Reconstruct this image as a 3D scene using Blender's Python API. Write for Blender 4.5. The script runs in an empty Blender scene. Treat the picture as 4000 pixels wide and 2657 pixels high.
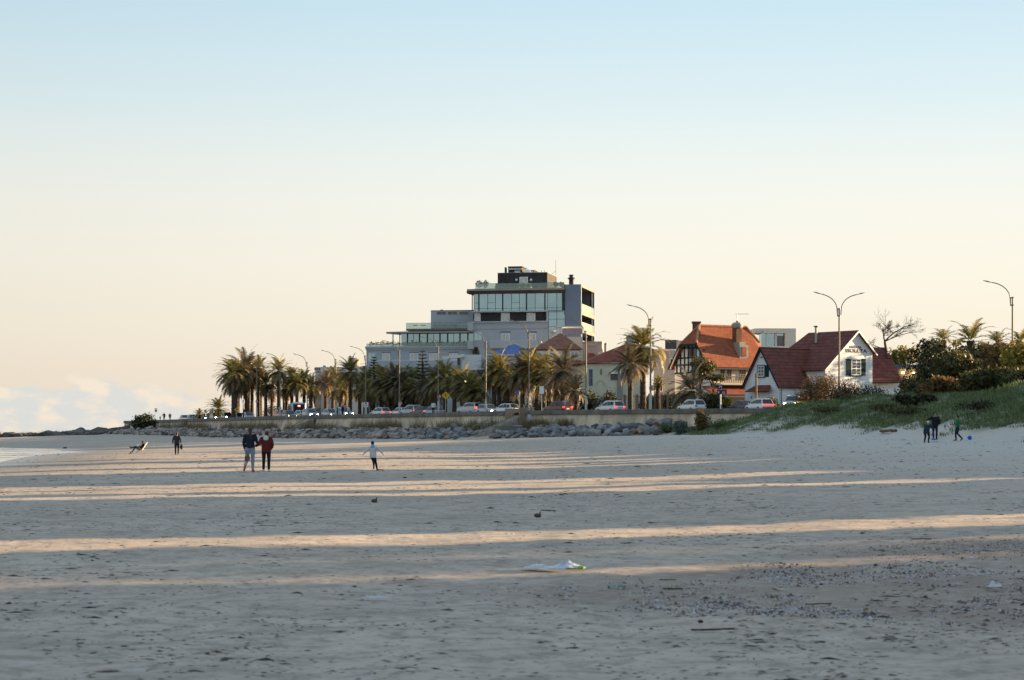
import bpy, bmesh, math, random
import numpy as np
from mathutils import Vector, Matrix, noise
R = random.Random(11)
NR = np.random.RandomState(5)
rad, sin, cos, pi = math.radians, math.sin, math.cos, math.pi
FL, HZ, CH = 8000.0, 1695.0, 1.45       # focal length and horizon of the photograph in its own pixels, eye height in metres
SC = bpy.context.scene
COL = SC.collection
ORG = {}

def P(u, v, Y):
    return Vector(((u - 2000) / FL * Y, Y, CH - (v - HZ) / FL * Y))
def PX(u, Y): return (u - 2000) / FL * Y
def ZV(v, Y): return CH - (v - HZ) / FL * Y

# ------------------------------------------------------------------ materials
def srgb(r, g, b):
    f = lambda c: (c / 255 / 12.92) if c / 255 <= .04045 else ((c / 255 + .055) / 1.055) ** 2.4
    return (f(r), f(g), f(b))
MATS = {}
def mat(name, col, rough=.75, var=.12, scale=1.5, bump=0.0, metal=0.0, emit=0.0, spec=.3, island=False, rows=0.0, rowamt=.35, bscale=None, trans=0.0, stain=0.0, coat=0.0):
    if name in MATS: return MATS[name]
    m = bpy.data.materials.new(name); m.use_nodes = True
    nt = m.node_tree; N = nt.nodes; L = nt.links; b = N['Principled BSDF']
    b.inputs['Roughness'].default_value = rough
    b.inputs['Metallic'].default_value = metal
    b.inputs['Specular IOR Level'].default_value = spec
    if coat:
        b.inputs['Coat Weight'].default_value = coat; b.inputs['Coat Roughness'].default_value = .08
    tc = N.new('ShaderNodeTexCoord')
    if island:
        g = N.new('ShaderNodeNewGeometry'); fac = g.outputs['Random Per Island']
    else:
        no = N.new('ShaderNodeTexNoise'); no.inputs['Scale'].default_value = scale; no.inputs['Detail'].default_value = 5
        L.new(tc.outputs['Object'], no.inputs['Vector'])
        rp = N.new('ShaderNodeMapRange'); rp.inputs[1].default_value = .3; rp.inputs[2].default_value = .7
        L.new(no.outputs[0], rp.inputs[0]); fac = rp.outputs[0]
    mx = N.new('ShaderNodeMix'); mx.data_type = 'RGBA'
    mx.inputs[6].default_value = tuple(max(0, c * (1 - var)) for c in col) + (1,)
    mx.inputs[7].default_value = tuple(min(1, c * (1 + var)) for c in col) + (1,)
    L.new(fac, mx.inputs[0]); out = mx.outputs[2]
    if stain:
        mp = N.new('ShaderNodeMapping'); mp.inputs['Scale'].default_value = (1.3, 1.3, .12)
        L.new(tc.outputs['Object'], mp.inputs[0])
        n2 = N.new('ShaderNodeTexNoise'); n2.inputs['Scale'].default_value = 1.0; n2.inputs['Detail'].default_value = 6
        L.new(mp.outputs[0], n2.inputs['Vector'])
        r2 = N.new('ShaderNodeMapRange'); r2.inputs[1].default_value = .48; r2.inputs[2].default_value = .72; r2.inputs[4].default_value = stain
        L.new(n2.outputs[0], r2.inputs[0])
        m2 = N.new('ShaderNodeMix'); m2.data_type = 'RGBA'
        L.new(r2.outputs[0], m2.inputs[0]); L.new(out, m2.inputs[6])
        m2.inputs[7].default_value = tuple(c * .35 for c in col) + (1,)
        out = m2.outputs[2]
    hgt = None
    if rows:
        sp = N.new('ShaderNodeSeparateXYZ'); L.new(tc.outputs['Object'], sp.inputs[0])
        a = N.new('ShaderNodeMath'); a.operation = 'MULTIPLY'; a.inputs[1].default_value = 1 / rows; L.new(sp.outputs[2], a.inputs[0])
        fr = N.new('ShaderNodeMath'); fr.operation = 'FRACT'; L.new(a.outputs[0], fr.inputs[0])
        hgt = fr.outputs[0]
        m3 = N.new('ShaderNodeMix'); m3.data_type = 'RGBA'; m3.blend_type = 'MULTIPLY'
        r3 = N.new('ShaderNodeMapRange'); r3.inputs[1].default_value = .0; r3.inputs[2].default_value = .45; r3.inputs[3].default_value = 1 - rowamt; r3.inputs[4].default_value = 1
        L.new(fr.outputs[0], r3.inputs[0])
        m3.inputs[0].default_value = 1; L.new(out, m3.inputs[6]); L.new(r3.outputs[0], m3.inputs[7]); out = m3.outputs[2]
    L.new(out, b.inputs['Base Color'])
    if bump or hgt:
        bp = N.new('ShaderNodeBump'); bp.inputs['Strength'].default_value = bump or .3; bp.inputs['Distance'].default_value = .05
        n3 = N.new('ShaderNodeTexNoise'); n3.inputs['Scale'].default_value = bscale or scale * 5; n3.inputs['Detail'].default_value = 4
        L.new(tc.outputs['Object'], n3.inputs['Vector']); L.new(n3.outputs[0], bp.inputs['Height']); L.new(bp.outputs[0], b.inputs['Normal'])
    if emit:
        b.inputs['Emission Color'].default_value = tuple(col) + (1,); b.inputs['Emission Strength'].default_value = emit
    if trans:
        b.inputs['Transmission Weight'].default_value = trans
    MATS[name] = m
    return m

def leafmat(name, c0, c1, rough=.6, trans=.25, spec=.3):
    """leaves: colour differs from leaf to leaf, some light passes through"""
    if name in MATS: return MATS[name]
    m = bpy.data.materials.new(name); m.use_nodes = True
    nt = m.node_tree; N = nt.nodes; L = nt.links; b = N['Principled BSDF']; out = N['Material Output']
    g = N.new('ShaderNodeNewGeometry'); mx = N.new('ShaderNodeMix'); mx.data_type = 'RGBA'
    mx.inputs[6].default_value = c0 + (1,); mx.inputs[7].default_value = c1 + (1,)
    L.new(g.outputs['Random Per Island'], mx.inputs[0])
    L.new(mx.outputs[2], b.inputs['Base Color']); b.inputs['Roughness'].default_value = rough; b.inputs['Specular IOR Level'].default_value = spec
    tr = N.new('ShaderNodeBsdfTranslucent'); L.new(mx.outputs[2], tr.inputs[0])
    ms = N.new('ShaderNodeMixShader'); ms.inputs[0].default_value = trans
    L.new(b.outputs[0], ms.inputs[1]); L.new(tr.outputs[0], ms.inputs[2]); L.new(ms.outputs[0], out.inputs[0])
    MATS[name] = m
    return m

def glow(name, col, strength, base=(.02, .02, .02)):
    if name in MATS: return MATS[name]
    m = bpy.data.materials.new(name); m.use_nodes = True; b = m.node_tree.nodes['Principled BSDF']
    b.inputs['Base Color'].default_value = tuple(base) + (1,)
    b.inputs['Emission Color'].default_value = tuple(col) + (1,); b.inputs['Emission Strength'].default_value = strength
    MATS[name] = m
    return m

# ------------------------------------------------------------------ mesh builder
class MB:
    def __init__(s): s.v = []; s.f = []
    def add(s, vs, fs):
        o = len(s.v); s.v += [tuple(x) for x in vs]; s.f += [tuple(i + o for i in f) for f in fs]; return s
    def quad(s, a, b, c, d): return s.add([a, b, c, d], [(0, 1, 2, 3)])
    def hexa(s, q):     # 8 corners: bottom ring 0-3, top ring 4-7
        return s.add(q, [(3, 2, 1, 0), (4, 5, 6, 7), (0, 1, 5, 4), (1, 2, 6, 5), (2, 3, 7, 6), (3, 0, 4, 7)])
    def box(s, c, sz, M=None):
        x, y, z = sz[0] / 2, sz[1] / 2, sz[2] / 2
        q = [Vector(p) for p in ((-x, -y, -z), (x, -y, -z), (x, y, -z), (-x, y, -z), (-x, -y, z), (x, -y, z), (x, y, z), (-x, y, z))]
        if M is not None: q = [M @ p for p in q]
        return s.hexa([p + Vector(c) for p in q])
    def bar(s, a, b, w, h=None):     # square bar from a to b
        return s.tube([a, b], [w, w], 4)
    def tube(s, pts, rads, n=8, cap=True, flat=1.0):
        pts = [Vector(p) for p in pts]; vs = []; fs = []
        up = Vector((0, 0, 1)); prev = None
        for i, p in enumerate(pts):
            d = (pts[min(i + 1, len(pts) - 1)] - pts[max(i - 1, 0)])
            if d.length < 1e-9: d = Vector((0, 0, 1))
            d.normalize()
            if prev is None:
                a = d.cross(up) if abs(d.z) < .95 else d.cross(Vector((0, 1, 0)))
            else:
                a = prev - d * prev.dot(d)
            a.normalize(); b = d.cross(a); prev = a
            r = rads[i] if isinstance(rads, (list, tuple)) else rads
            for k in range(n):
                t = 2 * pi * (k + .5) / n
                vs.append(p + a * (r * cos(t)) + b * (r * flat * sin(t)))
        for i in range(len(pts) - 1):
            for k in range(n):
                fs.append((i * n + k, i * n + (k + 1) % n, (i + 1) * n + (k + 1) % n, (i + 1) * n + k))
        if cap:
            fs.append(tuple(range(n - 1, -1, -1))); fs.append(tuple((len(pts) - 1) * n + k for k in range(n)))
        return s.add(vs, fs)
    def lathe(s, c, prof, n=12):        # profile of (radius, z)
        vs = []; fs = []
        for (r, z) in prof:
            for k in range(n):
                t = 2 * pi * k / n; vs.append((c[0] + r * cos(t), c[1] + r * sin(t), c[2] + z))
        for i in range(len(prof) - 1):
            for k in range(n): fs.append((i * n + k, i * n + (k + 1) % n, (i + 1) * n + (k + 1) % n, (i + 1) * n + k))
        fs.append(tuple(range(n - 1, -1, -1))); fs.append(tuple((len(prof) - 1) * n + k for k in range(n)))
        return s.add(vs, fs)
    def ell(s, c, r, n=10, m=7, M=None):
        vs = []; fs = []
        for i in range(m + 1):
            a = pi * i / m - pi / 2
            for k in range(n):
                t = 2 * pi * k / n
                p = Vector((r[0] * cos(a) * cos(t), r[1] * cos(a) * sin(t), r[2] * sin(a)))
                if M is not None: p = M @ p
                vs.append(p + Vector(c))
        for i in range(m):
            for k in range(n): fs.append((i * n + k, i * n + (k + 1) % n, (i + 1) * n + (k + 1) % n, (i + 1) * n + k))
        return s.add(vs, fs)
    def slab(s, pts, th):               # flat polygon given thickness below its normal
        pts = [Vector(p) for p in pts]; n = Vector((0, 0, 0))
        for i in range(len(pts)):
            a, b = pts[i], pts[(i + 1) % len(pts)]
            n += Vector(((a.y - b.y) * (a.z + b.z), (a.z - b.z) * (a.x + b.x), (a.x - b.x) * (a.y + b.y)))
        n.normalize()
        k = len(pts); q = [p - n * th for p in pts]
        return s.add(pts + q, [tuple(range(k)), tuple(range(2 * k - 1, k - 1, -1))] + [(i, k + i, k + (i + 1) % k, (i + 1) % k) for i in range(k)])
    def extr(s, pts, vec):              # polygon extruded along a vector
        pts = [Vector(p) for p in pts]; q = [p + Vector(vec) for p in pts]; k = len(pts)
        return s.add(pts + q, [tuple(range(k - 1, -1, -1)), tuple(range(k, 2 * k))] + [(i, (i + 1) % k, k + (i + 1) % k, k + i) for i in range(k)])
    def build(s, name, m, parent=None, smooth=False, loc=None, fix=True):
        me = bpy.data.meshes.new(name)
        o0 = Vector(loc) if loc is not None else (ORG[parent.name] if parent is not None else Vector((0, 0, 0)))
        me.from_pydata([(v[0] - o0.x, v[1] - o0.y, v[2] - o0.z) for v in s.v], [], s.f)
        if fix:
            bm = bmesh.new(); bm.from_mesh(me); bmesh.ops.recalc_face_normals(bm, faces=bm.faces); bm.to_mesh(me); bm.free()
        return link(name, me, m, parent, o0 if parent is None else None, smooth, o0)

def link(name, me, m, parent=None, loc=None, smooth=False, org=None):
    if m is not None and not me.materials: me.materials.append(m)
    if smooth: me.polygons.foreach_set('use_smooth', [True] * len(me.polygons))
    me.update()
    o = bpy.data.objects.new(name, me); COL.objects.link(o)
    if parent is not None: o.parent = parent
    if loc is not None: o.location = loc
    ORG[o.name] = Vector(org) if org is not None else Vector((0, 0, 0))
    return o

def npmesh(name, verts, quads, m, parent=None, smooth=False, org=(0, 0, 0)):
    """fast mesh from numpy arrays; quads is (n,4) or (n,3)"""
    me = bpy.data.meshes.new(name)
    v = np.asarray(verts, dtype=np.float32) - np.asarray(org, dtype=np.float32)
    q = np.asarray(quads, dtype=np.int32); k = q.shape[1]
    me.vertices.add(len(v)); me.vertices.foreach_set('co', v.ravel())
    me.loops.add(q.size); me.loops.foreach_set('vertex_index', q.ravel())
    me.polygons.add(len(q)); me.polygons.foreach_set('loop_start', np.arange(0, q.size, k, dtype=np.int32))
    me.update(calc_edges=True)
    return link(name, me, m, parent, None if parent is not None else org, smooth, org)

def tag(o, label, cat, group=None):
    o['label'] = label; o['category'] = cat
    if group: o['group'] = group
    return o
def thing(name, label, cat, loc=(0, 0, 0), group=None):
    o = bpy.data.objects.new(name, None); COL.objects.link(o); o.location = loc; o.empty_display_size = .2
    ORG[o.name] = Vector(loc)
    return tag(o, label, cat, group)
def kind(o, k): o['kind'] = k; return o
def kids(o): return [c for c in COL.objects if c.parent == o]
CH_CACHE = {}
def dup(root, loc, rz=0, label=None, group=None, scale=1.0):
    """copy a thing with its parts and their sub-parts"""
    r = root.copy(); COL.objects.link(r); r.location = loc; r.rotation_euler = (0, 0, rz); r.scale = (scale,) * 3
    if label: r['label'] = label
    if group: r['group'] = group
    if root.name not in CH_CACHE:
        ks = kids(root); CH_CACHE[root.name] = [(k, kids(k)) for k in ks]
    for k, gs in CH_CACHE[root.name]:
        c = k.copy(); COL.objects.link(c); c.parent = r
        for g in gs:
            d = g.copy(); COL.objects.link(d); d.parent = c
    return r

# ------------------------------------------------------------------ a vertical plane in the place, addressed by where the photo shows it
class Fc:
    def __init__(s, u, Y, deg):
        a = rad(deg); s.deg = deg
        s.n = Vector((sin(a), -cos(a), 0)); s.t = Vector((cos(a), sin(a), 0)); s.o = Vector((PX(u, Y), Y, 0))
    def sz(s, u, v, d=0):
        dx = (u - 2000) / FL
        k = ((s.o + s.n * d).dot(s.n)) / (dx * s.n.x + s.n.y)
        p = Vector((dx * k, k, 0))
        return (p - s.o).dot(s.t), CH - (v - HZ) / FL * k
    def w(s, a, z, d=0):
        p = s.o + s.t * a + s.n * d
        return Vector((p.x, p.y, z))
    def bx(s, mb, s0, s1, z0, z1, d0, d1):
        return mb.hexa([s.w(s0, z0, d1), s.w(s1, z0, d1), s.w(s1, z0, d0), s.w(s0, z0, d0), s.w(s0, z1, d1), s.w(s1, z1, d1), s.w(s1, z1, d0), s.w(s0, z1, d0)])
    def box(s, mb, u0, u1, v0, v1, d0, d1, z0=None):
        um = (u0 + u1) / 2
        return s.bx(mb, s.sz(u0, v0, d1)[0], s.sz(u1, v0, d1)[0], s.sz(um, v1, d1)[1] if z0 is None else z0, s.sz(um, v0, d1)[1], d0, d1)
    def side(s, sv, deg=90):
        f = Fc(2000, 1, s.deg + deg); p = s.w(sv, 0, 0); f.o = Vector((p.x, p.y, 0)); return f
    def rects(s, u0, u1, v0, v1, d):
        um = (u0 + u1) / 2
        return s.sz(u0, v0, d)[0], s.sz(u1, v0, d)[0], s.sz(um, v1, d)[1], s.sz(um, v0, d)[1]

def window(F, root, u0, u1, v0, v1, frame, pane, nx=2, ny=1, d=0.0, fw=.09, px=True, name='window'):
    """window part (frame) with one pane sub-part"""
    a0, a1, z0, z1 = F.rects(u0, u1, v0, v1, d + .08) if px else (u0, u1, v0, v1)
    mb = MB()
    F.bx(mb, a0, a1, z0, z0 + fw, d, d + .08); F.bx(mb, a0, a1, z1 - fw, z1, d, d + .08)
    F.bx(mb, a0, a0 + fw, z0 + fw, z1 - fw, d, d + .078); F.bx(mb, a1 - fw, a1, z0 + fw, z1 - fw, d, d + .078)
    for i in range(1, nx):
        c = a0 + (a1 - a0) * i / nx; F.bx(mb, c - fw * .4, c + fw * .4, z0 + fw, z1 - fw, d, d + .075)
    for j in range(1, ny):
        c = z0 + (z1 - z0) * j / ny; F.bx(mb, a0 + fw, a1 - fw, c - fw * .3, c + fw * .3, d, d + .072)
    w = mb.build(name, frame, root)
    g = MB(); F.bx(g, a0 + fw * .5, a1 - fw * .5, z0 + fw * .5, z1 - fw * .5, d - .02, d + .03); g.build('pane', pane, w)
    return w
def part(name, m, root, fn, smooth=False):
    mb = MB(); fn(mb); return mb.build(name, m, root, smooth)

M_GLASS = mat('coated_glass', (.25, .385, .47), .06, .08, .4, metal=.85, spec=.5)
M_GLASSD = mat('dark_glass', (.05, .065, .075), .05, .1, .5, metal=.2, spec=.7)
M_PANE = mat('window_pane', (.30, .34, .36), .08, .12, .8, metal=.6, spec=.5)
M_RAILGLASS = mat('railing_glass', (.55, .72, .68), .05, .06, .6, metal=.0, spec=.5, trans=.75)
M_WHITE = mat('white_paint', (.74, .75, .77), .6, .05, 2)
M_DARKMETAL = mat('dark_metal', (.05, .055, .06), .45, .1, 2, metal=.5)
M_GALV = mat('galvanised_steel', (.36, .34, .31), .45, .12, 3, metal=.4)
M_CONC = mat('concrete', (.34, .32, .28), .9, .2, .8, bump=.3, stain=.5)
EXPO, SKY_STR = 2.05, 0.101
SKY_DUST, SKY_MIX = 1.0, 0.95
_k = SKY_STR * 2 ** EXPO
_s = srgb
SKY_RAMP = [(0.0, _s(240, 226, 209)), (.026, _s(247, 235, 217)), (.052, _s(251, 244, 229)), (.077, _s(245, 245, 237)), (.1, _s(226, 240, 242)), (.14, _s(194, 226, 242)), (.3, _s(180, 206, 226)), (1.0, _s(160, 184, 210))]
_c = lambda r, g, b: tuple(x / _k for x in srgb(r, g, b))
CLOUD_DARK, CLOUD_LIGHT = _c(216, 222, 223), _c(249, 235, 214)
SAND_A, SAND_B, SAND_C, SAND_DRY, SAND_SHELL = (.46, .38, .315), (.565, .47, .39), (.25, .21, .17), (.58, .53, .48), (.27, .205, .165)
SAND_PINK = (.495, .39, .32)
# ------------------------------------------------------------------ light, sky, camera
SUN_EL, SUN_AZ = rad(7.5), rad(66.5)         # azimuth clockwise from +Y (the view direction)
SDIR = Vector((sin(SUN_AZ) * cos(SUN_EL), cos(SUN_AZ) * cos(SUN_EL), sin(SUN_EL)))
ld = bpy.data.lights.new('sun', 'SUN'); ld.energy = 5.0; ld.angle = rad(.53); ld.color = (1, .69, .37)
lo = bpy.data.objects.new('sun', ld); COL.objects.link(lo); lo.rotation_euler = SDIR.to_track_quat('Z', 'Y').to_euler(); lo.location = SDIR * 200
W = bpy.data.worlds.new('World'); SC.world = W; W.use_nodes = True
nt = W.node_tree; N = nt.nodes; L = nt.links; bg = N['Background']
sky = N.new('ShaderNodeTexSky'); sky.sky_type = 'NISHITA'; sky.sun_disc = False
sky.sun_elevation = SUN_EL; sky.sun_rotation = SUN_AZ; sky.air_density = 1.0; sky.dust_density = SKY_DUST; sky.ozone_density = 1.5; sky.altitude = 0
def nmath(op, a, b=None, c=None):
    n = N.new('ShaderNodeMath'); n.operation = op
    for i, x in enumerate((a, b, c)):
        if x is None: continue
        if isinstance(x, (int, float)): n.inputs[i].default_value = x
        else: L.new(x, n.inputs[i])
    return n.outputs[0]
def nrange(x, a, b, c=0, d=1, smooth=True):
    n = N.new('ShaderNodeMapRange'); n.interpolation_type = 'SMOOTHSTEP' if smooth else 'LINEAR'
    L.new(x, n.inputs[0])
    for i, v in enumerate((a, b, c, d)):
        if isinstance(v, (int, float)): n.inputs[i + 1].default_value = v
        else: L.new(v, n.inputs[i + 1])
    return n.outputs[0]
def nmix(fac, a, b, mode='MIX'):
    n = N.new('ShaderNodeMix'); n.data_type = 'RGBA'; n.blend_type = mode
    for i, x in ((0, fac), (6, a), (7, b)):
        if isinstance(x, (int, float)): n.inputs[i].default_value = x
        elif isinstance(x, tuple): n.inputs[i].default_value = x + (1,)
        else: L.new(x, n.inputs[i])
    return n.outputs[2]
tc = N.new('ShaderNodeTexCoord'); sp = N.new('ShaderNodeSeparateXYZ'); L.new(tc.outputs['Generated'], sp.inputs[0])
az = nmath('ARCTAN2', sp.outputs[0], sp.outputs[1]); el = nmath('ARCSINE', sp.outputs[2])
# thin evening air over the sky texture: a pale cream band that gives way to clear blue higher up
band = N.new('ShaderNodeValToRGB'); cr = band.color_ramp; cr.interpolation = 'B_SPLINE'
L.new(nrange(el, 0.0, 1.5708, 0, 1, False), band.inputs[0])
for i, (p, c) in enumerate(SKY_RAMP):
    e = cr.elements[i] if i < 2 else cr.elements.new(p)
    e.position = p; e.color = c + (1,)
skyc = nmix(SKY_MIX, sky.outputs[0], nmix(1.0, band.outputs[0], (1 / _k,) * 3, 'MULTIPLY'))
# a low bank of cumulus over the sea, and nothing elsewhere
cv = N.new('ShaderNodeCombineXYZ'); L.new(nmath('MULTIPLY', az, 42.0), cv.inputs[0]); L.new(nmath('MULTIPLY', el, 80.0), cv.inputs[1])
n1 = N.new('ShaderNodeTexNoise'); n1.inputs['Scale'].default_value = 1.0; n1.inputs['Detail'].default_value = 7; n1.inputs['Roughness'].default_value = .55; L.new(cv.outputs[0], n1.inputs['Vector'])
cv2 = N.new('ShaderNodeCombineXYZ'); L.new(nmath('ADD', nmath('MULTIPLY', az, 42.0), -.35), cv2.inputs[0]); L.new(nmath('ADD', nmath('MULTIPLY', el, 80.0), -.30), cv2.inputs[1])
n2 = N.new('ShaderNodeTexNoise'); n2.inputs['Scale'].default_value = 1.0; n2.inputs['Detail'].default_value = 7; n2.inputs['Roughness'].default_value = .55; L.new(cv2.outputs[0], n2.inputs['Vector'])
top = nmath('ADD', nrange(az, -.28, -.205, .017, .0255), nrange(az, -.20, -.11, 0, -.014))
lvl = nmath('ADD', nmath('SUBTRACT', top, el), nmath('MULTIPLY', nmath('SUBTRACT', n1.outputs[0], .5), .022))
cm = nrange(lvl, -.0010, .0034)
cm = nmath('MULTIPLY', cm, nrange(az, -.19, -.07, 1, 0))
shade = nrange(nmath('SUBTRACT', n1.outputs[0], n2.outputs[0]), -.06, .16)
cc = nmix(shade, CLOUD_DARK, CLOUD_LIGHT)
skyc = nmix(1.0, skyc, nrange(az, -.5, .10, .86, 1.0), 'MULTIPLY')
skyc = nmix(nmath('MULTIPLY', cm, .72), skyc, cc)
L.new(skyc, bg.inputs[0]); bg.inputs[1].default_value = SKY_STR
cd = bpy.data.cameras.new('camera'); cam = bpy.data.objects.new('camera', cd); COL.objects.link(cam); SC.camera = cam
cam.location = (0, 0, CH); cam.rotation_euler = (rad(90), 0, 0)
cd.sensor_width = 36; cd.lens = FL / 4000 * 36; cd.shift_y = (HZ - 1328.5) / 4000; cd.clip_start = .5; cd.clip_end = 20000
cd.dof.use_dof = True; cd.dof.focus_distance = 130; cd.dof.aperture_fstop = 5.6
SC.view_settings.view_transform = 'Standard'; SC.view_settings.look = 'None'; SC.view_settings.exposure = EXPO; SC.view_settings.gamma = 1
SC.cycles.max_bounces = 6; SC.cycles.transparent_max_bounces = 12; SC.cycles.caustics_reflective = False; SC.cycles.caustics_refractive = False
SC.cycles.use_denoising = True

# ------------------------------------------------------------------ the line of the sea wall
WALL_UY = [(3200, 231.5), (3080, 234), (2700, 242), (2380, 250), (2080, 260), (1950, 266), (1700, 282), (1400, 305), (1228, 322), (1000, 352), (860, 380), (650, 425), (490, 463)]
WU = np.array([a for a, b in WALL_UY][::-1], float); WY = np.array([b for a, b in WALL_UY][::-1], float)
def wallY(u):                    # smooth: 1/Y along u
    return float(1 / np.interp(u, WU, 1 / WY))
def wallp(u): Y = wallY(u); return Vector((PX(u, Y), Y, 0))
WPOLY = np.array([[*wallp(u)[:2]] for u in np.linspace(490, 3200, 120)])       # from the far left end to the near right end
def polyd(X, Y, poly):
    """signed distance to a polyline (positive on the left of its direction) and the parameter along it"""
    X = np.asarray(X, float); Y = np.asarray(Y, float)
    best = np.full(X.shape, 1e9); sgn = np.zeros(X.shape); par = np.zeros(X.shape)
    for i in range(len(poly) - 1):
        a = poly[i]; b = poly[i + 1]; d = b - a; l2 = d @ d
        t = np.clip(((X - a[0]) * d[0] + (Y - a[1]) * d[1]) / l2, 0, 1)
        qx = X - a[0] - t * d[0]; qy = Y - a[1] - t * d[1]; D = np.hypot(qx, qy)
        c = d[0] * (Y - a[1]) - d[1] * (X - a[0])
        k = D < best; best = np.where(k, D, best); sgn = np.where(k, np.sign(c), sgn); par = np.where(k, i + t, par)
    return best * np.where(sgn == 0, 1, sgn), par
def landd(x, y):                 # metres landward of the wall (negative = on the beach)
    return float(polyd(np.array([x]), np.array([y]), WPOLY)[0][0])
def at_off(u, off):
    """the point seen in column u that lies `off` metres landward of the wall"""
    lo_, hi_ = wallY(u) * .6, wallY(u) * 2.2
    for _ in range(40):
        m_ = (lo_ + hi_) / 2
        if landd(PX(u, m_), m_) < off: lo_ = m_
        else: hi_ = m_
    return Vector((PX(u, lo_), lo_, 0))
def tang(u):                     # direction along the wall towards the far left
    a, b = wallp(u + 12), wallp(u - 12); d = b - a; d.normalize(); return d
FOOT = [P(2700, 1703, 229), P(3000, 1698, 207), P(3300, 1705, 170), P(3640, 1722, 138), P(4000, 1738, 114), Vector((30, 60, .5)), Vector((32, 0, .3)), Vector((34, -60, .3))]
TOPL = [P(2700, 1688, 240), P(2850, 1652, 237.5), P(2950, 1626, 235.5), P(3080, 1594, 231), P(3300, 1560, 214), P(3500, 1540, 196), P(3700, 1546, 178), P(4000, 1517, 160), Vector((46, 100, 5)), Vector((50, 0, 5)), Vector((52, -60, 5))]
GROUND_Z, SEA_Z = 4.03, -.36
ZB_U = np.array([300, 600, 1070, 1500, 2000, 2400, 2720, 3300], float); ZB_Z = np.array([.4, 1.25, .74, .7, .65, .8, 1.1, 1.3])
SHORE = np.array([[-60, 0, 60, 116, 160, 190, 205, 225, 245, 258, 266, 272, 300, 600], [-34, -30, -27, -30, -38, -42.5, -45, -49.5, -55, -62, -90, -150, -190, -220]], float)
NOFF = Vector((13.1, 7.7, 3.3))
def terrain(X, Y, fine=True):
    X = np.asarray(X, float); Y = np.asarray(Y, float)
    d, par = polyd(X, Y, WPOLY); u = 490 + par / 119 * (3200 - 490)
    zb = np.interp(u, ZB_U, ZB_Z)
    sm = lambda t: t * t * (3 - 2 * t)
    sea = -.0106 * np.maximum(0, -X - 8) - .0 * Y
    sea = np.maximum(sea, -.62)
    rise = sm(np.clip((75 + d) / 67, 0, 1)); z = sea * (1 - rise) + zb * rise
    pile = np.clip((9 + d) / 9, 0, 1); z = z + pile * 1.45
    xs = np.interp(Y, SHORE[0], SHORE[1])
    gx = X - xs; z = np.minimum(z, SEA_Z + .02 * gx + .0006 * np.clip(gx, 0, 300) ** 2)
    z = np.where((d > .3) , np.minimum(2.6, z + 2.5), z)
    # the spit of rock at the far left runs on from the end of the wall
    end = WPOLY[0]
    gd, gp = polyd(X, Y, np.array([[-170., 425.], [-118., 440.], [end[0], end[1]]]))
    hump = (.55 + .5 * np.clip(gp - .6, 0, 1.4)) * np.exp(-(gd / 9) ** 2) + .0
    beyond = (X < end[0] + 4) & (gd > 0)
    z = np.where(beyond, np.minimum(z, 1.1 - .12 * gd), z)
    z = np.where(X < end[0] + 6, np.maximum(z, hump + .25 - .10 * np.abs(gd)), z)
    # dune
    fd, fp = polyd(X, Y, np.array([[p.x, p.y] for p in FOOT])); td, tp = polyd(X, Y, np.array([[p.x, p.y] for p in TOPL]))
    zf = np.interp(fp, range(len(FOOT)), [p.z for p in FOOT]); zt = np.interp(tp, range(len(TOPL)), [p.z for p in TOPL])
    a = np.clip(fd, 0, None); b = np.clip(-td, 0, None)
    t = a / (a + b + 1e-6); s_ = .45 * t + .55 * sm(t)
    zd = zf + (zt - zf) * s_
    zd = np.where(td > 0, 3.2 + (zt - 3.2) * np.exp(-np.clip(td, 0, 200) / 7), zd)
    inside = (fd > 0)
    near = np.clip((fd + 32) / 32, 0, 1)
    z = np.where(inside, np.maximum(z, zd), np.where(d < -1.0, np.maximum(z, z + (zf - z) * sm(near) * (Y < 236)), z))
    return z, fd, td, d, X - xs, t
def tz(x, y):
    return float(terrain(np.array([x]), np.array([y]))[0][0])
def ground_at(u, v0):
    """where the ray of pixel (u, v0) meets the beach"""
    Y = np.concatenate([np.arange(9, 60, .05), np.arange(60, 480, .2)]); X = (u - 2000) / FL * Y
    z = terrain(X, Y)[0]; r = CH - (v0 - HZ) / FL * Y
    k = np.argmax(r <= z)
    return Vector((X[k], Y[k], z[k]))

def axis(segs):
    out = []
    for a, b, st in segs: out += list(np.arange(a, b, st))
    return np.array(out + [segs[-1][1]])
XS = axis([(-420, -170, 25), (-170, -60, 3), (-60, -18, .8), (-18, 18, .35), (18, 70, .8), (70, 140, 6)])
YS = axis([(-60, 4, 6), (4, 8, 1), (8, 40, .2), (40, 90, .5), (90, 250, 1.1), (250, 480, 2.2), (480, 640, 20)])
GX, GY = np.meshgrid(XS, YS)
Z, fd, td, wd, sh, dt = terrain(GX, GY)
flat = np.column_stack([GX.ravel(), GY.ravel()])
def fbm(x, y, s, seed):
    return noise.noise(Vector((x * s + seed, y * s - seed, seed * .37)))
def relief(x, y):      # trampled sand: soft dents and heel marks
    return .026 * fbm(x, y, 1.15, 9.0) + (.026 * fbm(x, y, 2.6, 31.0) - .016 * max(0, fbm(x, y, 1.9, 44.0) - .25) if y < 45 else 0)
nz = np.zeros(len(flat)); fdr = fd.ravel(); wdr = wd.ravel(); shr = sh.ravel()
for i, (x, y) in enumerate(flat):
    if -62 < x < 75 and y < 300 and y > 4:
        a = .035 * fbm(x, y, .35, 1.0) + .05 * fbm(x, y, .08, 5.0)
        if y < 95: a += relief(x, y)
        if fdr[i] > 0: a += min(1, fdr[i] / 5) * (.62 * fbm(x, y, .13, 3.0) + .34 * fbm(x, y, .36, 17.0))
        if shr[i] < 12: a *= max(0, shr[i]) / 12
        nz[i] = a
Zf = Z.ravel() + nz
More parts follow.
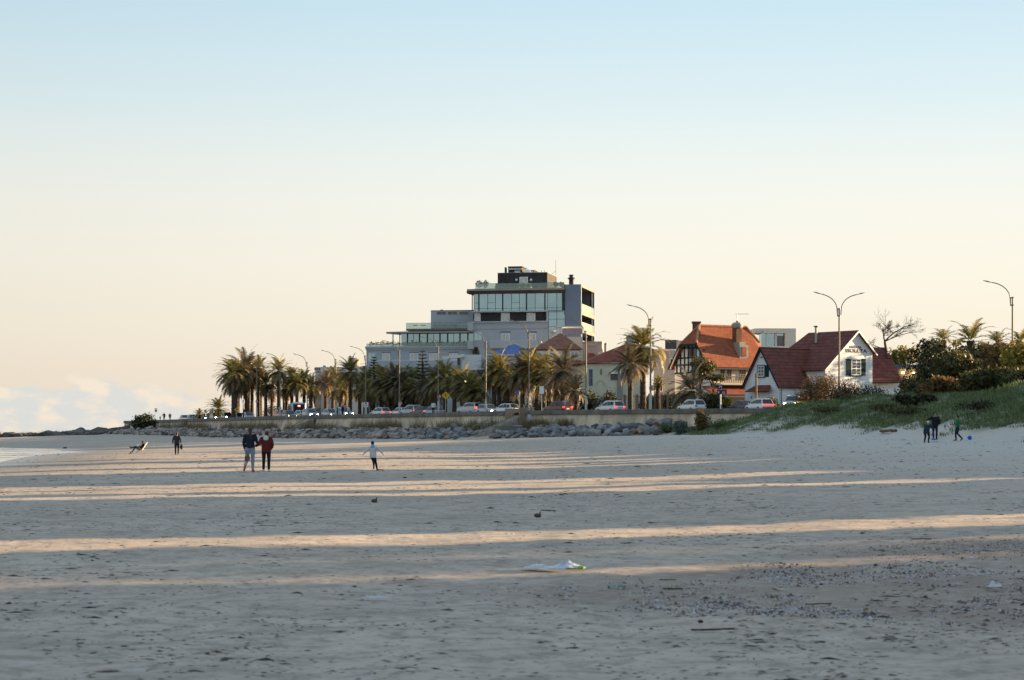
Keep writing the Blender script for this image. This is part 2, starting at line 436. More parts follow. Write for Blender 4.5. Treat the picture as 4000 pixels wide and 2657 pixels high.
nxn, nyn = len(XS), len(YS)
idx = np.arange(nxn * nyn).reshape(nyn, nxn)
quads = np.column_stack([idx[:-1, :-1].ravel(), idx[:-1, 1:].ravel(), idx[1:, 1:].ravel(), idx[1:, :-1].ravel()])
M_SAND = bpy.data.materials.new('sand'); M_SAND.use_nodes = True
nt = M_SAND.node_tree; N = nt.nodes; L = nt.links; b = N['Principled BSDF']
tc = N.new('ShaderNodeTexCoord')
def tnoise(scale, detail=4, vec=None, rough=.55):
    n = N.new('ShaderNodeTexNoise'); n.inputs['Scale'].default_value = scale; n.inputs['Detail'].default_value = detail; n.inputs['Roughness'].default_value = rough
    L.new(vec if vec is not None else tc.outputs['Object'], n.inputs['Vector']); return n.outputs[0]
c = nmix(nrange(tnoise(.12, 6), .35, .65), SAND_A, SAND_B)
sx = N.new('ShaderNodeSeparateXYZ'); L.new(tc.outputs['Object'], sx.inputs[0])
c = nmix(nmath('MULTIPLY', nrange(sx.outputs[0], -14, 16), nrange(tnoise(.09, 4), .3, .7, .4, 1)), c, SAND_PINK)
c = nmix(nrange(tnoise(.8, 6, None, .65), .40, .66, 0, .42), c, SAND_C)
c = nmix(nrange(tnoise(3.2, 6, None, .65), .45, .66, 0, .60), c, SAND_C)
c = nmix(nrange(tnoise(12, 4), .53, .68, 0, .75), c, SAND_C)
c = nmix(nrange(tnoise(4.1, 4), .55, .70, 0, .45), c, SAND_DRY)
at = N.new('ShaderNodeAttribute'); at.attribute_name = 'wet'
ats = N.new('ShaderNodeAttribute'); ats.attribute_name = 'shelly'
atd = N.new('ShaderNodeAttribute'); atd.attribute_name = 'dry'
c = nmix(nmath('MULTIPLY', atd.outputs['Fac'], .75), c, SAND_DRY)
c = nmix(nmath('MULTIPLY', ats.outputs['Fac'], nrange(tnoise(5, 6), .3, .6, .35, .95)), c, SAND_SHELL)
atg = N.new('ShaderNodeAttribute'); atg.attribute_name = 'grassy'
c = nmix(nmath('MULTIPLY', atg.outputs['Fac'], nrange(tnoise(1.5, 5), .3, .6, .55, .95)), c, nmix(nrange(tnoise(.6, 5), .35, .65), (.06, .098, .045), (.14, .155, .075)))
c = nmix(nmath('MULTIPLY', at.outputs['Fac'], .8), c, (.13, .115, .105))
L.new(c, b.inputs['Base Color'])
L.new(nrange(at.outputs['Fac'], .2, 1.0, .92, .32), b.inputs['Roughness'])
b.inputs['Specular IOR Level'].default_value = .25
bp = N.new('ShaderNodeBump'); bp.inputs['Strength'].default_value = .38; bp.inputs['Distance'].default_value = .08
hsum = nmath('ADD', nmath('MULTIPLY', tnoise(1.1, 3), .6), nmath('ADD', nmath('MULTIPLY', tnoise(4.5, 4), .35), nmath('MULTIPLY', tnoise(22, 3), .12)))
L.new(nmath('MULTIPLY', hsum, nrange(at.outputs['Fac'], 0, 1, 1, .15)), bp.inputs['Height']); L.new(bp.outputs[0], b.inputs['Normal'])
beach = npmesh('beach', np.column_stack([flat, Zf]), quads, M_SAND, smooth=True); kind(beach, 'structure')
wet = np.clip(1 - shr / 14, 0, 1) ** 1.3
def shelly(x, y):     # the band of shell grit that the tide left across the right foreground
    uu = 2000 + FL * x / np.maximum(y, 1); vv = HZ + FL * CH / np.maximum(y, 1)
    top_, bot_ = 20.9 + 1.37 * x, 17.4 - .62 * x
    return np.clip((top_ - y) / 2.6, 0, 1) * np.clip((y - bot_) / 1.2, 0, 1) * np.clip((x + .7) / 1.5, 0, 1) * np.clip((10 - x) / 3, 0, 1)
shl = np.array([shelly(x, y) * (.7 + .8 * fbm(x, y, .5, 21)) for x, y in flat]); shl = np.clip(shl * 1.6, 0, 1)
dry = np.clip((fdr + 26) / 22, 0, 1) * (flat[:, 1] < 236)
def grassiness(x, y, f_, t_, tn, w_):
    if f_ < .5 or t_ > 8 or w_ > -.4: return 0.0
    dens = noise.noise(Vector((x * .13, y * .09, 7))) + .55 * noise.noise(Vector((x * .5, y * .3, 2)))
    return min(1, max(0, 1.4 * (dens + .25 + (tn - .05 - .20 * min(1, max(0, (x - 23.5) / 5))) * 3.0)))
gr = np.array([grassiness(x, y, a, b_, c_, d_) for (x, y), a, b_, c_, d_ in zip(flat, fdr, td.ravel(), dt.ravel(), wdr)])
for nm, arr in (('wet', wet), ('shelly', shl), ('dry', dry), ('grassy', gr)):
    a = beach.data.attributes.new(nm, 'FLOAT', 'POINT'); a.data.foreach_set('value', arr.astype(np.float32))

# sea
M_SEA = mat('sea_water', (.05, .075, .09), .07, .1, .05, bump=.12, bscale=1.4, spec=.6)
sea = npmesh('sea', [(-9000, -300, SEA_Z), (900, -300, SEA_Z), (900, 14000, SEA_Z), (-9000, 14000, SEA_Z)], [(0, 1, 2, 3)], M_SEA); kind(sea, 'structure')
# ------------------------------------------------------------------ promenade, road, sea wall
def off_line(off, us): return [at_off(u, off) for u in us]
US = list(np.linspace(495, 3190, 60))
def strip(name, o0, o1, z, m, knd='structure'):
    mb = MB(); A = []; B = []
    for u in US:
        p = wallp(u); t = tang(u); n = Vector((t.y, -t.x, 0))       # landward
        A.append(p + n * o0); B.append(p + n * o1)
    vs = [(a.x, a.y, z) for a in A] + [(b_.x, b_.y, z) for b_ in B]; k = len(A)
    return kind(mb.add(vs, [(i, i + 1, k + i + 1, k + i) for i in range(k - 1)]).build(name, m), knd)
M_GRASSG = mat('park_lawn', (.075, .085, .035), .9, .35, .3, bump=.4)
M_PAVE = mat('promenade_paving', (.30, .26, .22), .9, .15, .7, bump=.2)
M_ASPH = mat('asphalt', (.055, .055, .058), .85, .2, .8, bump=.2)
M_LINE = mat('road_paint', (.65, .65, .62), .7, .15, 3)
a_, b_ = wallp(495), wallp(3190)
edge = [wallp(u) for u in US]
edge = [p + Vector((tang(u).y, -tang(u).x, 0)) * .3 for p, u in zip(edge, US)]
gp_ = [(p.x, p.y, GROUND_Z - .02) for p in edge] + [(70, 205, GROUND_Z - .02), (420, 120, GROUND_Z - .02), (420, 900, GROUND_Z - .02), (-60, 900, GROUND_Z - .02), (-80, 520, GROUND_Z - .02)]
mb = MB(); mb.add(gp_, [tuple(range(len(gp_)))])
lawn = mb.build('ground', M_GRASSG); kind(lawn, 'structure')
strip('pavement', .35, 3.3, GROUND_Z + .13, M_PAVE)
strip('kerb', 3.3, 3.5, GROUND_Z + .15, mat('kerb_stone', (.36, .34, .31), .85, .15, 2))
strip('road', 3.4, 19.0, GROUND_Z + .0, M_ASPH)
for k, (oo, ww) in enumerate(((10.8, .15), (11.2, .15), (3.9, .12), (18.6, .12))):
    strip('road_marking', oo, oo + ww, GROUND_Z + .006, M_LINE)
mb = MB()
for u in np.linspace(520, 3170, 150):
    for oo in (7.3, 14.9):
        p = wallp(u); t = tang(u); n = Vector((t.y, -t.x, 0)); q = p + n * oo
        mb.quad(*[Vector((x.x, x.y, GROUND_Z + .007)) for x in (q, q + n * .12, q + n * .12 + t * .9, q + t * .9)])
kind(mb.build('road_marking', M_LINE), 'structure')

M_WALLF = mat('weathered_render', (.66, .545, .41), .92, .24, .5, bump=.4, stain=.62)
M_COPE = mat('coping_concrete', (.185, .17, .145), .92, .25, .9, bump=.4, stain=.45)
TOPZ = 4.4
def wall_piece(u0, u1, label, group=None, dz=0.0):
    n = max(4, int(abs(u1 - u0) / 22)); us = np.linspace(u0, u1, n); mid = wallp((u0 + u1) / 2)
    root = thing('sea_wall', label, 'sea wall', (mid.x, mid.y, 0), group)
    for nm, prof, m in (('face', [(1.15, .2), (.75, 1.6), (.42, 2.7), (.28, 3.45), (.22, 3.86 + dz), (-.45, 3.86 + dz), (-.45, .2)], M_WALLF), ('coping', [(.42, 3.84 + dz), (.46, 3.9 + dz), (.46, TOPZ - .05 + dz), (.40, TOPZ + dz), (-.40, TOPZ + dz), (-.45, TOPZ - .05 + dz), (-.45, 3.85 + dz)], M_COPE)):
        vs = []; k = len(prof)
        for i, u in enumerate(us):
            p = wallp(u); t = tang(u); sw = Vector((-t.y, t.x, 0))
            wob = .02 * noise.noise(Vector((u * .02, 3, 0)))
            for (d_, z_) in prof:
                q = p + sw * (d_ + (.0 if nm == 'coping' else .05 * noise.noise(Vector((u * .05, z_, 1))))); vs.append((q.x, q.y, z_ + (wob if nm == 'coping' else 0)))
        fs = []
        for i in range(n - 1):
            for j in range(k): fs.append((i * k + j, i * k + (j + 1) % k, (i + 1) * k + (j + 1) % k, (i + 1) * k + j))
        fs += [tuple(range(k)), tuple((n - 1) * k + j for j in range(k - 1, -1, -1))]
        MB().add(vs, fs).build(nm, m, root)
    return root
wall_piece(2062, 3120, 'near stretch of sloped concrete sea wall running from the main steps into the grassy dune', dz=.0)
wall_piece(1240, 1984, 'middle stretch of stained sea wall between the two flights of beach steps', dz=-.02)
wall_piece(738, 1222, 'far stretch of sea wall behind the walking couple, with brown tufts below', dz=-.02)
wall_piece(490, 722, 'farthest end of the sea wall under the strollers, with a dark shrub against it', dz=-.02)

M_STEP = mat('worn_step_concrete', (.30, .28, .24), .95, .3, 1.2, bump=.5, stain=.5)
M_BLOCK = mat('stained_concrete_block', (.17, .155, .135), .95, .3, .8, bump=.4, stain=.5)
M_PIER = mat('brown_rendered_pier', (.30, .22, .17), .92, .2, .8, bump=.3, stain=.4)
M_RAIL = mat('painted_rail', (.20, .23, .25), .5, .2, 2, metal=.3)
def stairs(u, width, n, label, blocks=True, skew=.35, flare=.05):
    p0 = wallp(u); t = tang(u); sw = Vector((-t.y, t.x, 0)); sw = (sw + t * skew).normalized(); tt = Vector((-sw.y, sw.x, 0))
    if tt.dot(t) < 0: tt = -tt
    root = thing('beach_stairs', label, 'stairs', (p0.x, p0.y, 0))
    st = MB(); z0 = 3.82; zb_ = tz(*(p0 + sw * (n * .34))[:2]) - .15; h = (z0 - zb_) / n
    for i in range(n):
        a = p0 + sw * (i * .34 - .1); b_ = p0 + sw * ((i + 1) * .34 - .1 + .02); w = width / 2 + flare * i
        zt = z0 - h * i - .03 * R.random(); zl = zb_ - .5
        q = [a - tt * w, a + tt * w, b_ + tt * w, b_ - tt * w]
        st.hexa([(x.x, x.y, zl) for x in q] + [(x.x, x.y, zt + .012 * (i % 2)) for x in q])
    st.build('steps', M_STEP, root)
    if blocks:
        for sgn, ln, zz in ((1, 2.0, 4.75), (-1, 1.2, 4.75)):
            a = p0 + tt * sgn * (width / 2 + .25) - sw * .75; b_ = a + sw * ln
            q = [a - tt * .22, a + tt * .22, b_ + tt * .22, b_ - tt * .22]
            pr = MB(); pr.hexa([(x.x, x.y, 2.6) for x in q] + [(x.x, x.y, zz - .05 * sgn) for x in q]); pr.build('pier', M_PIER, root)
        for sgn, s0, ln, zz, wd_ in ((1, 1.9, 2.4, 2.5, .9), (-1, 1.1, 2.6, 2.45, 3.4)):
            a = p0 + tt * sgn * (width / 2 + .08 + wd_ / 2 + flare * 6) + sw * s0; b_ = a + sw * ln
            q = [a - tt * wd_ / 2, a + tt * wd_ / 2, b_ + tt * wd_ / 2, b_ - tt * wd_ / 2]
            sb = MB(); sb.hexa([(x.x, x.y, .3) for x in q] + [(x.x, x.y, zz) for x in q]); sb.build('side_block', M_BLOCK, root)
    rl = MB(); top = p0 + tt * (width / 2 + .1); 
    pts = [top - sw * .5 + Vector((0, 0, z0 + 1.0)), top + Vector((0, 0, z0 + 1.0)), top + sw * (n * .34 * .85) + tt * flare * n * .8 + Vector((0, 0, zb_ + (z0 - zb_) * .15 + .95))]
    rl.tube(pts, .045, 6)
    for f_ in (0.02, .33, .66, .98):
        q = pts[1].lerp(pts[2], f_); rl.tube([q, Vector((q.x, q.y, q.z - 1.0))], .03, 5)
    rl.build('handrail', M_RAIL, root)
    return root
stairs(2026, 3.2, 19, 'wide worn concrete beach steps with side blocks at the gap in the sea wall')
stairs(1230, 2.4, 15, 'small far flight of beach steps with a thin rail behind the walking couple', blocks=False, skew=.7)
stairs(730, 2.6, 15, 'farthest flight of beach steps near the dark shrub at the end of the wall', blocks=False, skew=.9)

# ------------------------------------------------------------------ boulders along the foot of the wall
M_ROCK = [mat('granite_grey', (.175, .178, .19), .9, .35, 1.2, bump=.5), mat('granite_pale', (.28, .275, .28), .9, .28, 1.4, bump=.5), mat('granite_dark', (.085, .085, .095), .9, .3, 1.3, bump=.5), mat('granite_pink', (.29, .205, .165), .9, .25, 1.1, bump=.5)]
def rock_mesh(seed, el=1.0):
    rr = random.Random(seed); bm = bmesh.new()
    for i in range(15):
        v = Vector((rr.gauss(0, 1), rr.gauss(0, 1), rr.gauss(0, 1))).normalized()
        v = Vector((v.x * el, v.y, v.z * .78)) * rr.uniform(.75, 1.08); bm.verts.new(v)
    bmesh.ops.convex_hull(bm, input=bm.verts)
    bmesh.ops.dissolve_limit(bm, angle_limit=rad(14), verts=bm.verts, edges=bm.edges)
    bmesh.ops.bevel(bm, geom=bm.edges[:] , offset=.05, segments=1, affect='EDGES', profile=.6)
    me = bpy.data.meshes.new('boulder'); bm.to_mesh(me); bm.free(); return me
ROCKS = [rock_mesh(100 + i, R.choice((1.0, 1.25, 1.5))) for i in range(14)]
for i, me in enumerate(ROCKS): me.materials.append(M_ROCK[(0, 1, 0, 2, 0, 1, 3, 3, 1, 0, 2, 0, 1, 0)[i]])
def add_rock(x, y, z, s, label, group, k=None):
    k = R.randrange(14) if k is None else k; o = bpy.data.objects.new('boulder', ROCKS[k]); COL.objects.link(o)
    o.location = (x, y, z); o.rotation_euler = (R.uniform(-.5, .5), R.uniform(-.5, .5), R.uniform(0, 6.28)); o.scale = (s, s * R.uniform(.85, 1.1), s * R.uniform(.8, 1.05))
    return tag(o, label, 'boulder', group)
def rock_spot(u, d_):
    p = wallp(u); t = tang(u); sw = Vector((-t.y, t.x, 0)); q = p + sw * d_; return q.x, q.y
KIND = ('grey', 'pale grey', 'dark', 'pinkish')
cand = []
for row, d_ in enumerate((7.2, 6.0, 4.8, 3.6, 2.5, 1.5)):
    u = 2085.
    while u < 2735:
        lim = 2690 if row < 3 else 2640
        Yw = wallY(u); step = R.uniform(1.0, 1.4)
        if u < lim + 45 - row * 8: cand.append((u, d_ + R.uniform(-.4, .4), R.uniform(.45, .84), row))
        u += step / ((wallp(u + 10) - wallp(u)).length / 10)
cand.sort(key=lambda c: -c[2])
nr = 0
for i, (u, d_, s, row) in enumerate(cand[:170]):
    x, y = rock_spot(u, d_); z = tz(x, y) + s * .42
    add_rock(x, y, z, s, 'rough grey boulder in the near rock pile between the main steps and the dune', 'boulders piled right of the main steps')
    nr += 1
# left of the steps: the pile goes on to the far end; the nearest hundred and fifty are stones of their own, the rest one mass
cand = []
u = 1985.
while u > 560:
    sp_ = (wallp(u - 10) - wallp(u)).length / 10
    for row, d_ in enumerate((8.0, 7.1, 6.2, 5.3, 4.4, 3.5, 2.7, 1.9)):
        cand.append((u + R.uniform(-4, 4), d_ + R.uniform(-.5, .5), R.uniform(.30, .62) * (1.35 if R.random() < .12 else 1), row))
    u -= .92 / sp_
cand = [c for c in cand if not (1125 < c[0] < 1232 and c[1] > .4 and R.random() < .9) and not (1905 < c[0] < 1990 and c[1] < 4.2)]
for (u, d_, s, row) in cand[:128]:
    x, y = rock_spot(u, d_); z = tz(x, y) + s * .42
    add_rock(x, y, z, s, 'rough grey stone in the rubble slope just left of the main steps', 'stones piled left of the main steps')
vs = []; fs = []
for (u, d_, s, row) in cand[128:]:
    x, y = rock_spot(u, d_); z = tz(x, y) + s * .35; me = ROCKS[R.randrange(14)]
    M = Matrix.Translation((x, y, z)) @ Matrix.Rotation(R.uniform(0, 6.28), 4, 'Z') @ Matrix.Rotation(R.uniform(-.6, .6), 4, 'X') @ Matrix.Diagonal((s, s, s * .9, 1))
    o_ = len(vs); vs += [tuple(M @ v.co) for v in me.vertices]; fs += [tuple(i + o_ for i in p.vertices) for p in me.polygons]
rub = MB(); rub.v, rub.f = vs, fs
rub = rub.build('rubble_slope', mat('rubble_stone', (.25, .21, .19), .92, .68, .5, island=True, bump=.5, bscale=4), fix=False)
tag(rub, 'long far slope of small grey rubble below the sea wall', 'rubble'); kind(rub, 'stuff')
# the rocky spit at the far left
vs = []; fs = []
for i in range(420):
    t_ = R.random() ** .8; x = -150 + t_ * 66; y = 428 + t_ * 34 + R.gauss(0, 3.2); s = R.uniform(.5, 1.1) * (1.5 if R.random() < .08 else 1) * (1.5 if t_ > .8 else 1)
    if x < -104 and R.random() < .35: continue
    me = ROCKS[R.randrange(14)]; z = tz(x, y) + s * .15
    M = Matrix.Translation((x, y, z)) @ Matrix.Rotation(R.uniform(0, 6.28), 4, 'Z') @ Matrix.Diagonal((s, s, s * .7, 1))
    o_ = len(vs); vs += [tuple(M @ v.co) for v in me.vertices]; fs += [tuple(i2 + o_ for i2 in p.vertices) for p in me.polygons]
sp_ = MB(); sp_.v, sp_.f = vs, fs
sp_ = sp_.build('rock_spit', mat('spit_stone', (.13, .115, .105), .92, .5, .5, island=True, bump=.5, bscale=4), fix=False)
tag(sp_, 'low dark spit of rocks on the far left shore', 'rocks'); kind(sp_, 'stuff')
for k, (u, v, Y, s, l) in enumerate(((30, 1709, 430, 1.35, 'largest brown boulder at the far left end of the rock spit'), (66, 1711, 430, .95, 'lower rounded boulder just right of the largest one on the spit'), (3, 1710, 432, .8, 'boulder cut by the left edge of the photo on the rock spit'), (440, 1699, 447, 1.0, 'broad dark boulder where the spit meets the grass below the wall end'))):
    p = P(u, v, Y); o = add_rock(p.x, p.y, p.z + s * .1, s * 1.5, l, None, (3, 10, 3, 10)[k])

# a wet boulder-free apron of dry tufts along the wall and at the spit
def tufts(name, spots, h, m, label, blades=22, spread=.25, lean=(0, 0)):
    n = len(spots) * blades; v = np.zeros((n, 3, 3)); k = 0
    for (x, y, z, s) in spots:
        for j in range(blades):
            a = R.uniform(0, 6.28); r = R.uniform(0, spread) * s; bx_, by_ = x + r * cos(a), y + r * sin(a)
            hh = h * s * R.uniform(.5, 1.1); tx, ty = (bx_ + R.gauss(0, .28) * hh + lean[0] * hh, by_ + R.gauss(0, .28) * hh + lean[1] * hh); w = .022 * s + .012
            ca, sa = cos(a) * w, sin(a) * w
            v[k] = [(bx_ - ca, by_ - sa, z - .05), (bx_ + ca, by_ + sa, z - .05), (tx, ty, z + hh)]; k += 1
    o = npmesh(name, v.reshape(-1, 3), np.arange(n * 3).reshape(-1, 3), m)
    tag(o, label, 'grass'); return kind(o, 'stuff')
M_DRYG = leafmat('dry_grass', (.15, .115, .07), (.30, .24, .14), .8)
sp_ = []
for i in range(800):
    u = R.uniform(600, 1990) if R.random() < .8 else R.uniform(2070, 2250)
    if noise.noise(Vector((u * .012, 0, 4))) < -.1: continue
    d_ = R.uniform(1.0, 2.0); x, y = rock_spot(u, d_); sp_.append((x, y, tz(x, y), R.uniform(.7, 1.6)))
tufts('wall_grass', sp_, 1.25, M_DRYG, 'brown dry grass tufts along the foot of the sea wall', 18, .5)
sp_ = []
for i in range(200):
    t_ = R.uniform(.1, 1.0); x = -135 + t_ * 50; y = 436 + t_ * 24 + R.gauss(0, 1.5); sp_.append((x, y, tz(x, y), R.uniform(.7, 1.5)))
tufts('spit_grass', sp_, .8, leafmat('spit_grass_leaf', (.06, .06, .025), (.14, .12, .05), .8), 'short windblown grass on top of the far left rock spit', 16, .6, (.35, 0))

# ------------------------------------------------------------------ dune grass
M_DUNEG = leafmat('dune_grass_leaf', (.06, .10, .045), (.22, .25, .11), .75)
pts = []
tries = 0
while len(pts) < 19000 and tries < 90000:
    tries += 1
    v_ = 0; u_ = R.uniform(2700, 4150) if R.random() < .8 else R.uniform(4150, 6200); Y_ = R.uniform(70, 238); x = PX(u_, Y_); y = Y_
    pts.append((x, y))
PA = np.array(pts); zz, fdd, tdd, wdd, shh, tt_ = terrain(PA[:, 0], PA[:, 1])
sp_ = []
for (x, y), z, f_, t_, tn, w_ in zip(pts, zz, fdd, tdd, tt_, wdd):
    if f_ < .5 or t_ > 3 or w_ > -.6: continue
    if grassiness(x, y, f_, t_, tn, w_) < R.uniform(.05, .75): continue
    lum = fbm(x, y, .13, 3.0) * .62 + .34 * fbm(x, y, .36, 17.0)
    sp_.append((x, y, z + .02 + min(1, f_ / 5) * lum, R.uniform(.5, 1.3)))
tufts('dune_grass', sp_, .30, M_DUNEG, 'green and straw coloured grass covering the dune on the right', 22, 1.0, (-.25, 0))
# ================================================================== buildings
M_LILAC = mat('grey_render', (.40, .43, .47), .85, .06, .35, bump=.1, rows=.62, rowamt=.06)
M_LILACP = mat('grey_render_smooth', (.43, .46, .50), .85, .05, .35)
M_SLATE = mat('blue_grey_cladding', (.17, .22, .30), .8, .06, .4)
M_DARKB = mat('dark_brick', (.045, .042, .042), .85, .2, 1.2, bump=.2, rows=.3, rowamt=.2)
M_SLABC = mat('slab_concrete', (.33, .31, .29), .85, .1, .5)
M_SOFFIT = mat('dark_soffit', (.16, .14, .13), .8, .1, .6)
M_PLANT = leafmat('planter_leaf', (.06, .075, .025), (.20, .19, .07))
M_WHITEW = mat('white_render', (.70, .70, .72), .8, .05, .5)
M_CREAM = mat('cream_render', (.62, .54, .42), .85, .08, .5)
M_CREAMY = mat('pale_yellow_render', (.66, .62, .48), .85, .08, .5, stain=.15)
M_PINKR = mat('pinkish_render', (.46, .36, .31), .85, .08, .5)
M_TILEB = mat('brown_tiles', (.27, .115, .075), .8, .3, 1.6, bump=.3, rows=.24, rowamt=.4)
M_TILER = mat('red_tiles', (.25, .065, .04), .8, .25, 1.6, bump=.3, rows=.24, rowamt=.3)
M_TILEO = mat('orange_tiles', (.31, .088, .04), .8, .3, 2.2, bump=.4, rows=.22, rowamt=.3)
M_TILED = mat('dark_red_tiles', (.165, .045, .033), .7, .35, 1.3, bump=.3, rows=.42, rowamt=.55)
M_TILEBL = mat('blue_glazed_tiles', (.035, .11, .36), .35, .2, 1.5, bump=.3, rows=.3, rowamt=.4)
M_TEAL = mat('dark_teal_paint', (.008, .04, .04), .8, .15, 2, spec=.1)
M_BRICKC = mat('chimney_brick', (.17, .085, .06), .9, .3, 2.5, bump=.4)
M_CHIMS = mat('chimney_stone', (.36, .33, .30), .9, .15, 2, bump=.3)

def leafclump(name, parts_, n, size, m, parent=None, org=(0, 0, 0), shell=.55, seed=1, squash=1.0):
    """leaf-sized faces spread through the volume of a few ellipsoids; parts_ = [(centre, radii), ...]"""
    rs = np.random.RandomState(seed); vol = np.array([r[0] * r[1] * r[2] for c, r in parts_]) ** .75; cnt = np.maximum(1, (n * vol / vol.sum()).astype(int))
    C = []
    for (c, r), k in zip(parts_, cnt):
        d = rs.normal(size=(k, 3)); d /= np.linalg.norm(d, axis=1)[:, None]
        q = rs.uniform(shell ** 3, 1, k) ** (1 / 3)
        lump = 1 + .22 * np.sin(d[:, 0] * 5 + rs.uniform(0, 6)) * np.cos(d[:, 2] * 6 + rs.uniform(0, 6)) + .12 * np.sin(d[:, 1] * 11 + rs.uniform(0, 6))
        C.append(np.array(c) + d * (q * lump)[:, None] * np.array(r))
    C = np.concatenate(C); k = len(C)
    a = rs.normal(size=(k, 3)); a /= np.linalg.norm(a, axis=1)[:, None]; a[:, 2] *= squash
    b_ = np.cross(a, rs.normal(size=(k, 3))); b_ /= np.linalg.norm(b_, axis=1)[:, None]
    s = size * rs.uniform(.6, 1.35, k)[:, None]
    V = np.stack([C - a * s, C + b_ * s * .45, C + a * s, C - b_ * s * .45], 1).reshape(-1, 3)
    return npmesh(name, V, np.arange(k * 4).reshape(-1, 4), m, parent, org=org)

# ---- the tall stepped apartment building
F1 = Fc(2270, 352, -10.7)
A = thing('apartment_building', 'tall stepped grey apartment building with glass floors and a dark penthouse on its roof', 'building', (F1.o.x, F1.o.y, GROUND_Z))
S = lambda u, d=0: F1.sz(u, 1400, d)[0]
Zm = lambda v, u=2100, d=0: F1.sz(u, v, d)[1]
DEP = -15.5
wall = MB()
F1.box(wall, 1848, 2141, 1259, 0, DEP, 0, z0=3.5)                       # lilac shaft
wall.build('wall', M_LILAC, A)
part('upper_wall', M_LILACP, A, lambda m: F1.box(m, 1683, 1849, 1213, 0, DEP, -3.5, z0=3.5))
part('lower_wing_wall', M_LILAC, A, lambda m: (F1.box(m, 1431, 1849, 1366, 0, DEP, -1.6, z0=3.5)))
part('cornice', M_LILACP, A, lambda m: (F1.box(m, 1426, 1849, 1352, 1359, DEP, -1.3), F1.box(m, 1428, 1849, 1359, 1366, DEP, -1.45)))
part('side_block', M_SLATE, A, lambda m: F1.box(m, 2208, 2270, 1111, 0, -.35, .25, z0=3.5))
# curtain wall floors
def glassfloor(u0, u1, v0, v1, cols, d, thin=(), hor=(), nm='glass_facade'):
    g = part(nm, M_GLASS, A, lambda m: F1.box(m, u0, u1, v0, v1, DEP, d))
    def mul(m):
        for u in cols: F1.box(m, u - 2.2, u + 2.2, v0, v1, d, d + .16)
        for u in thin: F1.box(m, u - .7, u + .7, v0, v1, d, d + .07)
        for (a0, a1, v) in hor: F1.box(m, a0, a1, v - .6, v + .6, d, d + .06)
    part('mullion', M_DARKMETAL, g, mul)
    return g
glassfloor(1850, 2208, 1145, 1214, (1870, 1963, 2056, 2128), -.3, (1905, 1935, 1998, 2029, 2090, 2139, 2175, 1851, 2207), ((1850, 2208, 1204), (1906, 1934, 1182.5), (1999, 2028, 1182.5), (1852, 1868, 1184)))
glassfloor(2141, 2208, 1214, 1392, (), -.1, (2142, 2175, 2207), ((2141, 2208, 1216), (2141, 2208, 1219), (2141, 2208, 1247), (2141, 2208, 1276), (2141, 2208, 1324)))
glassfloor(1567, 1849, 1299, 1349, (1591, 1638, 1669, 1718, 1748, 1796, 1827), -2.2, (1615, 1694, 1772), ())
part('lower_slab', M_SLABC, A, lambda m: m.slab([F1.w(S(1492), Zm(1292, 1700) + .02, -3.0), F1.w(S(1585), Zm(1293, 1700), -.6), F1.w(S(1850), Zm(1293, 1700), -.6), F1.w(S(1850), Zm(1293, 1700), DEP), F1.w(S(1585), Zm(1293, 1700), DEP)], .32))
part('lower_slab_edge', M_SOFFIT, A, lambda m: F1.box(m, 1586, 1830, 1283.5, 1291, DEP, -1.2))
zr = Zm(1133)
part('roof_slab', M_SLABC, A, lambda m: m.slab([F1.w(S(1802), Zm(1129), -4.5), F1.w(S(1830), Zm(1128), 1.2), F1.w(S(2207), Zm(1127), 1.2), F1.w(S(2207), Zm(1127), DEP + 1), F1.w(S(1802), Zm(1128), DEP + 1)], .32))
part('soffit', M_SOFFIT, A, lambda m: m.extr([F1.w(S(1826), Zm(1135), 1.0), F1.w(S(2207), Zm(1135), 1.0), F1.w(S(2207), Zm(1146), -.2), F1.w(S(1850), Zm(1146), -.2)], F1.n * -8))
part('corner_post', M_DARKMETAL, A, lambda m: m.tube([F1.w(S(1843), Zm(1213), -.4), F1.w(S(1843), Zm(1143), -.4)], .1, 6))
for u in (1521, 1548):
    part('terrace_post', M_DARKMETAL, A, lambda m: m.tube([F1.w(S(u), Zm(1352), -2.6), F1.w(S(u), Zm(1297), -2.6)], .1, 6))
# dark recessed floor with its pale frame
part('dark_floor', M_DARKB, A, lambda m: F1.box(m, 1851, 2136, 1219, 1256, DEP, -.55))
part('ledge', M_LILACP, A, lambda m: (F1.box(m, 1842, 2141, 1213.5, 1219, DEP, .25), F1.box(m, 1838, 2141, 1254.5, 1259.5, DEP, .3), F1.box(m, 2134, 2141, 1219, 1254.5, -.5, .24)))
for (a, b_) in ((1853, 1877), (1957, 1991), (2057, 2091)): window(F1, A, a, b_, 1222, 1254, M_WHITE, M_PANE, 2, 1, -.55, .14)
# shaft windows, mouldings, balconies
part('moulding', M_LILACP, A, lambda m: (F1.box(m, 1846, 2141, 1281.5, 1284, -.2, .14),))
for (a, b_) in ((1958, 1992), (2062, 2094)):
    window(F1, A, a, b_, 1302, 1334, M_WHITE, M_PANE, 2, 1, 0, .16)
    part('lintel', M_SLATE, A, lambda m: F1.box(m, a - 3, b_ + 3, 1294, 1301.5, 0, .06))
window(F1, A, 1852, 1884, 1297, 1331, M_LILACP, M_GLASS, 2, 1, 0, .06)
def balcony(u0, u1, v0, v1, d0=0, d1=1.3):
    q = part('balcony', M_LILACP, A, lambda m: F1.box(m, u0, u1, v0, v1, d0, d1))
    part('balcony_rail', M_WHITE, q, lambda m: F1.box(m, u0 - .5, u1 + .5, v0 - 1.6, v0 - .8, d1 - .1, d1 + .03))
balcony(1914, 2102, 1330, 1360); balcony(1826, 1849, 1332, 1363, -1.0, .4); balcony(1826, 1849, 1261, 1291, -1.0, .4)
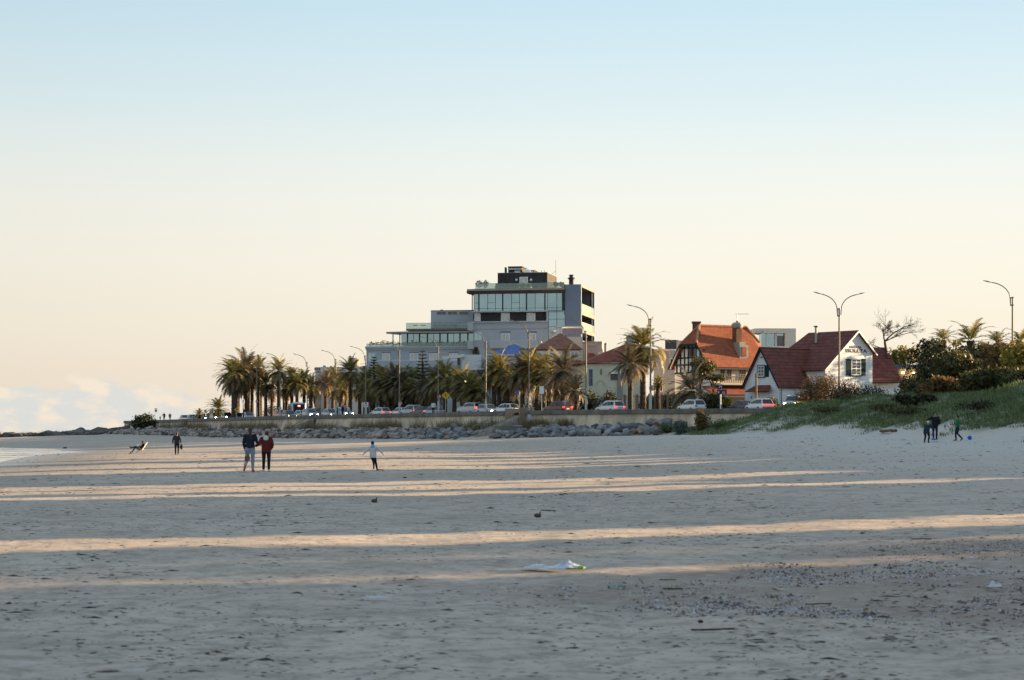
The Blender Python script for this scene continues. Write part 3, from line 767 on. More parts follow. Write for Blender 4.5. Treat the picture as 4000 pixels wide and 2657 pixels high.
# upper left block
for (a, b_) in ((1705.5, 1742), (1749, 1786), (1794, 1830)): window(F1, A, a, b_, 1217, 1229.5, M_LILACP, M_GLASSD, 2, 1, -3.5, .05)
part('parapet_cap', M_SLATE, A, lambda m: F1.box(m, 1682, 1849, 1211.6, 1213.4, DEP, -3.4))
def chimney_pot(u, v0, v1, w, d, m_):
    def fn(m):
        c = F1.w(S(u), 0, d); z0, z1 = Zm(v1, u), Zm(v0, u)
        m.lathe((c.x, c.y, 0), [(w, z0 - 1), (w, z0 + (z1 - z0) * .55), (w * 1.5, z0 + (z1 - z0) * .58), (w * 1.5, z0 + (z1 - z0) * .7), (w * .8, z0 + (z1 - z0) * .75), (w * .8, z1 - .12), (w * 1.1, z1 - .1), (w * 1.1, z1)], 8)
    return part('chimney', m_, A, fn)
chimney_pot(1696, 1202, 1214, .25, -6, M_SLATE); chimney_pot(1744, 1208, 1214, .12, -6, M_SLATE); chimney_pot(1753, 1208, 1214, .12, -6, M_SLATE)
chimney_pot(2226, 1071, 1111, .42, -1.6, mat('dark_flue', (.05, .045, .045), .8, .1, 2))
# glass parapets with planters behind
def rail(u0, u1, v0, v1, d):
    g = part('glass_railing', M_RAILGLASS, A, lambda m: F1.box(m, u0, u1, v0, v1, d - .03, d))
    part('rail_cap', M_DARKMETAL, g, lambda m: F1.box(m, u0, u1, v0 - .6, v0 + .2, d - .05, d + .02))
rail(1857, 2204, 1106, 1128, -.2); rail(1586, 1826, 1261.5, 1284, -1.5); rail(1431, 1567, 1343, 1353, -1.7); rail(1567, 1845, 1338, 1353, -1.6)
def planter(u0, u1, v0, v1, d, hh, n, box_=True, seed=1):
    s0, s1 = S(u0, d), S(u1, d); zb_, zt = Zm(v1, u0, d), Zm(v0, u0, d); k = max(1, int((s1 - s0) / .9))
    if box_:
        q = part('planter', M_LILACP, A, lambda m: F1.bx(m, s0, s1, zb_, zb_ + (zt - zb_) * .35, d - .7, d))
    else: q = A
    pp = []
    for i in range(k):
        c = F1.w(s0 + (i + .5) * (s1 - s0) / k, zb_ + (zt - zb_) * .6, d - .35); pp.append((tuple(c), ((s1 - s0) / k * .52, .4, (zt - zb_) * .45 * R.uniform(.8, 1.2))))
    leafclump('plant', pp, n, .14, M_PLANT, q, tuple(ORG[A.name]), seed=seed)
planter(1857, 1908, 1098, 1128, -.6, 1, 420, False, 3)
for i, u in enumerate((1933, 1957, 1982, 2008, 2032, 2056)): planter(u, u + 19, 1107, 1127, -.9, 1, 150, True, 10 + i)
planter(2160, 2204, 1101, 1126, -1.2, 1, 420, False, 31); planter(1440, 1562, 1336, 1354, -2.0, 1, 420, False, 32)
planter(1575, 1820, 1331, 1352, -2.0, 1, 500, False, 34); planter(1690, 1790, 1265, 1284, -2.4, 1, 320, True, 33)
part('terrace_furniture', M_SOFFIT, A, lambda m: [F1.box(m, u, u + 16, 1270, 1272, -3, -2) or F1.box(m, u + 7, u + 9, 1272, 1284, -2.6, -2.4) for u in (1612, 1642)])
# penthouse
part('penthouse', M_DARKB, A, lambda m: (F1.box(m, 1944, 2138, 1066, 1128, -14.5, -4.5), ))
part('penthouse_trim', M_SLABC, A, lambda m: F1.box(m, 1943.5, 2138.5, 1064.5, 1066.5, -14.6, -4.4))
window(F1, A, 2029, 2062, 1082, 1110, M_WHITE, M_PANE, 2, 1, -4.5, .16)
F1s = F1.side(S(2138, -4.5)); 
for k in range(3): part('slot_window', M_DARKMETAL, A, lambda m: F1s.bx(m, 7 + k * 1.2, 7.5 + k * 1.2, Zm(1100), Zm(1082), -.1, .03))
for u in (2017, 2074): part('wall_lamp', M_WHITE, A, lambda m: m.ell(F1.w(S(u, -4.3), Zm(1086, u), -4.4), (.22, .22, .22), 8, 6))
part('skylight', M_DARKB, A, lambda m: (F1.box(m, 1985, 2039, 1043, 1066, -11, -7), F1.box(m, 2061, 2087, 1057, 1066, -10, -7)))
part('skylight_roof', M_DARKMETAL, A, lambda m: (F1.box(m, 1983, 2041, 1040.5, 1043, -11.4, -6.5), F1.box(m, 2059, 2089, 1055.5, 1057, -10.4, -6.6)))
for (a, b_, c, d_) in ((1988, 2037, 1047, 1053.5), (2010, 2032, 1058, 1065), (2064, 2084, 1058, 1064)): window(F1, A, a, b_, c, d_, M_WHITE, M_PANE, 2, 1, -7, .07)
part('vent_stack', M_DARKMETAL, A, lambda m: (F1.box(m, 1971, 1978, 1044, 1066, -9, -8.4), F1.box(m, 2114, 2115.4, 1056, 1066, -9, -8.9), F1.box(m, 2126, 2127.4, 1056, 1066, -9, -8.9)))
def dish(m):
    c = F1.w(S(2062, -6), Zm(1051), -6); Mx = Matrix.Rotation(rad(60), 4, 'X')
    m.ell(c, (.55, .55, .09), 12, 6, Mx); m.tube([c, Vector((c.x, c.y, Zm(1066)))], .05, 6)
part('satellite_dish', M_WHITE, A, dish)
part('antenna_mast', M_SOFFIT, A, lambda m: (m.tube([F1.w(S(2171, -9), Zm(1110), -9), F1.w(S(2171, -9), Zm(1000), -9)], .035, 5), m.tube([F1.w(S(2145, -9), Zm(1064), -9), F1.w(S(2171, -9), Zm(1043), -9)], .03, 4)))
part('terrace_floor', M_SLABC, A, lambda m: F1.box(m, 1850, 2208, 1126, 1128.5, DEP, .6))
# lit side with deep balconies; slab and front colours darkened against the sun
FS = F1.side(0.0); SD = 15.6
zt = Zm(1111, 2270)
zl = lambda v: F1.sz(2270, v, 0)[1]
part('side_slab', mat('sun_dimmed_slab_concrete', (.20, .185, .17), .85, .1, .5), A, lambda m: [FS.bx(m, .0, SD, zl(v1), zl(v0), -3.0, .06 + .01 * i) for i, (v0, v1) in enumerate(((1112, 1121), (1216, 1229), (1287, 1299), (1358, 1370)))])
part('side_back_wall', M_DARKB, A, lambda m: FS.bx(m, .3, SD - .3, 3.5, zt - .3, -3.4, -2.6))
part('rear_wall', M_SLATE, A, lambda m: (FS.bx(m, SD - .6, SD, 3.5, zt - .02, -9, .1), F1.bx(m, S(2142), -3.3, 3.5, zl(1140), DEP, -3.3)))
for (v0, v1) in ((1186, 1216), (1257, 1287), (1330, 1358)):
    q = part('side_balcony', mat('sun_dimmed_balcony_front', (.24, .22, .20), .8, .1, .5), A, lambda m: FS.bx(m, .05, SD * .72, zl(v1) - .02, zl(v0), .0, .10))
    part('side_rail', M_RAILGLASS, q, lambda m: FS.bx(m, SD * .72, SD - .7, zl(v1), zl(v0), .02, .06))
for v0, v1 in ((1141, 1165), (1170, 1186), (1241, 1257), (1316, 1332)):
    part('lit_screen', mat('tan_screen', (.20, .165, .10), .8, .1, .5), A, lambda m: FS.bx(m, .6, 2.2, zl(v1), zl(v0), -1.4, -1.3))
part('side_column', M_DARKMETAL, A, lambda m: FS.bx(m, SD - 2.3, SD - 1.9, 3.5, zt - .4, -.5, -.1))
# lower wing windows
for (a, b_) in ((1493, 1523), (1600, 1634), (1677, 1709), (1755, 1788)):
    window(F1, A, a, b_, 1380, 1409, M_WHITE, M_PANE, 2, 1, -1.6, .16)
    part('lintel', M_SLATE, A, lambda m: F1.box(m, a - 2, b_ + 2, 1375, 1379.5, -1.6, -1.54))
window(F1, A, 1437, 1466, 1379, 1414, M_LILACP, M_GLASS, 2, 1, -1.6, .06)
part('balcony_band', M_LILACP, A, lambda m: F1.box(m, 1437, 1800, 1409, 1436, -1.6, -1.0))
part('band_rail', M_WHITE, A, lambda m: F1.box(m, 1470, 1752, 1406.5, 1408, -1.15, -1.05))
part('ground_floor', mat('lilac_grey_base', (.30, .30, .33), .85, .08, .4), A, lambda m: (F1.box(m, 1440, 1800, 1440, 0, -2, -1.25, z0=3.5)))
for (a, b_) in ((1470, 1500), (1590, 1620), (1640, 1668)): window(F1, A, a, b_, 1450, 1490, M_WHITE, M_GLASSD, 2, 3, -1.25, .12)

# ---- flat white modern house among the palms
Fw = Fc(1800, 336, -6)
B = thing('modern_house', 'low white modern house with a projecting canopy slab beside the Norfolk pine', 'house', (Fw.o.x, Fw.o.y, GROUND_Z))
part('wall', M_WHITEW, B, lambda m: Fw.box(m, 1803, 1880, 1386, 1446, -7, 0))
part('canopy', M_WHITEW, B, lambda m: m.extr([Fw.w(Fw.sz(1730, 1400)[0], Fw.sz(1730, 1394)[1], 0), Fw.w(Fw.sz(1815, 1400)[0], Fw.sz(1815, 1384)[1], 0), Fw.w(Fw.sz(1815, 1400)[0], Fw.sz(1815, 1396)[1], 0), Fw.w(Fw.sz(1730, 1400)[0], Fw.sz(1730, 1406)[1], 0)], Fw.n * .8))
part('column', M_SOFFIT, B, lambda m: Fw.box(m, 1786, 1795, 1399, 1452, -1.5, -.4))
part('balcony_glass', M_RAILGLASS, B, lambda m: Fw.box(m, 1768, 1803, 1428, 1452, -.1, -.05))
part('glass_front', M_GLASSD, B, lambda m: Fw.box(m, 1832, 1905, 1444, 1600, -6, -.8))
part('glass_bars', M_DARKMETAL, B, lambda m: [Fw.box(m, u - .7, u + .7, 1444, 1560, -.8, -.7) for u in (1832, 1850, 1868, 1886, 1904)])
part('white_ledge', M_WHITEW, B, lambda m: (Fw.box(m, 1862, 1902, 1438, 1443, -3, .1)))
part('lower_wall', M_WHITEW, B, lambda m: (Fw.box(m, 1740, 1803, 1452, 1620, -7, -1.2)))
# ---- house with the blue glazed roof
Fb = Fc(1900, 333, -4)
B = thing('blue_roofed_house', 'lilac house with a shiny blue tiled hip roof behind the palms', 'house', (Fb.o.x, Fb.o.y, GROUND_Z))
q = lambda u, v, d: Fb.w(Fb.sz(u, v, d)[0], Fb.sz(u, v, d)[1], d)
part('wall', mat('lilac_wall', (.42, .42, .46), .85, .06, .5), B, lambda m: Fb.box(m, 1903, 2027, 1386, 0, -7, -.3, z0=3.5))
e0, e1, r0, r1 = q(1900, 1385, 0), q(2030, 1385, 0), q(1985, 1353, -3.5), q(2026, 1353, -3.5)
part('roof', M_TILEBL, B, lambda m: (m.slab([e0, e1, r1, r0], .2), m.slab([e0 - Fb.n * 7, e0, r0], .2), m.slab([e1 - Fb.n * 7, e0 - Fb.n * 7, r0, r1], .2), m.slab([e1, e1 - Fb.n * 7, r1], .2)))
part('ridge_cap', M_LILACP, B, lambda m: m.tube([r0 + Vector((0, 0, .1)), q(2008, 1345, -5), q(2056, 1361, -3)], [.2, .25, .12], 6))
part('gutter', M_WHITEW, B, lambda m: Fb.box(m, 1900, 2030, 1385, 1389, -.1, .1))
window(Fb, B, 1955, 2000, 1406, 1440, M_DARKMETAL, M_PANE, 2, 1, -.3, .1)
# ---- brown hipped house in the middle
Fm = Fc(2091, 318, 4)
B = thing('brown_roofed_house', 'cream house with a big brown tiled pyramid roof in front of the tall building', 'house', (Fm.o.x, Fm.o.y, GROUND_Z))
q = lambda u, v, d: Fm.w(Fm.sz(u, v, d)[0], Fm.sz(u, v, d)[1], d)
part('upper_wall', M_CREAM, B, lambda m: Fm.box(m, 2093, 2268, 1364, 1410, -7.5, -.35))
e0, e1, ap = q(2086, 1364, 0), q(2275, 1363, 0), q(2190, 1300, -4)
part('roof', M_TILEB, B, lambda m: (m.slab([e0, e1, ap], .18), m.slab([e1, e1 - Fm.n * 8, ap], .18), m.slab([e0 - Fm.n * 8, e0, ap], .18), m.slab([e1 - Fm.n * 8, e0 - Fm.n * 8, ap], .18)))
a0, a1 = q(2001, 1424, .6), q(2100, 1424, .6)
part('lean_to_roof', M_TILEB, B, lambda m: (m.slab([a0, q(2092, 1424, .6), q(2092, 1360, -1.2), q(2082, 1366, -1.2)], .18), m.slab([q(2092, 1424, .3), q(2275, 1424, .3), q(2270, 1407, -.3), q(2092, 1407, -.3)], .15)))
part('lower_wall', M_CREAM, B, lambda m: Fm.box(m, 2020, 2270, 1424, 0, -8, -.5, z0=3.5))
for (a, b_, n_) in ((2100, 2136, 2), (2138, 2193, 3), (2228, 2262, 2)): window(Fm, B, a, b_, 1373, 1403, M_WHITE, M_PANE, n_, 1, -.35, .12)
for (a, b_) in ((2110, 2140), (2180, 2215)): window(Fm, B, a, b_, 1445, 1490, M_WHITE, M_GLASSD, 2, 2, -.5, .12)
part('finial', M_CREAM, B, lambda m: m.lathe(tuple(q(2112, 1365, -6)), [(.45, 0), (.45, .4), (.2, .5), (.35, .9), (.1, 1.3)], 10))
# ---- cream house behind with the pergola frame
Fp = Fc(2175, 339, 3)
B = thing('rooftop_house', 'cream lit house with a white pergola and pink glass panels above the brown roof', 'house', (Fp.o.x, Fp.o.y, GROUND_Z))
part('wall', M_CREAM, B, lambda m: Fp.box(m, 2190, 2276, 1316, 0, -8, 0, z0=3.5))
part('stair_wall', M_WHITEW, B, lambda m: Fp.box(m, 2177, 2196, 1277, 1318, -3, -.2))
part('pergola_frame', M_WHITEW, B, lambda m: (Fp.box(m, 2175, 2277, 1274, 1278, -3, .1), Fp.box(m, 2273, 2277, 1278, 1316, -.2, .08)))
part('pink_panel', mat('frosted_pink_panel', (.34, .24, .26), .35, .1, 1, spec=.5), B, lambda m: [Fp.box(m, a, a + 24, 1284, 1306, -.1, 0) for a in (2197, 2223, 2249)])
part('urn_chimney', M_CREAM, B, lambda m: (lambda c: m.lathe((c.x, c.y, 0), [(.35, ZV(1345, 338)), (.35, ZV(1300, 338)), (.6, ZV(1298, 338)), (.6, ZV(1292, 338)), (.35, ZV(1290, 338)), (.28, ZV(1284, 338)), (.1, ZV(1280, 338))], 10))(P(2158, 1300, 338)))
# ---- pinkish house with balustrade
Fq = Fc(2272, 330, -8)
B = thing('balustrade_house', 'pinkish flat roofed house with a small balustrade on its parapet', 'house', (Fq.o.x, Fq.o.y, GROUND_Z))
part('wall', M_PINKR, B, lambda m: (Fq.box(m, 2276, 2352, 1340, 0, -7, 0, z0=3.5)))
part('parapet', M_PINKR, B, lambda m: (Fq.box(m, 2272, 2353, 1334, 1339.5, -7.1, .1), Fq.box(m, 2285, 2330, 1352, 1354, 0, .15)))
part('balusters', M_CREAM, B, lambda m: [Fq.box(m, 2297 + k * 4.2, 2299.4 + k * 4.2, 1341, 1351, 0, .12) for k in range(8)])
part('small_roof', M_TILER, B, lambda m: m.slab([Fq.w(Fq.sz(2296, 1400, 1)[0], Fq.sz(2296, 1402, 1)[1], 1), Fq.w(Fq.sz(2332, 1400, 1)[0], Fq.sz(2332, 1396, 1)[1], 1), Fq.w(Fq.sz(2318, 1400, 0)[0], Fq.sz(2318, 1380, 0)[1], 0), Fq.w(Fq.sz(2297, 1400, 0)[0], Fq.sz(2297, 1378, 0)[1], 0)], .15))
part('corner_porch', M_CREAMY, B, lambda m: Fq.box(m, 2335, 2362, 1375, 1390, -2, .3))
# ---- pale yellow house with the red roof
Fy = Fc(2290, 306, 8)
B = thing('yellow_house', 'pale yellow house with a plain red roof and an oval window behind the two palms', 'house', (Fy.o.x, Fy.o.y, GROUND_Z))
q = lambda u, v, d: Fy.w(Fy.sz(u, v, d)[0], Fy.sz(u, v, d)[1], d)
part('wall', M_CREAMY, B, lambda m: Fy.box(m, 2292, 2520, 1416, 0, -9, 0, z0=3.5))
e0, e1, r0, r1 = q(2282, 1416, .5), q(2530, 1413, .5), q(2440, 1345, -4.5), q(2500, 1345, -4.5)
part('roof', M_TILER, B, lambda m: (m.slab([e0, e1, r1, r0], .2), m.slab([e0 - Fy.n * 10, e0, r0], .2), m.slab([e1, e1 - Fy.n * 10, r1], .2), m.slab([e1 - Fy.n * 10, e0 - Fy.n * 10, r0, r1], .2)))
part('eave_board', M_WHITE, B, lambda m: Fy.box(m, 2284, 2528, 1415, 1418.5, .2, .45))
def oval(m, u=2348, v=1453, ru=4.5, rv=13):
    c = [Fy.w(*Fy.sz(u + ru * cos(t), v + rv * sin(t), .05), .05) for t in np.linspace(0, 2 * pi, 17)[:-1]]; m.extr(c, Fy.n * -.06)
part('oval_window', M_PANE, B, oval)
window(Fy, B, 2300, 2316, 1442, 1508, mat('blue_grey_door_paint', (.18, .25, .33), .6, .1, 2), M_GLASSD, 2, 2, 0, .12, name='door')
w_ = window(Fy, B, 2386, 2414, 1454, 1485, M_SOFFIT, M_PANE, 2, 1, 0, .12)
part('hood', M_WHITE, w_, lambda m: m.slab([q(2384, 1459, .8), q(2416, 1459, .8), q(2414, 1450, 0), q(2386, 1450, 0)], .08))
def arch(m):
    o_ = [q(2345 + 23 * cos(t), 1508 - 26 * sin(t), .12) for t in np.linspace(0, pi, 13)]; i_ = [q(2345 + 18 * cos(t), 1508 - 21 * sin(t), .12) for t in np.linspace(0, pi, 13)]
    for k in range(12): m.extr([o_[k], o_[k + 1], i_[k + 1], i_[k]], Fy.n * -.12)
part('arch_trim', M_CREAM, B, arch)
part('pilaster', mat('bare_cement', (.30, .29, .27), .9, .1, 1), B, lambda m: Fy.box(m, 2414, 2432, 1418, 1560, 0, .35))
# ---- blocks seen between palm and half timbered house
Fg = Fc(2440, 335, -4)
B = thing('grey_flat_house', 'grey flat roofed house peeping out behind the tall lit palm', 'house', (Fg.o.x, Fg.o.y, GROUND_Z))
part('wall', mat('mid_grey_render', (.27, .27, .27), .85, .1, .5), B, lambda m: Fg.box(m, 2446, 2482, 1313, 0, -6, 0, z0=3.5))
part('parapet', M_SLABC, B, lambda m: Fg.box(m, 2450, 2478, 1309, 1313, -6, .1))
Fg = Fc(2600, 330, -20)
B = thing('dark_block_house', 'small dark cubic block with one lit tan side left of the half timbered gable', 'house', (Fg.o.x, Fg.o.y, GROUND_Z))
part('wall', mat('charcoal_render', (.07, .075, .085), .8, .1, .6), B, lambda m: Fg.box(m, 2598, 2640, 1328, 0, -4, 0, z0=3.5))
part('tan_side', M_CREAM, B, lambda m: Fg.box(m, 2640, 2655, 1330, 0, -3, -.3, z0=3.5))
Fg = Fc(2560, 318, -3)
B = thing('white_flat_house', 'plain white flat roofed house between the lit palm and the half timbered house', 'house', (Fg.o.x, Fg.o.y, GROUND_Z))
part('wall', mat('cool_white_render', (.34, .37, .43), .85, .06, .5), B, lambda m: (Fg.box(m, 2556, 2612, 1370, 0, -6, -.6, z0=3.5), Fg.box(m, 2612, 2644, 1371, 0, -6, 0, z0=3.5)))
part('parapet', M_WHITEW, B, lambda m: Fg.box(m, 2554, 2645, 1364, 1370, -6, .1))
window(Fg, B, 2616, 2630, 1400, 1440, M_WHITE, M_GLASSD, 1, 2, 0, .12)
window(Fg, B, 2560, 2590, 1480, 1530, M_WHITE, M_GLASSD, 2, 2, -.6, .12)
# ---- white and blue house with the water tank at the left
Fl = Fc(1230, 396, 6)
B = thing('white_house', 'white flat roofed house with red tiled porches above the left palms', 'house', (Fl.o.x, Fl.o.y, GROUND_Z))
q = lambda u, v, d: Fl.w(Fl.sz(u, v, d)[0], Fl.sz(u, v, d)[1], d)
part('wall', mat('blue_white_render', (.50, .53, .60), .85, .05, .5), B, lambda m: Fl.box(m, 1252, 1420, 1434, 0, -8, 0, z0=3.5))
part('bay', M_WHITEW, B, lambda m: Fl.box(m, 1232, 1251, 1444, 0, -6, -.5, z0=3.5))
part('bay_roof', M_SLATE, B, lambda m: Fl.box(m, 1229, 1254, 1435, 1443.5, -6, -.2))
window(Fl, B, 1234, 1249, 1447, 1460, M_WHITE, M_GLASSD, 2, 1, -.5, .1)
part('porch_roof', M_TILER, B, lambda m: (m.slab([q(1290, 1470, 2), q(1350, 1470, 2), q(1342, 1455, -.5), q(1300, 1455, -.5)], .2), m.slab([q(1226, 1500, 2), q(1262, 1500, 2), q(1254, 1484, -.5), q(1240, 1484, -.5)], .2)))
part('roof_tiles', M_TILER, B, lambda m: m.slab([q(1395, 1450, -2), q(1440, 1450, -2), q(1430, 1428, -5), q(1405, 1432, -5)], .2))
part('roof_box', M_SLATE, B, lambda m: Fl.box(m, 1262, 1272, 1428, 1436, -4, -3))
for (a, b_) in ((1300, 1320), (1370, 1390)): window(Fl, B, a, b_, 1520, 1560, M_WHITE, M_GLASSD, 2, 2, 0, .12)
Fl2 = Fc(1385, 378, 0); c = P(1383, 1440, 402)
T = thing('water_tank', 'round rooftop water tank, half lit tan, above the left palms', 'water tank', (c.x, c.y, ZV(1434, 402)))
part('drum', mat('tank_tan', (.36, .27, .20), .8, .15, 1), T, lambda m: m.lathe((c.x, c.y, 0), [(1.15, ZV(1434, 402)), (1.15, ZV(1405, 402)), (.95, ZV(1400, 402)), (.5, ZV(1398, 402))], 14))
part('base', M_SLABC, T, lambda m: m.box((c.x, c.y, ZV(1434, 402) - .7), (3.2, 3.2, 1.5)))
# ---- half timbered house
Fh = Fc(2775, 276, 30)
B = thing('half_timbered_house', 'half timbered house with a huge orange tiled roof and green framed gable', 'house', (Fh.o.x, Fh.o.y, GROUND_Z))
ez, rz_ = 11.0, 16.25                       # eave and ridge heights
w = Fh.w
LW, DP = 9.3, 8.4
part('wall', M_CREAM, B, lambda m: Fh.bx(m, 0, LW, 3.5, ez, -DP, 0))
part('roof', M_TILEO, B, lambda m: (
    m.slab([w(-.7, ez - .55, .6), w(LW + .6, ez - .55, .6), w(LW + .9, 14.0, -2.55), w(LW - .2, rz_, -4.2), w(1.1, rz_, -4.2), w(-.7, 13.7, -2.3)], .22),
    m.slab([w(LW + .6, ez - .55, -DP - .6), w(-.7, ez - .55, -DP - .6), w(-.7, 13.7, -6.1), w(1.1, rz_, -4.2), w(LW - .2, rz_, -4.2), w(LW + .9, 14, -5.85)], .22),
    m.slab([w(-.7, 13.7, -6.1), w(-.7, 13.7, -2.3), w(1.1, rz_, -4.2)], .22),
    m.slab([w(LW + .9, 14, -2.55), w(LW + .9, 14, -5.85), w(LW - .2, rz_, -4.2)], .22)))
part('ridge_tiles', mat('ridge_clay', (.42, .20, .11), .85, .2, 3), B, lambda m: (m.tube([w(1.1, rz_ + .05, -4.2), w(LW - .2, rz_ + .05, -4.2)], .16, 6), m.tube([w(1.1, rz_ + .05, -4.2), w(-.7, 13.75, -2.3)], .2, 6), m.tube([w(1.1, rz_ + .05, -4.2), w(-.7, 13.75, -6.1)], .16, 6), m.tube([w(LW - .2, rz_ + .05, -4.2), w(LW + .9, 14.05, -2.55)], .14, 6)))
G = Fh.side(0.0, -90)     # gable plane: its normal points to the sea, s runs from far to near
gs = lambda d: d + 0.0    # G.s = along +n of Fh
def gw(s, z, d): return G.w(s, z, d)
gz = lambda s: min(13.6, ez + (min(abs(s - .3), abs(s + DP + .3))) * (rz_ - ez + .5) / 4.5 - .3)
part('gable', M_WHITEW, B, lambda m: m.extr([gw(0, 3.5, .0), gw(0, ez, 0), gw(-2.3, 13.5, 0), gw(-6.1, 13.5, 0), gw(-DP, ez, 0), gw(-DP, 3.5, 0)], G.n * .02))
def timbers(m):
    for k in range(9):
        s_ = -.5 - k * .92; top_ = gz(s_)
        G.bx(m, s_ - .09, s_ + .09, ez - 1.2, top_, .02, .12)
    for z_ in (ez - 1.2, ez - .1, ez + .85, ez + 2.2):
        x0 = -.15 if z_ < ez else -.15 - max(0, (z_ - ez)) * .83; G.bx(m, -DP - x0, x0, z_ - .1, z_ + .1, .02, .135)
part('timber_frame', M_TEAL, B, timbers)
part('gable_window', M_DARKMETAL, B, lambda m: (G.bx(m, -4.9, -3.6, ez + 1.0, ez + 2.1, .02, .06),))
part('barge_board', M_TEAL, B, lambda m: (m.slab([gw(.6, ez - .75, .72), gw(-2.3, 13.5, .72), gw(-2.3, 13.85, .72), gw(.6, ez - .38, .72)], .08), m.slab([gw(-DP - .6, ez - .38, .72), gw(-6.1, 13.85, .72), gw(-6.1, 13.5, .72), gw(-DP - .6, ez - .75, .72)], .08), m.slab([gw(-6.1, 13.4, .72), gw(-2.3, 13.4, .72), gw(-2.3, 13.72, .72), gw(-6.1, 13.72, .72)], .08)))
part('bracket', M_WHITE, B, lambda m: (m.tube([gw(-DP - .1, ez - .6, .7), gw(-6.4, 13.2, .7)], .1, 4), m.tube([gw(-DP - .3, ez - .2, .0), gw(-DP - .3, ez - .2, .7)], .1, 4)))
part('purlin', M_TEAL, B, lambda m: [m.tube([gw(s, z, 0), gw(s, z, .75)], .11, 4) for s, z in ((-7.9, ez + .5), (-7.0, ez + 1.6), (-1.3, ez + .9), (-2.2, ez + 2.0))])
def chim(m):
    c = Fh.w(1.2, 0, -5.0); m.hexa([c + Vector((x, y, z)) for z in (14.0, 16.6) for x, y in ((-.5, -.45), (.5, -.45), (.5, .45), (-.5, .45))]); m.hexa([c + Vector((x, y, z)) for z in (16.6, 16.85) for x, y in ((-.6, -.55), (.6, -.55), (.6, .55), (-.6, .55))])
part('left_chimney', M_BRICKC, B, chim)
cx = Fh.sz(2897, 1360, -1.2)[0]
def chim2(m): Fh.bx(m, cx - .48, cx + .42, 12.3, 16.0, -2.7, -1.75)
cq = part('tall_chimney', M_BRICKC, B, chim2)
part('chimney_cap', M_CHIMS, cq, lambda m: (lambda c: m.lathe((c.x, c.y, 0), [(.62, 15.9), (.8, 16.1), (.8, 16.45), (.55, 16.7), (.2, 16.75), (.15, 17.0)], 12))(Fh.w(cx, 0, -2.2)))
part('chimney_base', M_CHIMS, cq, lambda m: (Fh.bx(m, cx - .8, cx + .65, 11.6, 13.6, -2.6, -.55), Fh.bx(m, cx - .6, cx + .45, 13.6, 14.0, -2.6, -.9)))
part('base_panel', M_TILEO, cq, lambda m: Fh.bx(m, cx - .45, cx + .3, 12.0, 13.3, -.6, -.5))
c = Fh.w(cx, 0, -2.2)
part('tv_aerial', M_GALV, cq, lambda m: (m.tube([Vector((c.x, c.y, 16.9)), Vector((c.x, c.y, ZV(1226, c.y)))], .05, 5), m.tube([P(2873, 1227, c.y), P(2925, 1227, c.y)], .04, 4), m.tube([P(2885, 1229, c.y - .3), P(2885, 1229, c.y + .4)], .03, 4), m.tube([P(2912, 1227, c.y - .4), P(2912, 1227, c.y + .4)], .03, 4)))
part('eave_board', M_DARKMETAL, B, lambda m: Fh.bx(m, -.7, LW + .6, ez - .85, ez - .62, .45, .55))
for (a, b_) in ((2815, 2832), (2840, 2858)): window(Fh, B, a, b_, 1436, 1482, M_SOFFIT, M_GLASSD, 2, 2, 0, .12)
window(Fh, B, 2890, 2914, 1440, 1485, mat('varnished_wood', (.20, .12, .07), .6, .2, 3), M_GLASSD, 2, 2, 0, .2, name='door')
q = part('balcony', M_CREAM, B, lambda m: Fh.bx(m, .6, LW, 8.05, 8.3, 0, 1.5))
part('balcony_rail', M_SOFFIT, q, lambda m: [Fh.bx(m, .6 + k * .3, .72 + k * .3, 8.3, 9.15, 1.4, 1.46) for k in range(29)] + [Fh.bx(m, .6, LW, 9.15, 9.25, 1.38, 1.48)])
part('porch_roof', M_TILER, B, lambda m: m.slab([w(-1.5, 6.75, 2.6), w(LW - 1.6, 6.75, 2.6), w(LW - 1.6, 7.9, .2), w(-1.5, 7.9, .2)], .18))
part('porch_post', M_CREAM, B, lambda m: m.tube([w(LW - 1.9, 3.5, 2.3), w(LW - 1.9, 6.7, 2.3)], .22, 10))
part('garage_shade_panel', M_DARKB, B, lambda m: Fh.bx(m, 2.4, LW - 2.4, 3.5, 6.5, .0, .04))  # flat dark panel painted for the shade inside the garage
part('porch_beam', M_WHITE, B, lambda m: Fh.bx(m, -1.3, LW - 1.7, 6.4, 6.6, 2.2, 2.35))
hs_ = 302 / 276; B.location = (Fh.o.x * hs_, 302, GROUND_Z + (GROUND_Z - CH) * (hs_ - 1)); B.scale = (hs_,) * 3
# ---- white modern house behind
Fz = Fc(2988, 335, 4)
B = thing('cubic_house', 'white cubic modern house with a big glazed opening behind the red roofs', 'house', (Fz.o.x, Fz.o.y, GROUND_Z))
M_WARMW = mat('warm_white_render', (.60, .57, .55), .85, .05, .5)
part('wall', M_WARMW, B, lambda m: (Fz.box(m, 2988, 3109, 1283, 1301, -7, 0), Fz.box(m, 3067, 3109, 1301, 0, -7, -.002, z0=3.5), Fz.box(m, 2950, 3067, 1352, 0, -7, -.004, z0=3.5), Fz.box(m, 2950, 2990, 1283, 1301, -7, -1.5)))
q = part('glazing', M_GLASS, B, lambda m: Fz.box(m, 2974, 3067, 1301, 1352, -3, -.8))
part('glazing_bars', M_WARMW, q, lambda m: (Fz.box(m, 3027, 3034, 1301, 1352, -.8, -.5), Fz.box(m, 2993, 2995, 1301, 1352, -.8, -.6)))
part('dark_pane', M_GLASSD, q, lambda m: Fz.box(m, 3036, 3062, 1312, 1352, -.8, -.7))

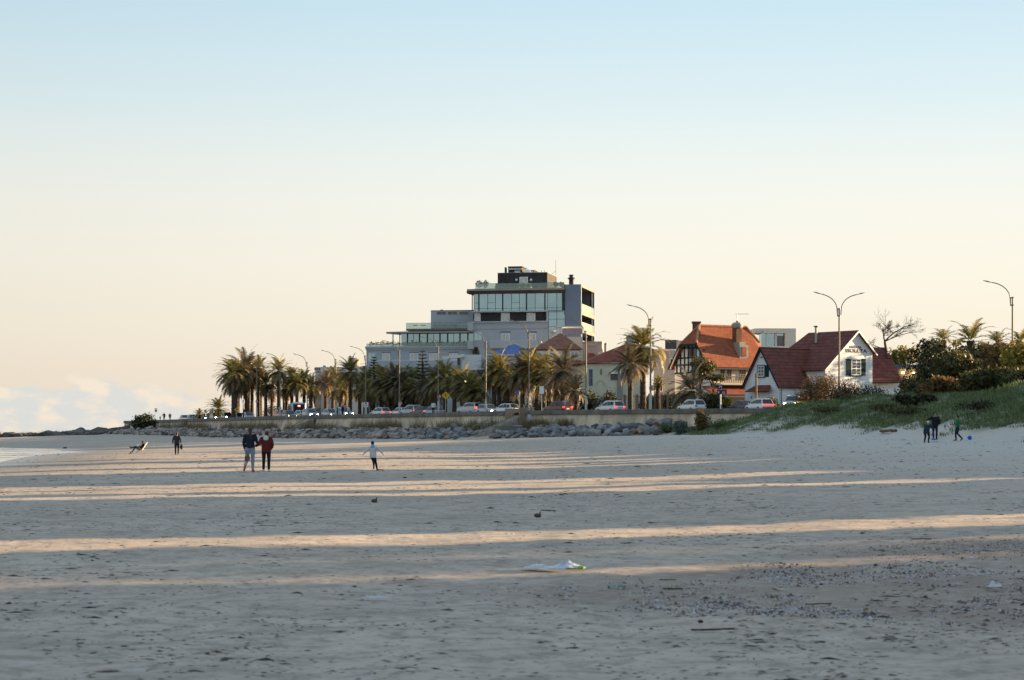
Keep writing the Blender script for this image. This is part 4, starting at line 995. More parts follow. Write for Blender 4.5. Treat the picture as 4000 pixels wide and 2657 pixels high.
# ---- the white boarded house with dark red roofs
M_BOARD = mat('white_boards', (.76, .78, .82), .7, .06, .8, rows=.30, rowamt=.22, bump=.1)
Fv = Fc(3044, 252, 38)
B = thing('white_boarded_house', 'white boarded house with dark red roofs and lettering on its right gable', 'house', (Fv.o.x, Fv.o.y, GROUND_Z))
w = Fv.w; ez, rz_ = 7.6, 12.25; HWD = 6.0; LV = 7.4
part('front_wall', M_BOARD, B, lambda m: Fv.bx(m, 0, LV + 1, 3.4, ez, -HWD, 0))
G = Fv.side(0.0, -90)
def eave_tri(m): m.extr([G.w(0, 3.4, .0), G.w(0, ez, 0), G.w(-HWD / 2, rz_ - .12, 0), G.w(-HWD, ez, 0), G.w(-HWD, 3.4, 0)], G.n * .03)
part('left_gable', M_BOARD, B, eave_tri)
part('roof', M_TILED, B, lambda m: (m.slab([w(-.35, ez - .35, .28), w(LV + 1.2, ez - .35, .28), w(LV + 1.2, rz_, -HWD / 2), w(-.35, rz_, -HWD / 2)], .16), m.slab([w(LV + 1.2, ez - .35, -HWD - .28), w(-.35, ez - .35, -HWD - .28), w(-.35, rz_, -HWD / 2), w(LV + 1.2, rz_, -HWD / 2)], .16)))
part('barge_board', M_TEAL, B, lambda m: (m.slab([G.w(.25, ez - .62, .38), G.w(-HWD / 2, rz_ - .32, .38), G.w(-HWD / 2, rz_ + .03, .38), G.w(.25, ez - .3, .38)], .06), m.slab([G.w(-HWD - .25, ez - .3, .38), G.w(-HWD / 2, rz_ + .03, .38), G.w(-HWD / 2, rz_ - .32, .38), G.w(-HWD - .25, ez - .62, .38)], .06)))
part('gutter', M_DARKMETAL, B, lambda m: (Fv.bx(m, -.35, LV, ez - .55, ez - .42, .22, .34), m.tube([w(.15, ez - .5, .2), w(.15, 3.4, .2)], .06, 6)))
gs0 = -HWD / 2
w_ = window(G, B, gs0 - .62, gs0 + .5, 8.55, 9.9, M_WHITE, M_GLASSD, 2, 3, .03, .1, px=False)
part('shutter', M_TEAL, w_, lambda m: G.bx(m, gs0 + .5, gs0 + 1.25, 8.5, 9.95, .03, .09))
part('shutter_frame', M_TEAL, w_, lambda m: (G.bx(m, gs0 - .72, gs0 + .6, 9.9, 10.0, .03, .13), G.bx(m, gs0 - .72, gs0 + .6, 8.43, 8.53, .03, .14), G.bx(m, gs0 - .74, gs0 - .62, 8.53, 9.9, .03, .12)))
part('window_hood', M_TILED, B, lambda m: m.slab([G.w(gs0 - 2.0, 6.75, 1.0), G.w(gs0 + 2.2, 6.75, 1.0), G.w(gs0 + 1.5, 7.5, .05), G.w(gs0 - 1.0, 7.5, .05)], .12))
window(G, B, gs0 - .6, gs0 + 1.5, 4.4, 5.7, M_WHITE, M_PANE, 5, 1, .03, .1, px=False)
part('vent_grille', M_DARKMETAL, B, lambda m: (G.bx(m, gs0 - .2, gs0 + .2, 10.85, 11.0, .03, .06), G.bx(m, gs0 - 1.9, gs0 - 1.7, 5.9, 6.1, .03, .07)))
q = part('garage_door', M_WHITEW, B, lambda m: Fv.bx(m, 1.3, 5.0, 3.4, 6.1, 0, .05))
part('door_trim', M_BOARD, q, lambda m: (Fv.bx(m, 1.15, 5.15, 6.1, 6.25, 0, .08),))
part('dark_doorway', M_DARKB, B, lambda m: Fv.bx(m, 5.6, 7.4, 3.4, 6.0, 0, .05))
part('wall_lamp', M_DARKMETAL, B, lambda m: Fv.bx(m, 5.1, 5.5, 6.7, 6.95, 0, .25))
# the cross gable with the lettering
Fx = Fc(3345, 257, 38); w = Fx.w
za, zr_ = 14.45, 11.55
sR, sL = Fx.sz(3413, 1380)[0], Fx.sz(3217, 1442)[0]
zL = Fx.sz(3217, 1442)[1]; zR = Fx.sz(3415, 1380)[1]
sl_ = lambda s: za + (s if s < 0 else -s) * ((za - zL) / -sL if s < 0 else (za - zR) / sR)
part('lettered_gable', M_BOARD, B, lambda m: m.extr([w(sL + .3, 3.4, 0), w(sR - .25, 3.4, 0), w(sR - .25, sl_(sR - .25) - .1, 0), w(0, za - .12, 0), w(sL + .3, sl_(sL + .3) - .1, 0)], Fx.n * -7.0))
back = Fx.n * -8.2
part('cross_roof', M_TILED, B, lambda m: (
    m.slab([w(sL - .2, zL - .1, .4), w(0, za, .4), w(0, za, 0) + back, w(-2.5, sl_(-2.5), 0) + back * 1.16, w(sL - .2, zL - .1, 0) + back * .95], .16),
    m.slab([w(0, za, .4), w(sR + .2, zR - .12, .4), w(sR + .2, zR - .12, 0) + back, w(0, za, 0) + back], .16)))
part('gable_trim', M_WHITE, B, lambda m: (m.slab([w(sL - .2, zL - .35, .42), w(sL - .2, zL - .12, .42), w(0, za - .02, .42), w(0, za - .28, .42)], .05), m.slab([w(0, za - .28, .42), w(0, za - .02, .42), w(sR + .2, zR - .14, .42), w(sR + .2, zR - .38, .42)], .05)))
w_ = window(Fx, B, 3326, 3364, 1402, 1466, M_WHITE, M_GLASSD, 2, 5, 0, .14)
part('shutter', M_TEAL, w_, lambda m: Fx.box(m, 3307, 3325.5, 1402, 1467, 0, .08)); part('shutter', M_TEAL, w_, lambda m: Fx.box(m, 3364.5, 3382, 1402, 1467, 0, .08))
part('sill', M_TEAL, w_, lambda m: Fx.box(m, 3322, 3368, 1466.5, 1469.5, 0, .2))
M_LETTER = mat('black_letters', (.03, .03, .032), .6, .1, 2)
def text(name, body, size, pos, F_, m, parent, ext=.02, font_bold=True, sx=1.0):
    cu = bpy.data.curves.new(name, 'FONT'); cu.body = body; cu.size = size; cu.extrude = ext; cu.align_x = 'CENTER'; cu.align_y = 'CENTER'; cu.offset = .012 * size if font_bold else 0
    cu.materials.append(m)
    o = bpy.data.objects.new(name, cu); COL.objects.link(o); o.parent = parent
    o.location = Vector(pos) - ORG[parent.name]; o.rotation_euler = (rad(90), 0, rad(F_.deg)); o.scale = (sx, 1, 1)
    SC.view_layers[0].update(); me = bpy.data.meshes.new_from_object(o.evaluated_get(bpy.context.evaluated_depsgraph_get()))
    r_ = bpy.data.objects.new(name, me); COL.objects.link(r_); r_.parent = parent; r_.location = o.location; r_.rotation_euler = o.rotation_euler; r_.scale = o.scale
    bpy.data.objects.remove(o); return r_
def ftext(name, body, u, v, hpx, F_, d, m, parent, sx=1.0):
    s_, z_ = F_.sz(u, v, d); k = F_.w(s_, z_, d).y
    return text(name, body, hpx / .70 * k / FL, F_.w(s_, z_, d), F_, m, parent, .02, True, sx)
ftext('lettering', 'LA CASA', 3342, 1357, 8.6, Fx, .03, M_LETTER, B, 1.35)
ftext('lettering', 'VIOLETA', 3344, 1371, 13.5, Fx, .03, M_LETTER, B, 1.62)
part('pipe_vent', M_GALV, B, lambda m: (lambda c: m.lathe((c.x, c.y, 0), [(.16, 13.0), (.16, ZV(1280, 260)), (.34, ZV(1275, 260)), (.34, ZV(1273, 260))], 10))(P(3188, 1290, 260)))
rp = lambda u, v, Y: P(u, v, Y)
part('right_wing_roof', M_TILED, B, lambda m: (m.slab([rp(3404, 1494, 262), rp(3526, 1493, 264), rp(3484, 1404, 267), rp(3404, 1393, 266)], .16), m.slab([rp(3404, 1398, 267.5), rp(3482, 1398, 268), rp(3454, 1357, 270), rp(3400, 1357, 270)], .16)))
part('right_wing_wall', M_BOARD, B, lambda m: m.hexa([rp(3404, 1600, 263), rp(3515, 1600, 265), rp(3515, 1600, 271), rp(3404, 1600, 270), rp(3404, 1490, 263), rp(3515, 1490, 265), rp(3515, 1490, 271), rp(3404, 1490, 270)]))
# ---- low house with two lit lamps at the right
Fr = Fc(3500, 272, 6)
B = thing('low_house', 'low grey roofed house with two glowing porch lamps half hidden by bushes', 'house', (Fr.o.x, Fr.o.y, GROUND_Z))
part('wall', mat('olive_grey_wall', (.16, .15, .13), .9, .1, .6), B, lambda m: Fr.box(m, 3505, 3660, 1440, 0, -8, 0, z0=3.4))
part('roof', M_SLATE, B, lambda m: (Fr.box(m, 3495, 3645, 1424, 1438, -9, .8), Fr.box(m, 3590, 3646, 1407, 1412, -6, -1)))
for u, v in ((3528, 1456), (3567, 1458)): part('porch_lamp', glow('lamp_glow', (1, .62, .25), 9.0), B, lambda m: m.ell(Fr.w(*Fr.sz(u, v, .3), .3), (.2, .15, .12), 8, 6))
window(Fr, B, 3535, 3560, 1464, 1480, M_WHITE, M_PANE, 2, 1, 0, .1)

# ---- front garden fences, gates, hedges behind the road
M_IRON = mat('dark_iron', (.03, .032, .035), .6, .2, 2, metal=.3)
def fence(u0, u1, off, h, label, post=M_WHITE, step=10):
    us = np.arange(u0, u1, step); p0_ = at_off((u0 + u1) / 2, off); root = thing('garden_fence', label, 'fence', (p0_.x, p0_.y, GROUND_Z))
    pts_ = [at_off(u, off) for u in us]
    mb = MB()
    for a, b_ in zip(pts_[:-1], pts_[1:]):
        n_ = max(2, int((b_ - a).length / .3))
        for k in range(n_):
            c = a.lerp(b_, k / n_); mb.box((c.x, c.y, GROUND_Z + h / 2), (.045, .045, h))
        for z_ in (.25, h - .1): mb.tube([a + Vector((0, 0, GROUND_Z + z_)), b_ + Vector((0, 0, GROUND_Z + z_))], .035, 4)
    mb.build('iron_bars', M_IRON, root)
    for p in pts_[::2]:
        part('post', post, root, lambda m: m.box((p.x, p.y, GROUND_Z + h / 2 + .1), (.3, .3, h + .2)))
fence(1735, 1900, 33, 2.6, 'iron garden fence with white posts behind the yellow warning sign', M_WHITEW, 12)
fence(1960, 2200, 30, 2.4, 'dark iron garden fence behind the central palms', M_PIER, 12)
fence(2440, 2660, 25, 2.7, 'dark iron fence with brown posts behind the lamp with the no parking sign', M_PIER, 12)
def blockwall(u0, u1, off, h, label, m, name='garden_wall', th=.25):
    a, b_ = at_off(u0, off), at_off(u1, off); d_ = (b_ - a).normalized(); n_ = Vector((-d_.y, d_.x, 0)) * th
    root = thing(name, label, 'wall', (a.x, a.y, GROUND_Z))
    part('masonry', m, root, lambda mm: mm.hexa([Vector((p.x, p.y, z)) for z in (GROUND_Z - .1, GROUND_Z + h) for p in (a, b_, b_ + n_, a + n_)]))
    part('coping', M_SLABC, root, lambda mm: mm.hexa([Vector((p.x, p.y, z)) for z in (GROUND_Z + h, GROUND_Z + h + .12) for p in (a - n_ * .2, b_ - n_ * .2, b_ + n_ * 1.2, a + n_ * 1.2)]))
    return root
r_ = blockwall(2299, 2358, 24, 2.3, 'white garden wall with grey gates behind the white car', M_WHITEW)
part('gate', M_SLABC, r_, lambda mm: (lambda a, b_: mm.hexa([Vector((p.x, p.y, z)) for z in (GROUND_Z, GROUND_Z + 2.1) for p in (a + Vector((-.3, -.3, 0)), b_ + Vector((-.3, -.3, 0)), b_, a)]))(at_off(2316, 24), at_off(2344, 24)))
blockwall(1500, 1730, 40, 2.2, 'pale garden wall half hidden behind the left palm trunks', mat('bluish_white_wall', (.46, .48, .53), .85, .1, .6))
blockwall(1270, 1490, 44, 3.0, 'bluish white wall behind the parked cars and slim palm trunks', mat('bluish_white_wall', (.46, .48, .53), .85, .1, .6))
for k in range(3):
    pass
# ================================================================== palms, pines, trees and shrubs
M_FROND = leafmat('palm_frond', (.10, .105, .036), (.34, .27, .08), .55, .38)
M_FROND2 = leafmat('palm_frond_dusty', (.10, .09, .06), (.24, .19, .115), .6)
M_DEADF = leafmat('dead_palm_frond', (.13, .10, .075), (.32, .24, .16), .8)
M_TRUNK = mat('palm_trunk_bark', (.085, .065, .05), .95, .35, 6, bump=.8)
def frond(V, Q, base, az, el, L_, droop, w, rs, n=15, side=1.0, lw=.055, wind=(0, 0)):
    p = np.array(base, float); d = np.array([cos(az) * cos(el), sin(az) * cos(el), sin(el)]); e = el
    st = L_ / n; hor = np.array([-sin(az), cos(az), 0.0]); prev = p.copy()
    for i in range(n):
        t = (i + 1) / n
        e = el - droop * t ** 1.4
        d = np.array([cos(az) * cos(e), sin(az) * cos(e), sin(e)]); d[:2] += np.array(wind) * t; d /= np.linalg.norm(d)
        q = p + d * st
        up = np.cross(hor, d); up = -up if up[2] < 0 else up
        ww = .05 * (1 - t) + .015
        k = len(V); V += [p - hor * ww, p + hor * ww, q + hor * ww, q - hor * ww]; Q.append((k, k + 1, k + 2, k + 3))
        if i > 1:
            pl = w * (sin(pi * min(1, .14 + .86 * t)) ** .6) * (.85 + .3 * rs.rand())
            for sd in (-1, 1):
                for hf in (0, .5):
                    o = p + d * st * hf
                    tip = o + (hor * sd * .78 + d * .62 + up * (.28 - .25 * rs.rand()) + np.array([0, 0, -.16])) * pl
                    k = len(V); V += [o - d * lw, o + d * lw, tip + d * lw * .35, tip - d * lw * .35]; Q.append((k, k + 1, k + 2, k + 3))
        p = q
def crown_mesh(name, seed, n, L_, e0, e1, droop, m, w=.62, wind=(-.25, 0), nseg=15, lw=.055):
    rs = np.random.RandomState(seed); V = []; Q = []
    for i in range(n):
        t = (i + .5) / n; az = i * 2.39996 + rs.uniform(-.25, .25); el = e0 + (e1 - e0) * t ** .85 + rs.uniform(-.12, .12)
        frond(V, Q, (.18 * cos(az), .18 * sin(az), .35 * (1 - t)), az, el, L_ * rs.uniform(.82, 1.1) * (1 - .12 * (1 - t)), droop * rs.uniform(.7, 1.25), w * rs.uniform(.85, 1.1), rs, nseg, 1, lw, wind)
    o = npmesh(name, np.array(V), np.array(Q), m); me = o.data; bpy.data.objects.remove(o); return me
CROWNS = [crown_mesh('crown', 20 + i, (42, 48, 34, 44, 50)[i], (3.0, 3.3, 2.8, 3.2, 3.4)[i], rad(86), rad((-22, -32, -15, -28, -38)[i]), rad((62, 70, 55, 66, 74)[i]), M_FROND if i not in (2, 4) else M_FROND2, (.52, .5, .46, .55, .52)[i], ((-.25, .05), (-.35, 0), (-.15, 0), (-.3, .1), (-.2, 0))[i]) for i in range(5)]
CROWNS.append(crown_mesh('crown', 33, 17, 3.4, rad(84), rad(2), rad(70), M_FROND, .7, (-.15, 0)))
SKIRTS = [crown_mesh('dead_fronds', 60 + i, (18, 26, 32)[i], (2.4, 2.8, 2.7)[i], rad(2), rad(-82), rad((45, 50, 40)[i]), M_DEADF, .38, (-.1, 0), 12, .05) for i in range(3)]
def trunk_mesh(seed):
    rs = random.Random(seed); prof = []
    n = 26
    for i in range(n + 1):
        t = i / n; r = .30 + .10 * (1 - t) ** 3 + (.10 if t > .9 else 0) * (t - .9) * 10; r *= 1 + (.09 if i % 2 else -.04) + rs.uniform(-.03, .03); prof.append((r, t))
    mb = MB(); mb.lathe((0, 0, 0), prof, 11); o = mb.build('trunk', M_TRUNK); me = o.data; bpy.data.objects.remove(o); return me
TRUNKS = [trunk_mesh(i) for i in range(3)]
def obj(name, me, parent, loc=(0, 0, 0), sc=(1, 1, 1), rz=0):
    o = bpy.data.objects.new(name, me); COL.objects.link(o); o.parent = parent; o.location = loc; o.scale = sc; o.rotation_euler = (0, 0, rz); return o
def palm(u, vheart, Y, sc, label, cr=0, sk=None, group=None, gz_=GROUND_Z, girth=1.0, lean=0):
    p = P(u, vheart, Y); h = p.z - gz_
    r = thing('palm_tree', label, 'palm tree', (p.x, p.y, gz_), group)
    obj('trunk', TRUNKS[R.randrange(3)], r, (0, 0, -.2), (girth, girth, h + .3), R.uniform(0, 6))
    sc *= 1.0 if sc < .85 else 1.06
    obj('crown', CROWNS[cr], r, (0, 0, h), (sc,) * 3, R.choice((-.5, -.3, 0, .3, .5)) + R.uniform(-.1, .1))
    if sk is not None: obj('dead_fronds', SKIRTS[sk], r, (0, 0, h - .15), (sc,) * 3, R.uniform(0, 6))
    return r
# (column, row of the crown's heart, distance, size of the crown, crown kind, skirt kind, label)
PALMS = [
 (958, 1452, 398, 1.68, 4, 2, 'tallest and largest palm at the left end of the avenue'),
 (912, 1462, 392, 1.4, 1, 2, 'palm leaning its fronds out at the very left edge of the palm group'),
 (985, 1470, 404, 1.05, 0, 1, 'palm tucked low beside the tallest left palm'),
 (930, 1490, 410, 1.0, 3, 2, 'brown skirted palm below the tallest left palm'),
 (1038, 1505, 398, 1.0, 0, 1, 'yellow green palm just right of the tallest left palm'),
 (1088, 1452, 396, 1.15, 3, 1, 'palm right behind the third street lamp from the left'),
 (1062, 1530, 412, .95, 2, 1, 'low palm left of the lamp above the red car'),
 (1120, 1520, 402, .95, 2, 2, 'dusty palm above the white bus roof'),
 (1160, 1500, 392, 1.0, 1, 1, 'palm directly above the rear of the bus'),
 (1188, 1488, 396, .98, 0, 1, 'palm with bright top just right of the bus'),
 (1238, 1545, 402, .9, 2, 1, 'low dark palm between bus and white house'),
 (1272, 1500, 380, 1.05, 2, 1, 'dark palm in front of the white flat roofed house'),
 (1330, 1525, 376, .98, 1, 2, 'palm with pale dead fronds above the parked silver car'),
 (1368, 1455, 370, 1.18, 3, 1, 'tall palm below the round water tank'),
 (1405, 1520, 372, 1.0, 2, 2, 'palm behind the lamp left of the Norfolk pines'),
 (1452, 1530, 345, 1.0, 1, 2, 'brownish palm below the left Norfolk pine'),
 (1490, 1488, 338, 1.15, 0, 2, 'palm with yellow green top between the two left Norfolk pines'),
 (1538, 1478, 334, 1.05, 2, None, 'windblown dark palm with bent fronds left of the tall Norfolk pine'),
 (1600, 1535, 330, 1.0, 1, 2, 'low palm in the dark clump below the tall Norfolk pine'),
 (1645, 1520, 326, 1.05, 2, 2, 'palm right under the tall Norfolk pine'),
 (1690, 1530, 322, 1.0, 1, 1, 'dark palm left of the lamp with the no parking sign'),
 (1738, 1478, 312, 1.12, 3, 2, 'bright golden palm above the yellow warning sign'),
 (1775, 1500, 316, .95, 0, 1, 'palm behind the golden one beside the white modern house'),
 (1838, 1520, 300, 1.08, 0, 1, 'palm standing alone in front of the dark blue glass'),
 (1930, 1470, 292, 1.05, 0, 1, 'palm with a small green top right of the lamp near the white cars'),
 (1972, 1490, 290, 1.05, 2, 2, 'brown shaggy palm behind the white hatchback'),
 (2018, 1500, 288, 1.0, 1, 2, 'shaggy palm above the blue sign on the white post'),
 (2068, 1448, 284, 1.12, 3, 1, 'palm below the blue roof with golden side fronds'),
 (2098, 1475, 286, 1.0, 0, 2, 'palm behind the white bus stop sign'),
 (2150, 1492, 280, .95, 3, 2, 'palm with orange dead fronds left of the solitary round palm'),
 (2200, 1452, 272, 1.22, 4, 1, 'large round palm right of centre above the dark red car'),
 (2246, 1528, 268, .92, 2, 1, 'small palm at the foot of the large round one'),
 (2462, 1425, 268, 1.15, 2, 1, 'grey green palm in front of the yellow house'),
 (2512, 1362, 272, 1.35, 1, 2, 'tall sunlit palm behind the lamp with the no parking sign'),
 (2702, 1530, 258, 1.2, 4, None, 'low spreading palm without a visible trunk below the half timbered gable'),
]
for (u, v, Y, sc, cr, sk, lb) in PALMS: palm(u, v, min(Y, at_off(u, 21 + (u * 7 % 9)).y) if 1440 < u < 2300 else Y, sc, lb, cr, sk, 'palms along the avenue', girth=1.0 if sc < 1.2 else 1.2)
palm(852, 1600, 405, 1.0, 'short windswept palm standing apart over the approaching cars', 1, None, 'palms along the avenue')
palm(778, 1622, 415, .62, 'tiny palm bush left of the short windswept palm', 0, None, 'palms along the avenue')
palm(2570, 1500, 275, .5, 'small fan of pale green fronds right of the no parking lamp', 0, None, 'palms along the avenue')
for (u, v, Y, sc, cr, sk, lb) in [
 (925, 1490, 400, 1.35, 4, 2, 'shaggy palm hanging low at the left edge of the palm group'),
 (1010, 1440, 402, 1.1, 3, 2, 'palm crown touching the right side of the tallest left palm'),
 (1140, 1475, 400, 1.0, 1, 2, 'palm crown above the front of the bus'),
 (1215, 1510, 394, .95, 3, 1, 'palm between the bus lamp and the white house'),
 (1300, 1478, 384, 1.0, 1, 2, 'shaggy palm before the middle of the white house'),
 (1432, 1490, 352, 1.05, 3, 2, 'palm at the left foot of the grey building'),
 (1515, 1520, 334, 1.05, 1, 2, 'brown shaggy palm under the left wing windows'),
 (1570, 1500, 332, 1.1, 4, 2, 'broad palm in the gap left of the tall Norfolk pine'),
 (1618, 1490, 336, 1.05, 0, 2, 'green topped palm touching the tall Norfolk pine'),
 (1700, 1490, 318, 1.1, 4, 2, 'broad dusty palm just left of the golden one'),
 (1805, 1500, 306, 1.1, 1, 2, 'dusty palm between the golden palm and the blue glass'),
 (1870, 1535, 298, .95, 3, 2, 'low palm behind the silver blue car'),
 (1950, 1450, 290, 1.15, 3, 2, 'tall brown palm with thin top before the blue roof'),
 (2040, 1465, 284, 1.1, 4, 2, 'broad palm right of the centre lamp pole'),
 (2125, 1450, 282, 1.1, 1, 2, 'palm with hanging brown skirt left of the large round one'),
 (2175, 1500, 276, 1.0, 4, 2, 'brown skirted palm leaning on the large round one')]: palm(u, v, min(Y, at_off(u, 21 + (u * 7 % 9)).y) if 1440 < u < 2300 else Y, sc, lb, cr, sk, 'palms along the avenue')
# bare slim trunks that stand between the crowned palms
for i, (u, Y) in enumerate(((972, 420), (1018, 415), (1110, 418), (1140, 410), (1212, 408), (1300, 392), (1350, 386), (1425, 380), (1515, 350), (1570, 345), (1990, 300), (2130, 296))):
    palm(u, 1500 + (i % 3) * 12, Y, .78, 'slim palm half hidden among the trunks of the avenue', (0, 2, 1)[i % 3], i % 3, 'slim palms in the back row')

# Norfolk pines
M_PINE = leafmat('norfolk_needles', (.02, .036, .018), (.06, .075, .032), .7, .1)
def norfolk(u, vtop, vbot, Y, wid, label):
    zt_, zb_ = ZV(vtop, Y), ZV(vbot, Y); x = PX(u, Y); H_ = zt_ - zb_
    r = thing('norfolk_pine', label, 'pine tree', (x, Y, GROUND_Z)); rs = np.random.RandomState(int(u))
    part('trunk', M_TRUNK, r, lambda m: m.tube([(x, Y, GROUND_Z - .2), (x, Y, zb_ + H_ * .5), (x, Y, zt_)], [.28, .16, .03], 8))
    V = []; Q = []; nt_ = max(8, int(H_ / .5))
    for k in range(nt_):
        t = k / nt_; z = zb_ + H_ * t; rr = wid * (1 - t) ** .8 + .12; nb = 8 if t < .8 else 5
        for j in range(nb):
            az = 2 * pi * (j / nb) + k * .4 + rs.uniform(-.15, .15); L_ = rr * rs.uniform(.8, 1.1)
            ns = max(3, int(L_ / .16))
            for s_ in range(ns):
                f_ = (s_ + 1) / ns; c = np.array([x + cos(az) * L_ * f_, Y + sin(az) * L_ * f_, z + .22 * L_ * f_ ** 2 - .08 * L_ * f_]); d = np.array([cos(az), sin(az), .2]); hh = np.array([-sin(az), cos(az), 0])
                for sd in (-1, 1):
                    tip = c + hh * sd * (.20 + .16 * (1 - abs(f_ - .5))) + d * .12 + np.array([0, 0, .05]); k_ = len(V)
                    V += [c - d * .07, c + d * .07, tip + d * .03, tip - d * .04]; Q.append((k_, k_ + 1, k_ + 2, k_ + 3))
                k_ = len(V); V += [c - d * .1 + [0, 0, -.05], c + d * .1 + [0, 0, -.05], c + d * .1 + [0, 0, .09], c - d * .1 + [0, 0, .09]]; Q.append((k_, k_ + 1, k_ + 2, k_ + 3))
    npmesh('crown', np.array(V), np.array(Q), M_PINE, r, org=(x, Y, GROUND_Z))
norfolk(1651, 1362, 1480, 322, 1.35, 'tall Norfolk pine with tiered branches in front of the grey building')
norfolk(1461, 1388, 1470, 345, 1.05, 'slimmer Norfolk pine at the left corner of the grey building')
norfolk(1859, 1355, 1388, 344, .48, 'small Norfolk pine top rising behind the white modern house')

# broadleaf trees and shrubs
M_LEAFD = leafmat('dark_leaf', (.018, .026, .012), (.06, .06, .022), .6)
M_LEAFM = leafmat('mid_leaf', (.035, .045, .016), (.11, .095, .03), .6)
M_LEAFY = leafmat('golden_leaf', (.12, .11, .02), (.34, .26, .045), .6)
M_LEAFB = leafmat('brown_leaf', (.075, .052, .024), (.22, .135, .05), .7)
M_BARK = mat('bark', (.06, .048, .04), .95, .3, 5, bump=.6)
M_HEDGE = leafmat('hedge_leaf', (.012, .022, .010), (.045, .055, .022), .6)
def tree(name, cat, u, vtop, vbot, Y, rw, n, m, label, base=None, group=None, size=.2, lumps=7, seed=None, flat_=1.0, limbs=True, wispy=False):
    """crown between two photo rows at its distance, on a forked trunk that reaches the ground"""
    x = PX(u, Y); zt_, zb_ = ZV(vtop, Y), ZV(vbot, Y); g0 = base if base is not None else (tz(x, Y) if landd(x, Y) < 0 else max(GROUND_Z, tz(x, Y))) - .1
    if zb_ < g0 or cat in ('bush', 'shrub'): zb_ = g0
    sd = seed if seed is not None else int(u * 7 + Y); rr = random.Random(sd)
    r = thing(name, label, cat, (x, Y, g0), group)
    pp = []; hh = zt_ - zb_
    for k in range(lumps):
        a = rr.uniform(0, 6.28); q = rr.uniform(.25, .75) if k else 0
        cz = zb_ + hh * rr.uniform(.28, .74); s_ = rr.uniform(.36, .56)
        top_lim = min(hh * s_ * .8, zt_ - cz); rz__ = max(.25, min(top_lim, (cz - zb_) * 1.05 + .2))
        pp.append(((x + rw * q * cos(a), Y + rw * q * sin(a) * flat_, cz), (rw * s_ * 1.15, rw * s_ * flat_, rz__)))
    pp.append(((x + rr.uniform(-.2, .2) * rw, Y, zt_ - hh * .3), (rw * .42, rw * .4 * flat_, hh * .3)))
    if limbs:
        mb = MB(); fork = Vector((x + rr.uniform(-.2, .2), Y, g0 + max(.3, (zb_ - g0) * .7 + hh * .12)))
        mb.tube([(x, Y, g0 - .2), fork], [.12 + rw * .05, .09 + rw * .035], 7)
        for c, q in pp[:6]: mb.tube([fork, fork.lerp(Vector(c), .5) + Vector((0, 0, .2)), Vector(c)], [.07 + rw * .02, .05 + rw * .012, .02], 5)
        mb.build('trunk', M_BARK, r)
    leafclump('crown', pp, n, size, m, r, (x, Y, g0), .35 if not wispy else .1, sd)
    if wispy:       # thin branches that stick out of the foliage, bent by the wind
        mb = MB()
        for k in range(90):
            a = rr.uniform(0, 6.28); q = rr.uniform(.2, 1.15) * rw; e = Vector((x + q * cos(a) - hh * .22, Y + q * sin(a) * .7, g0 + hh * rr.uniform(.55, 1.12))); s_ = Vector((x + q * .25 * cos(a), Y + q * .25 * sin(a), g0))
            mb.tube([s_, s_.lerp(e, .55) + Vector((.12, 0, .12)), e], [.03, .02, .006], 4)
        mb.build('twigs', M_BARK, r, fix=False)
    return r
# the dense belt beyond the dune at the right
BELT = [
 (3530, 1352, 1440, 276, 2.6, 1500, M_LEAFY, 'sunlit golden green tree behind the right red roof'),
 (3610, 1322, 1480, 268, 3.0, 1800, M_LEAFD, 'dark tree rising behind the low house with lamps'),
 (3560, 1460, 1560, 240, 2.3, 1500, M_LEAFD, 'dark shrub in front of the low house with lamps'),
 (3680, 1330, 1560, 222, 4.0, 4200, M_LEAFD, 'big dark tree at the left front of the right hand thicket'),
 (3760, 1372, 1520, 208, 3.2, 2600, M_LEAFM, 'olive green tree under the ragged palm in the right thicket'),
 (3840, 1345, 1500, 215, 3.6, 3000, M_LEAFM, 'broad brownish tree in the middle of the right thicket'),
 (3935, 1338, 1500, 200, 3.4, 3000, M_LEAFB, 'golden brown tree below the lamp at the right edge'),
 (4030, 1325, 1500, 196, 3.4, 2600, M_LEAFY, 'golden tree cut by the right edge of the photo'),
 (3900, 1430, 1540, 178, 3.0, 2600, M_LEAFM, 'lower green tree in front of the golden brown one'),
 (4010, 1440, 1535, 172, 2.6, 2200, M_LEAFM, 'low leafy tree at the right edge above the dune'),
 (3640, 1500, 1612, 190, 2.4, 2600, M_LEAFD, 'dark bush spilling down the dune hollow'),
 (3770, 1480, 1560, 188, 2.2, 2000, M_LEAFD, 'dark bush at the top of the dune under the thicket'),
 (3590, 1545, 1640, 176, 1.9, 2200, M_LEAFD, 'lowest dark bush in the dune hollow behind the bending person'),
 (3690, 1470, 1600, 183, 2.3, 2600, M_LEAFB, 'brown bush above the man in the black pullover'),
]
for (u, v0, v1, Y, rw, n, m, lb) in BELT: tree('broadleaf_tree' if 'bush' not in lb and 'shrub' not in lb else 'bush', 'tree' if 'bush' not in lb and 'shrub' not in lb else 'bush', u, v0, v1, Y, rw, n, m, lb, size=.24)
palm(3790, 1335, 212, .95, 'ragged palm poking out of the top of the right thicket', 5, None)
palm(3685, 1332, 240, .72, 'small palm top left of the ragged one in the right thicket', 5, None)
palm(3895, 1345, 214, .7, 'drooping palm beside the lamp at the right edge', 5, None)
palm(3985, 1340, 214, .7, 'palm fronds right of the lamp at the right edge', 5, None)
tree('dune_scrub', 'scrub', 3240, 1590, 1640, 203, 2.2, 900, M_LEAFD if 324 % 2 else M_LEAFM, 'dark low scrub in the middle of the dune slope', size=.13, limbs=False, base=tz(PX(3240, 203), 203), flat_=1.4)
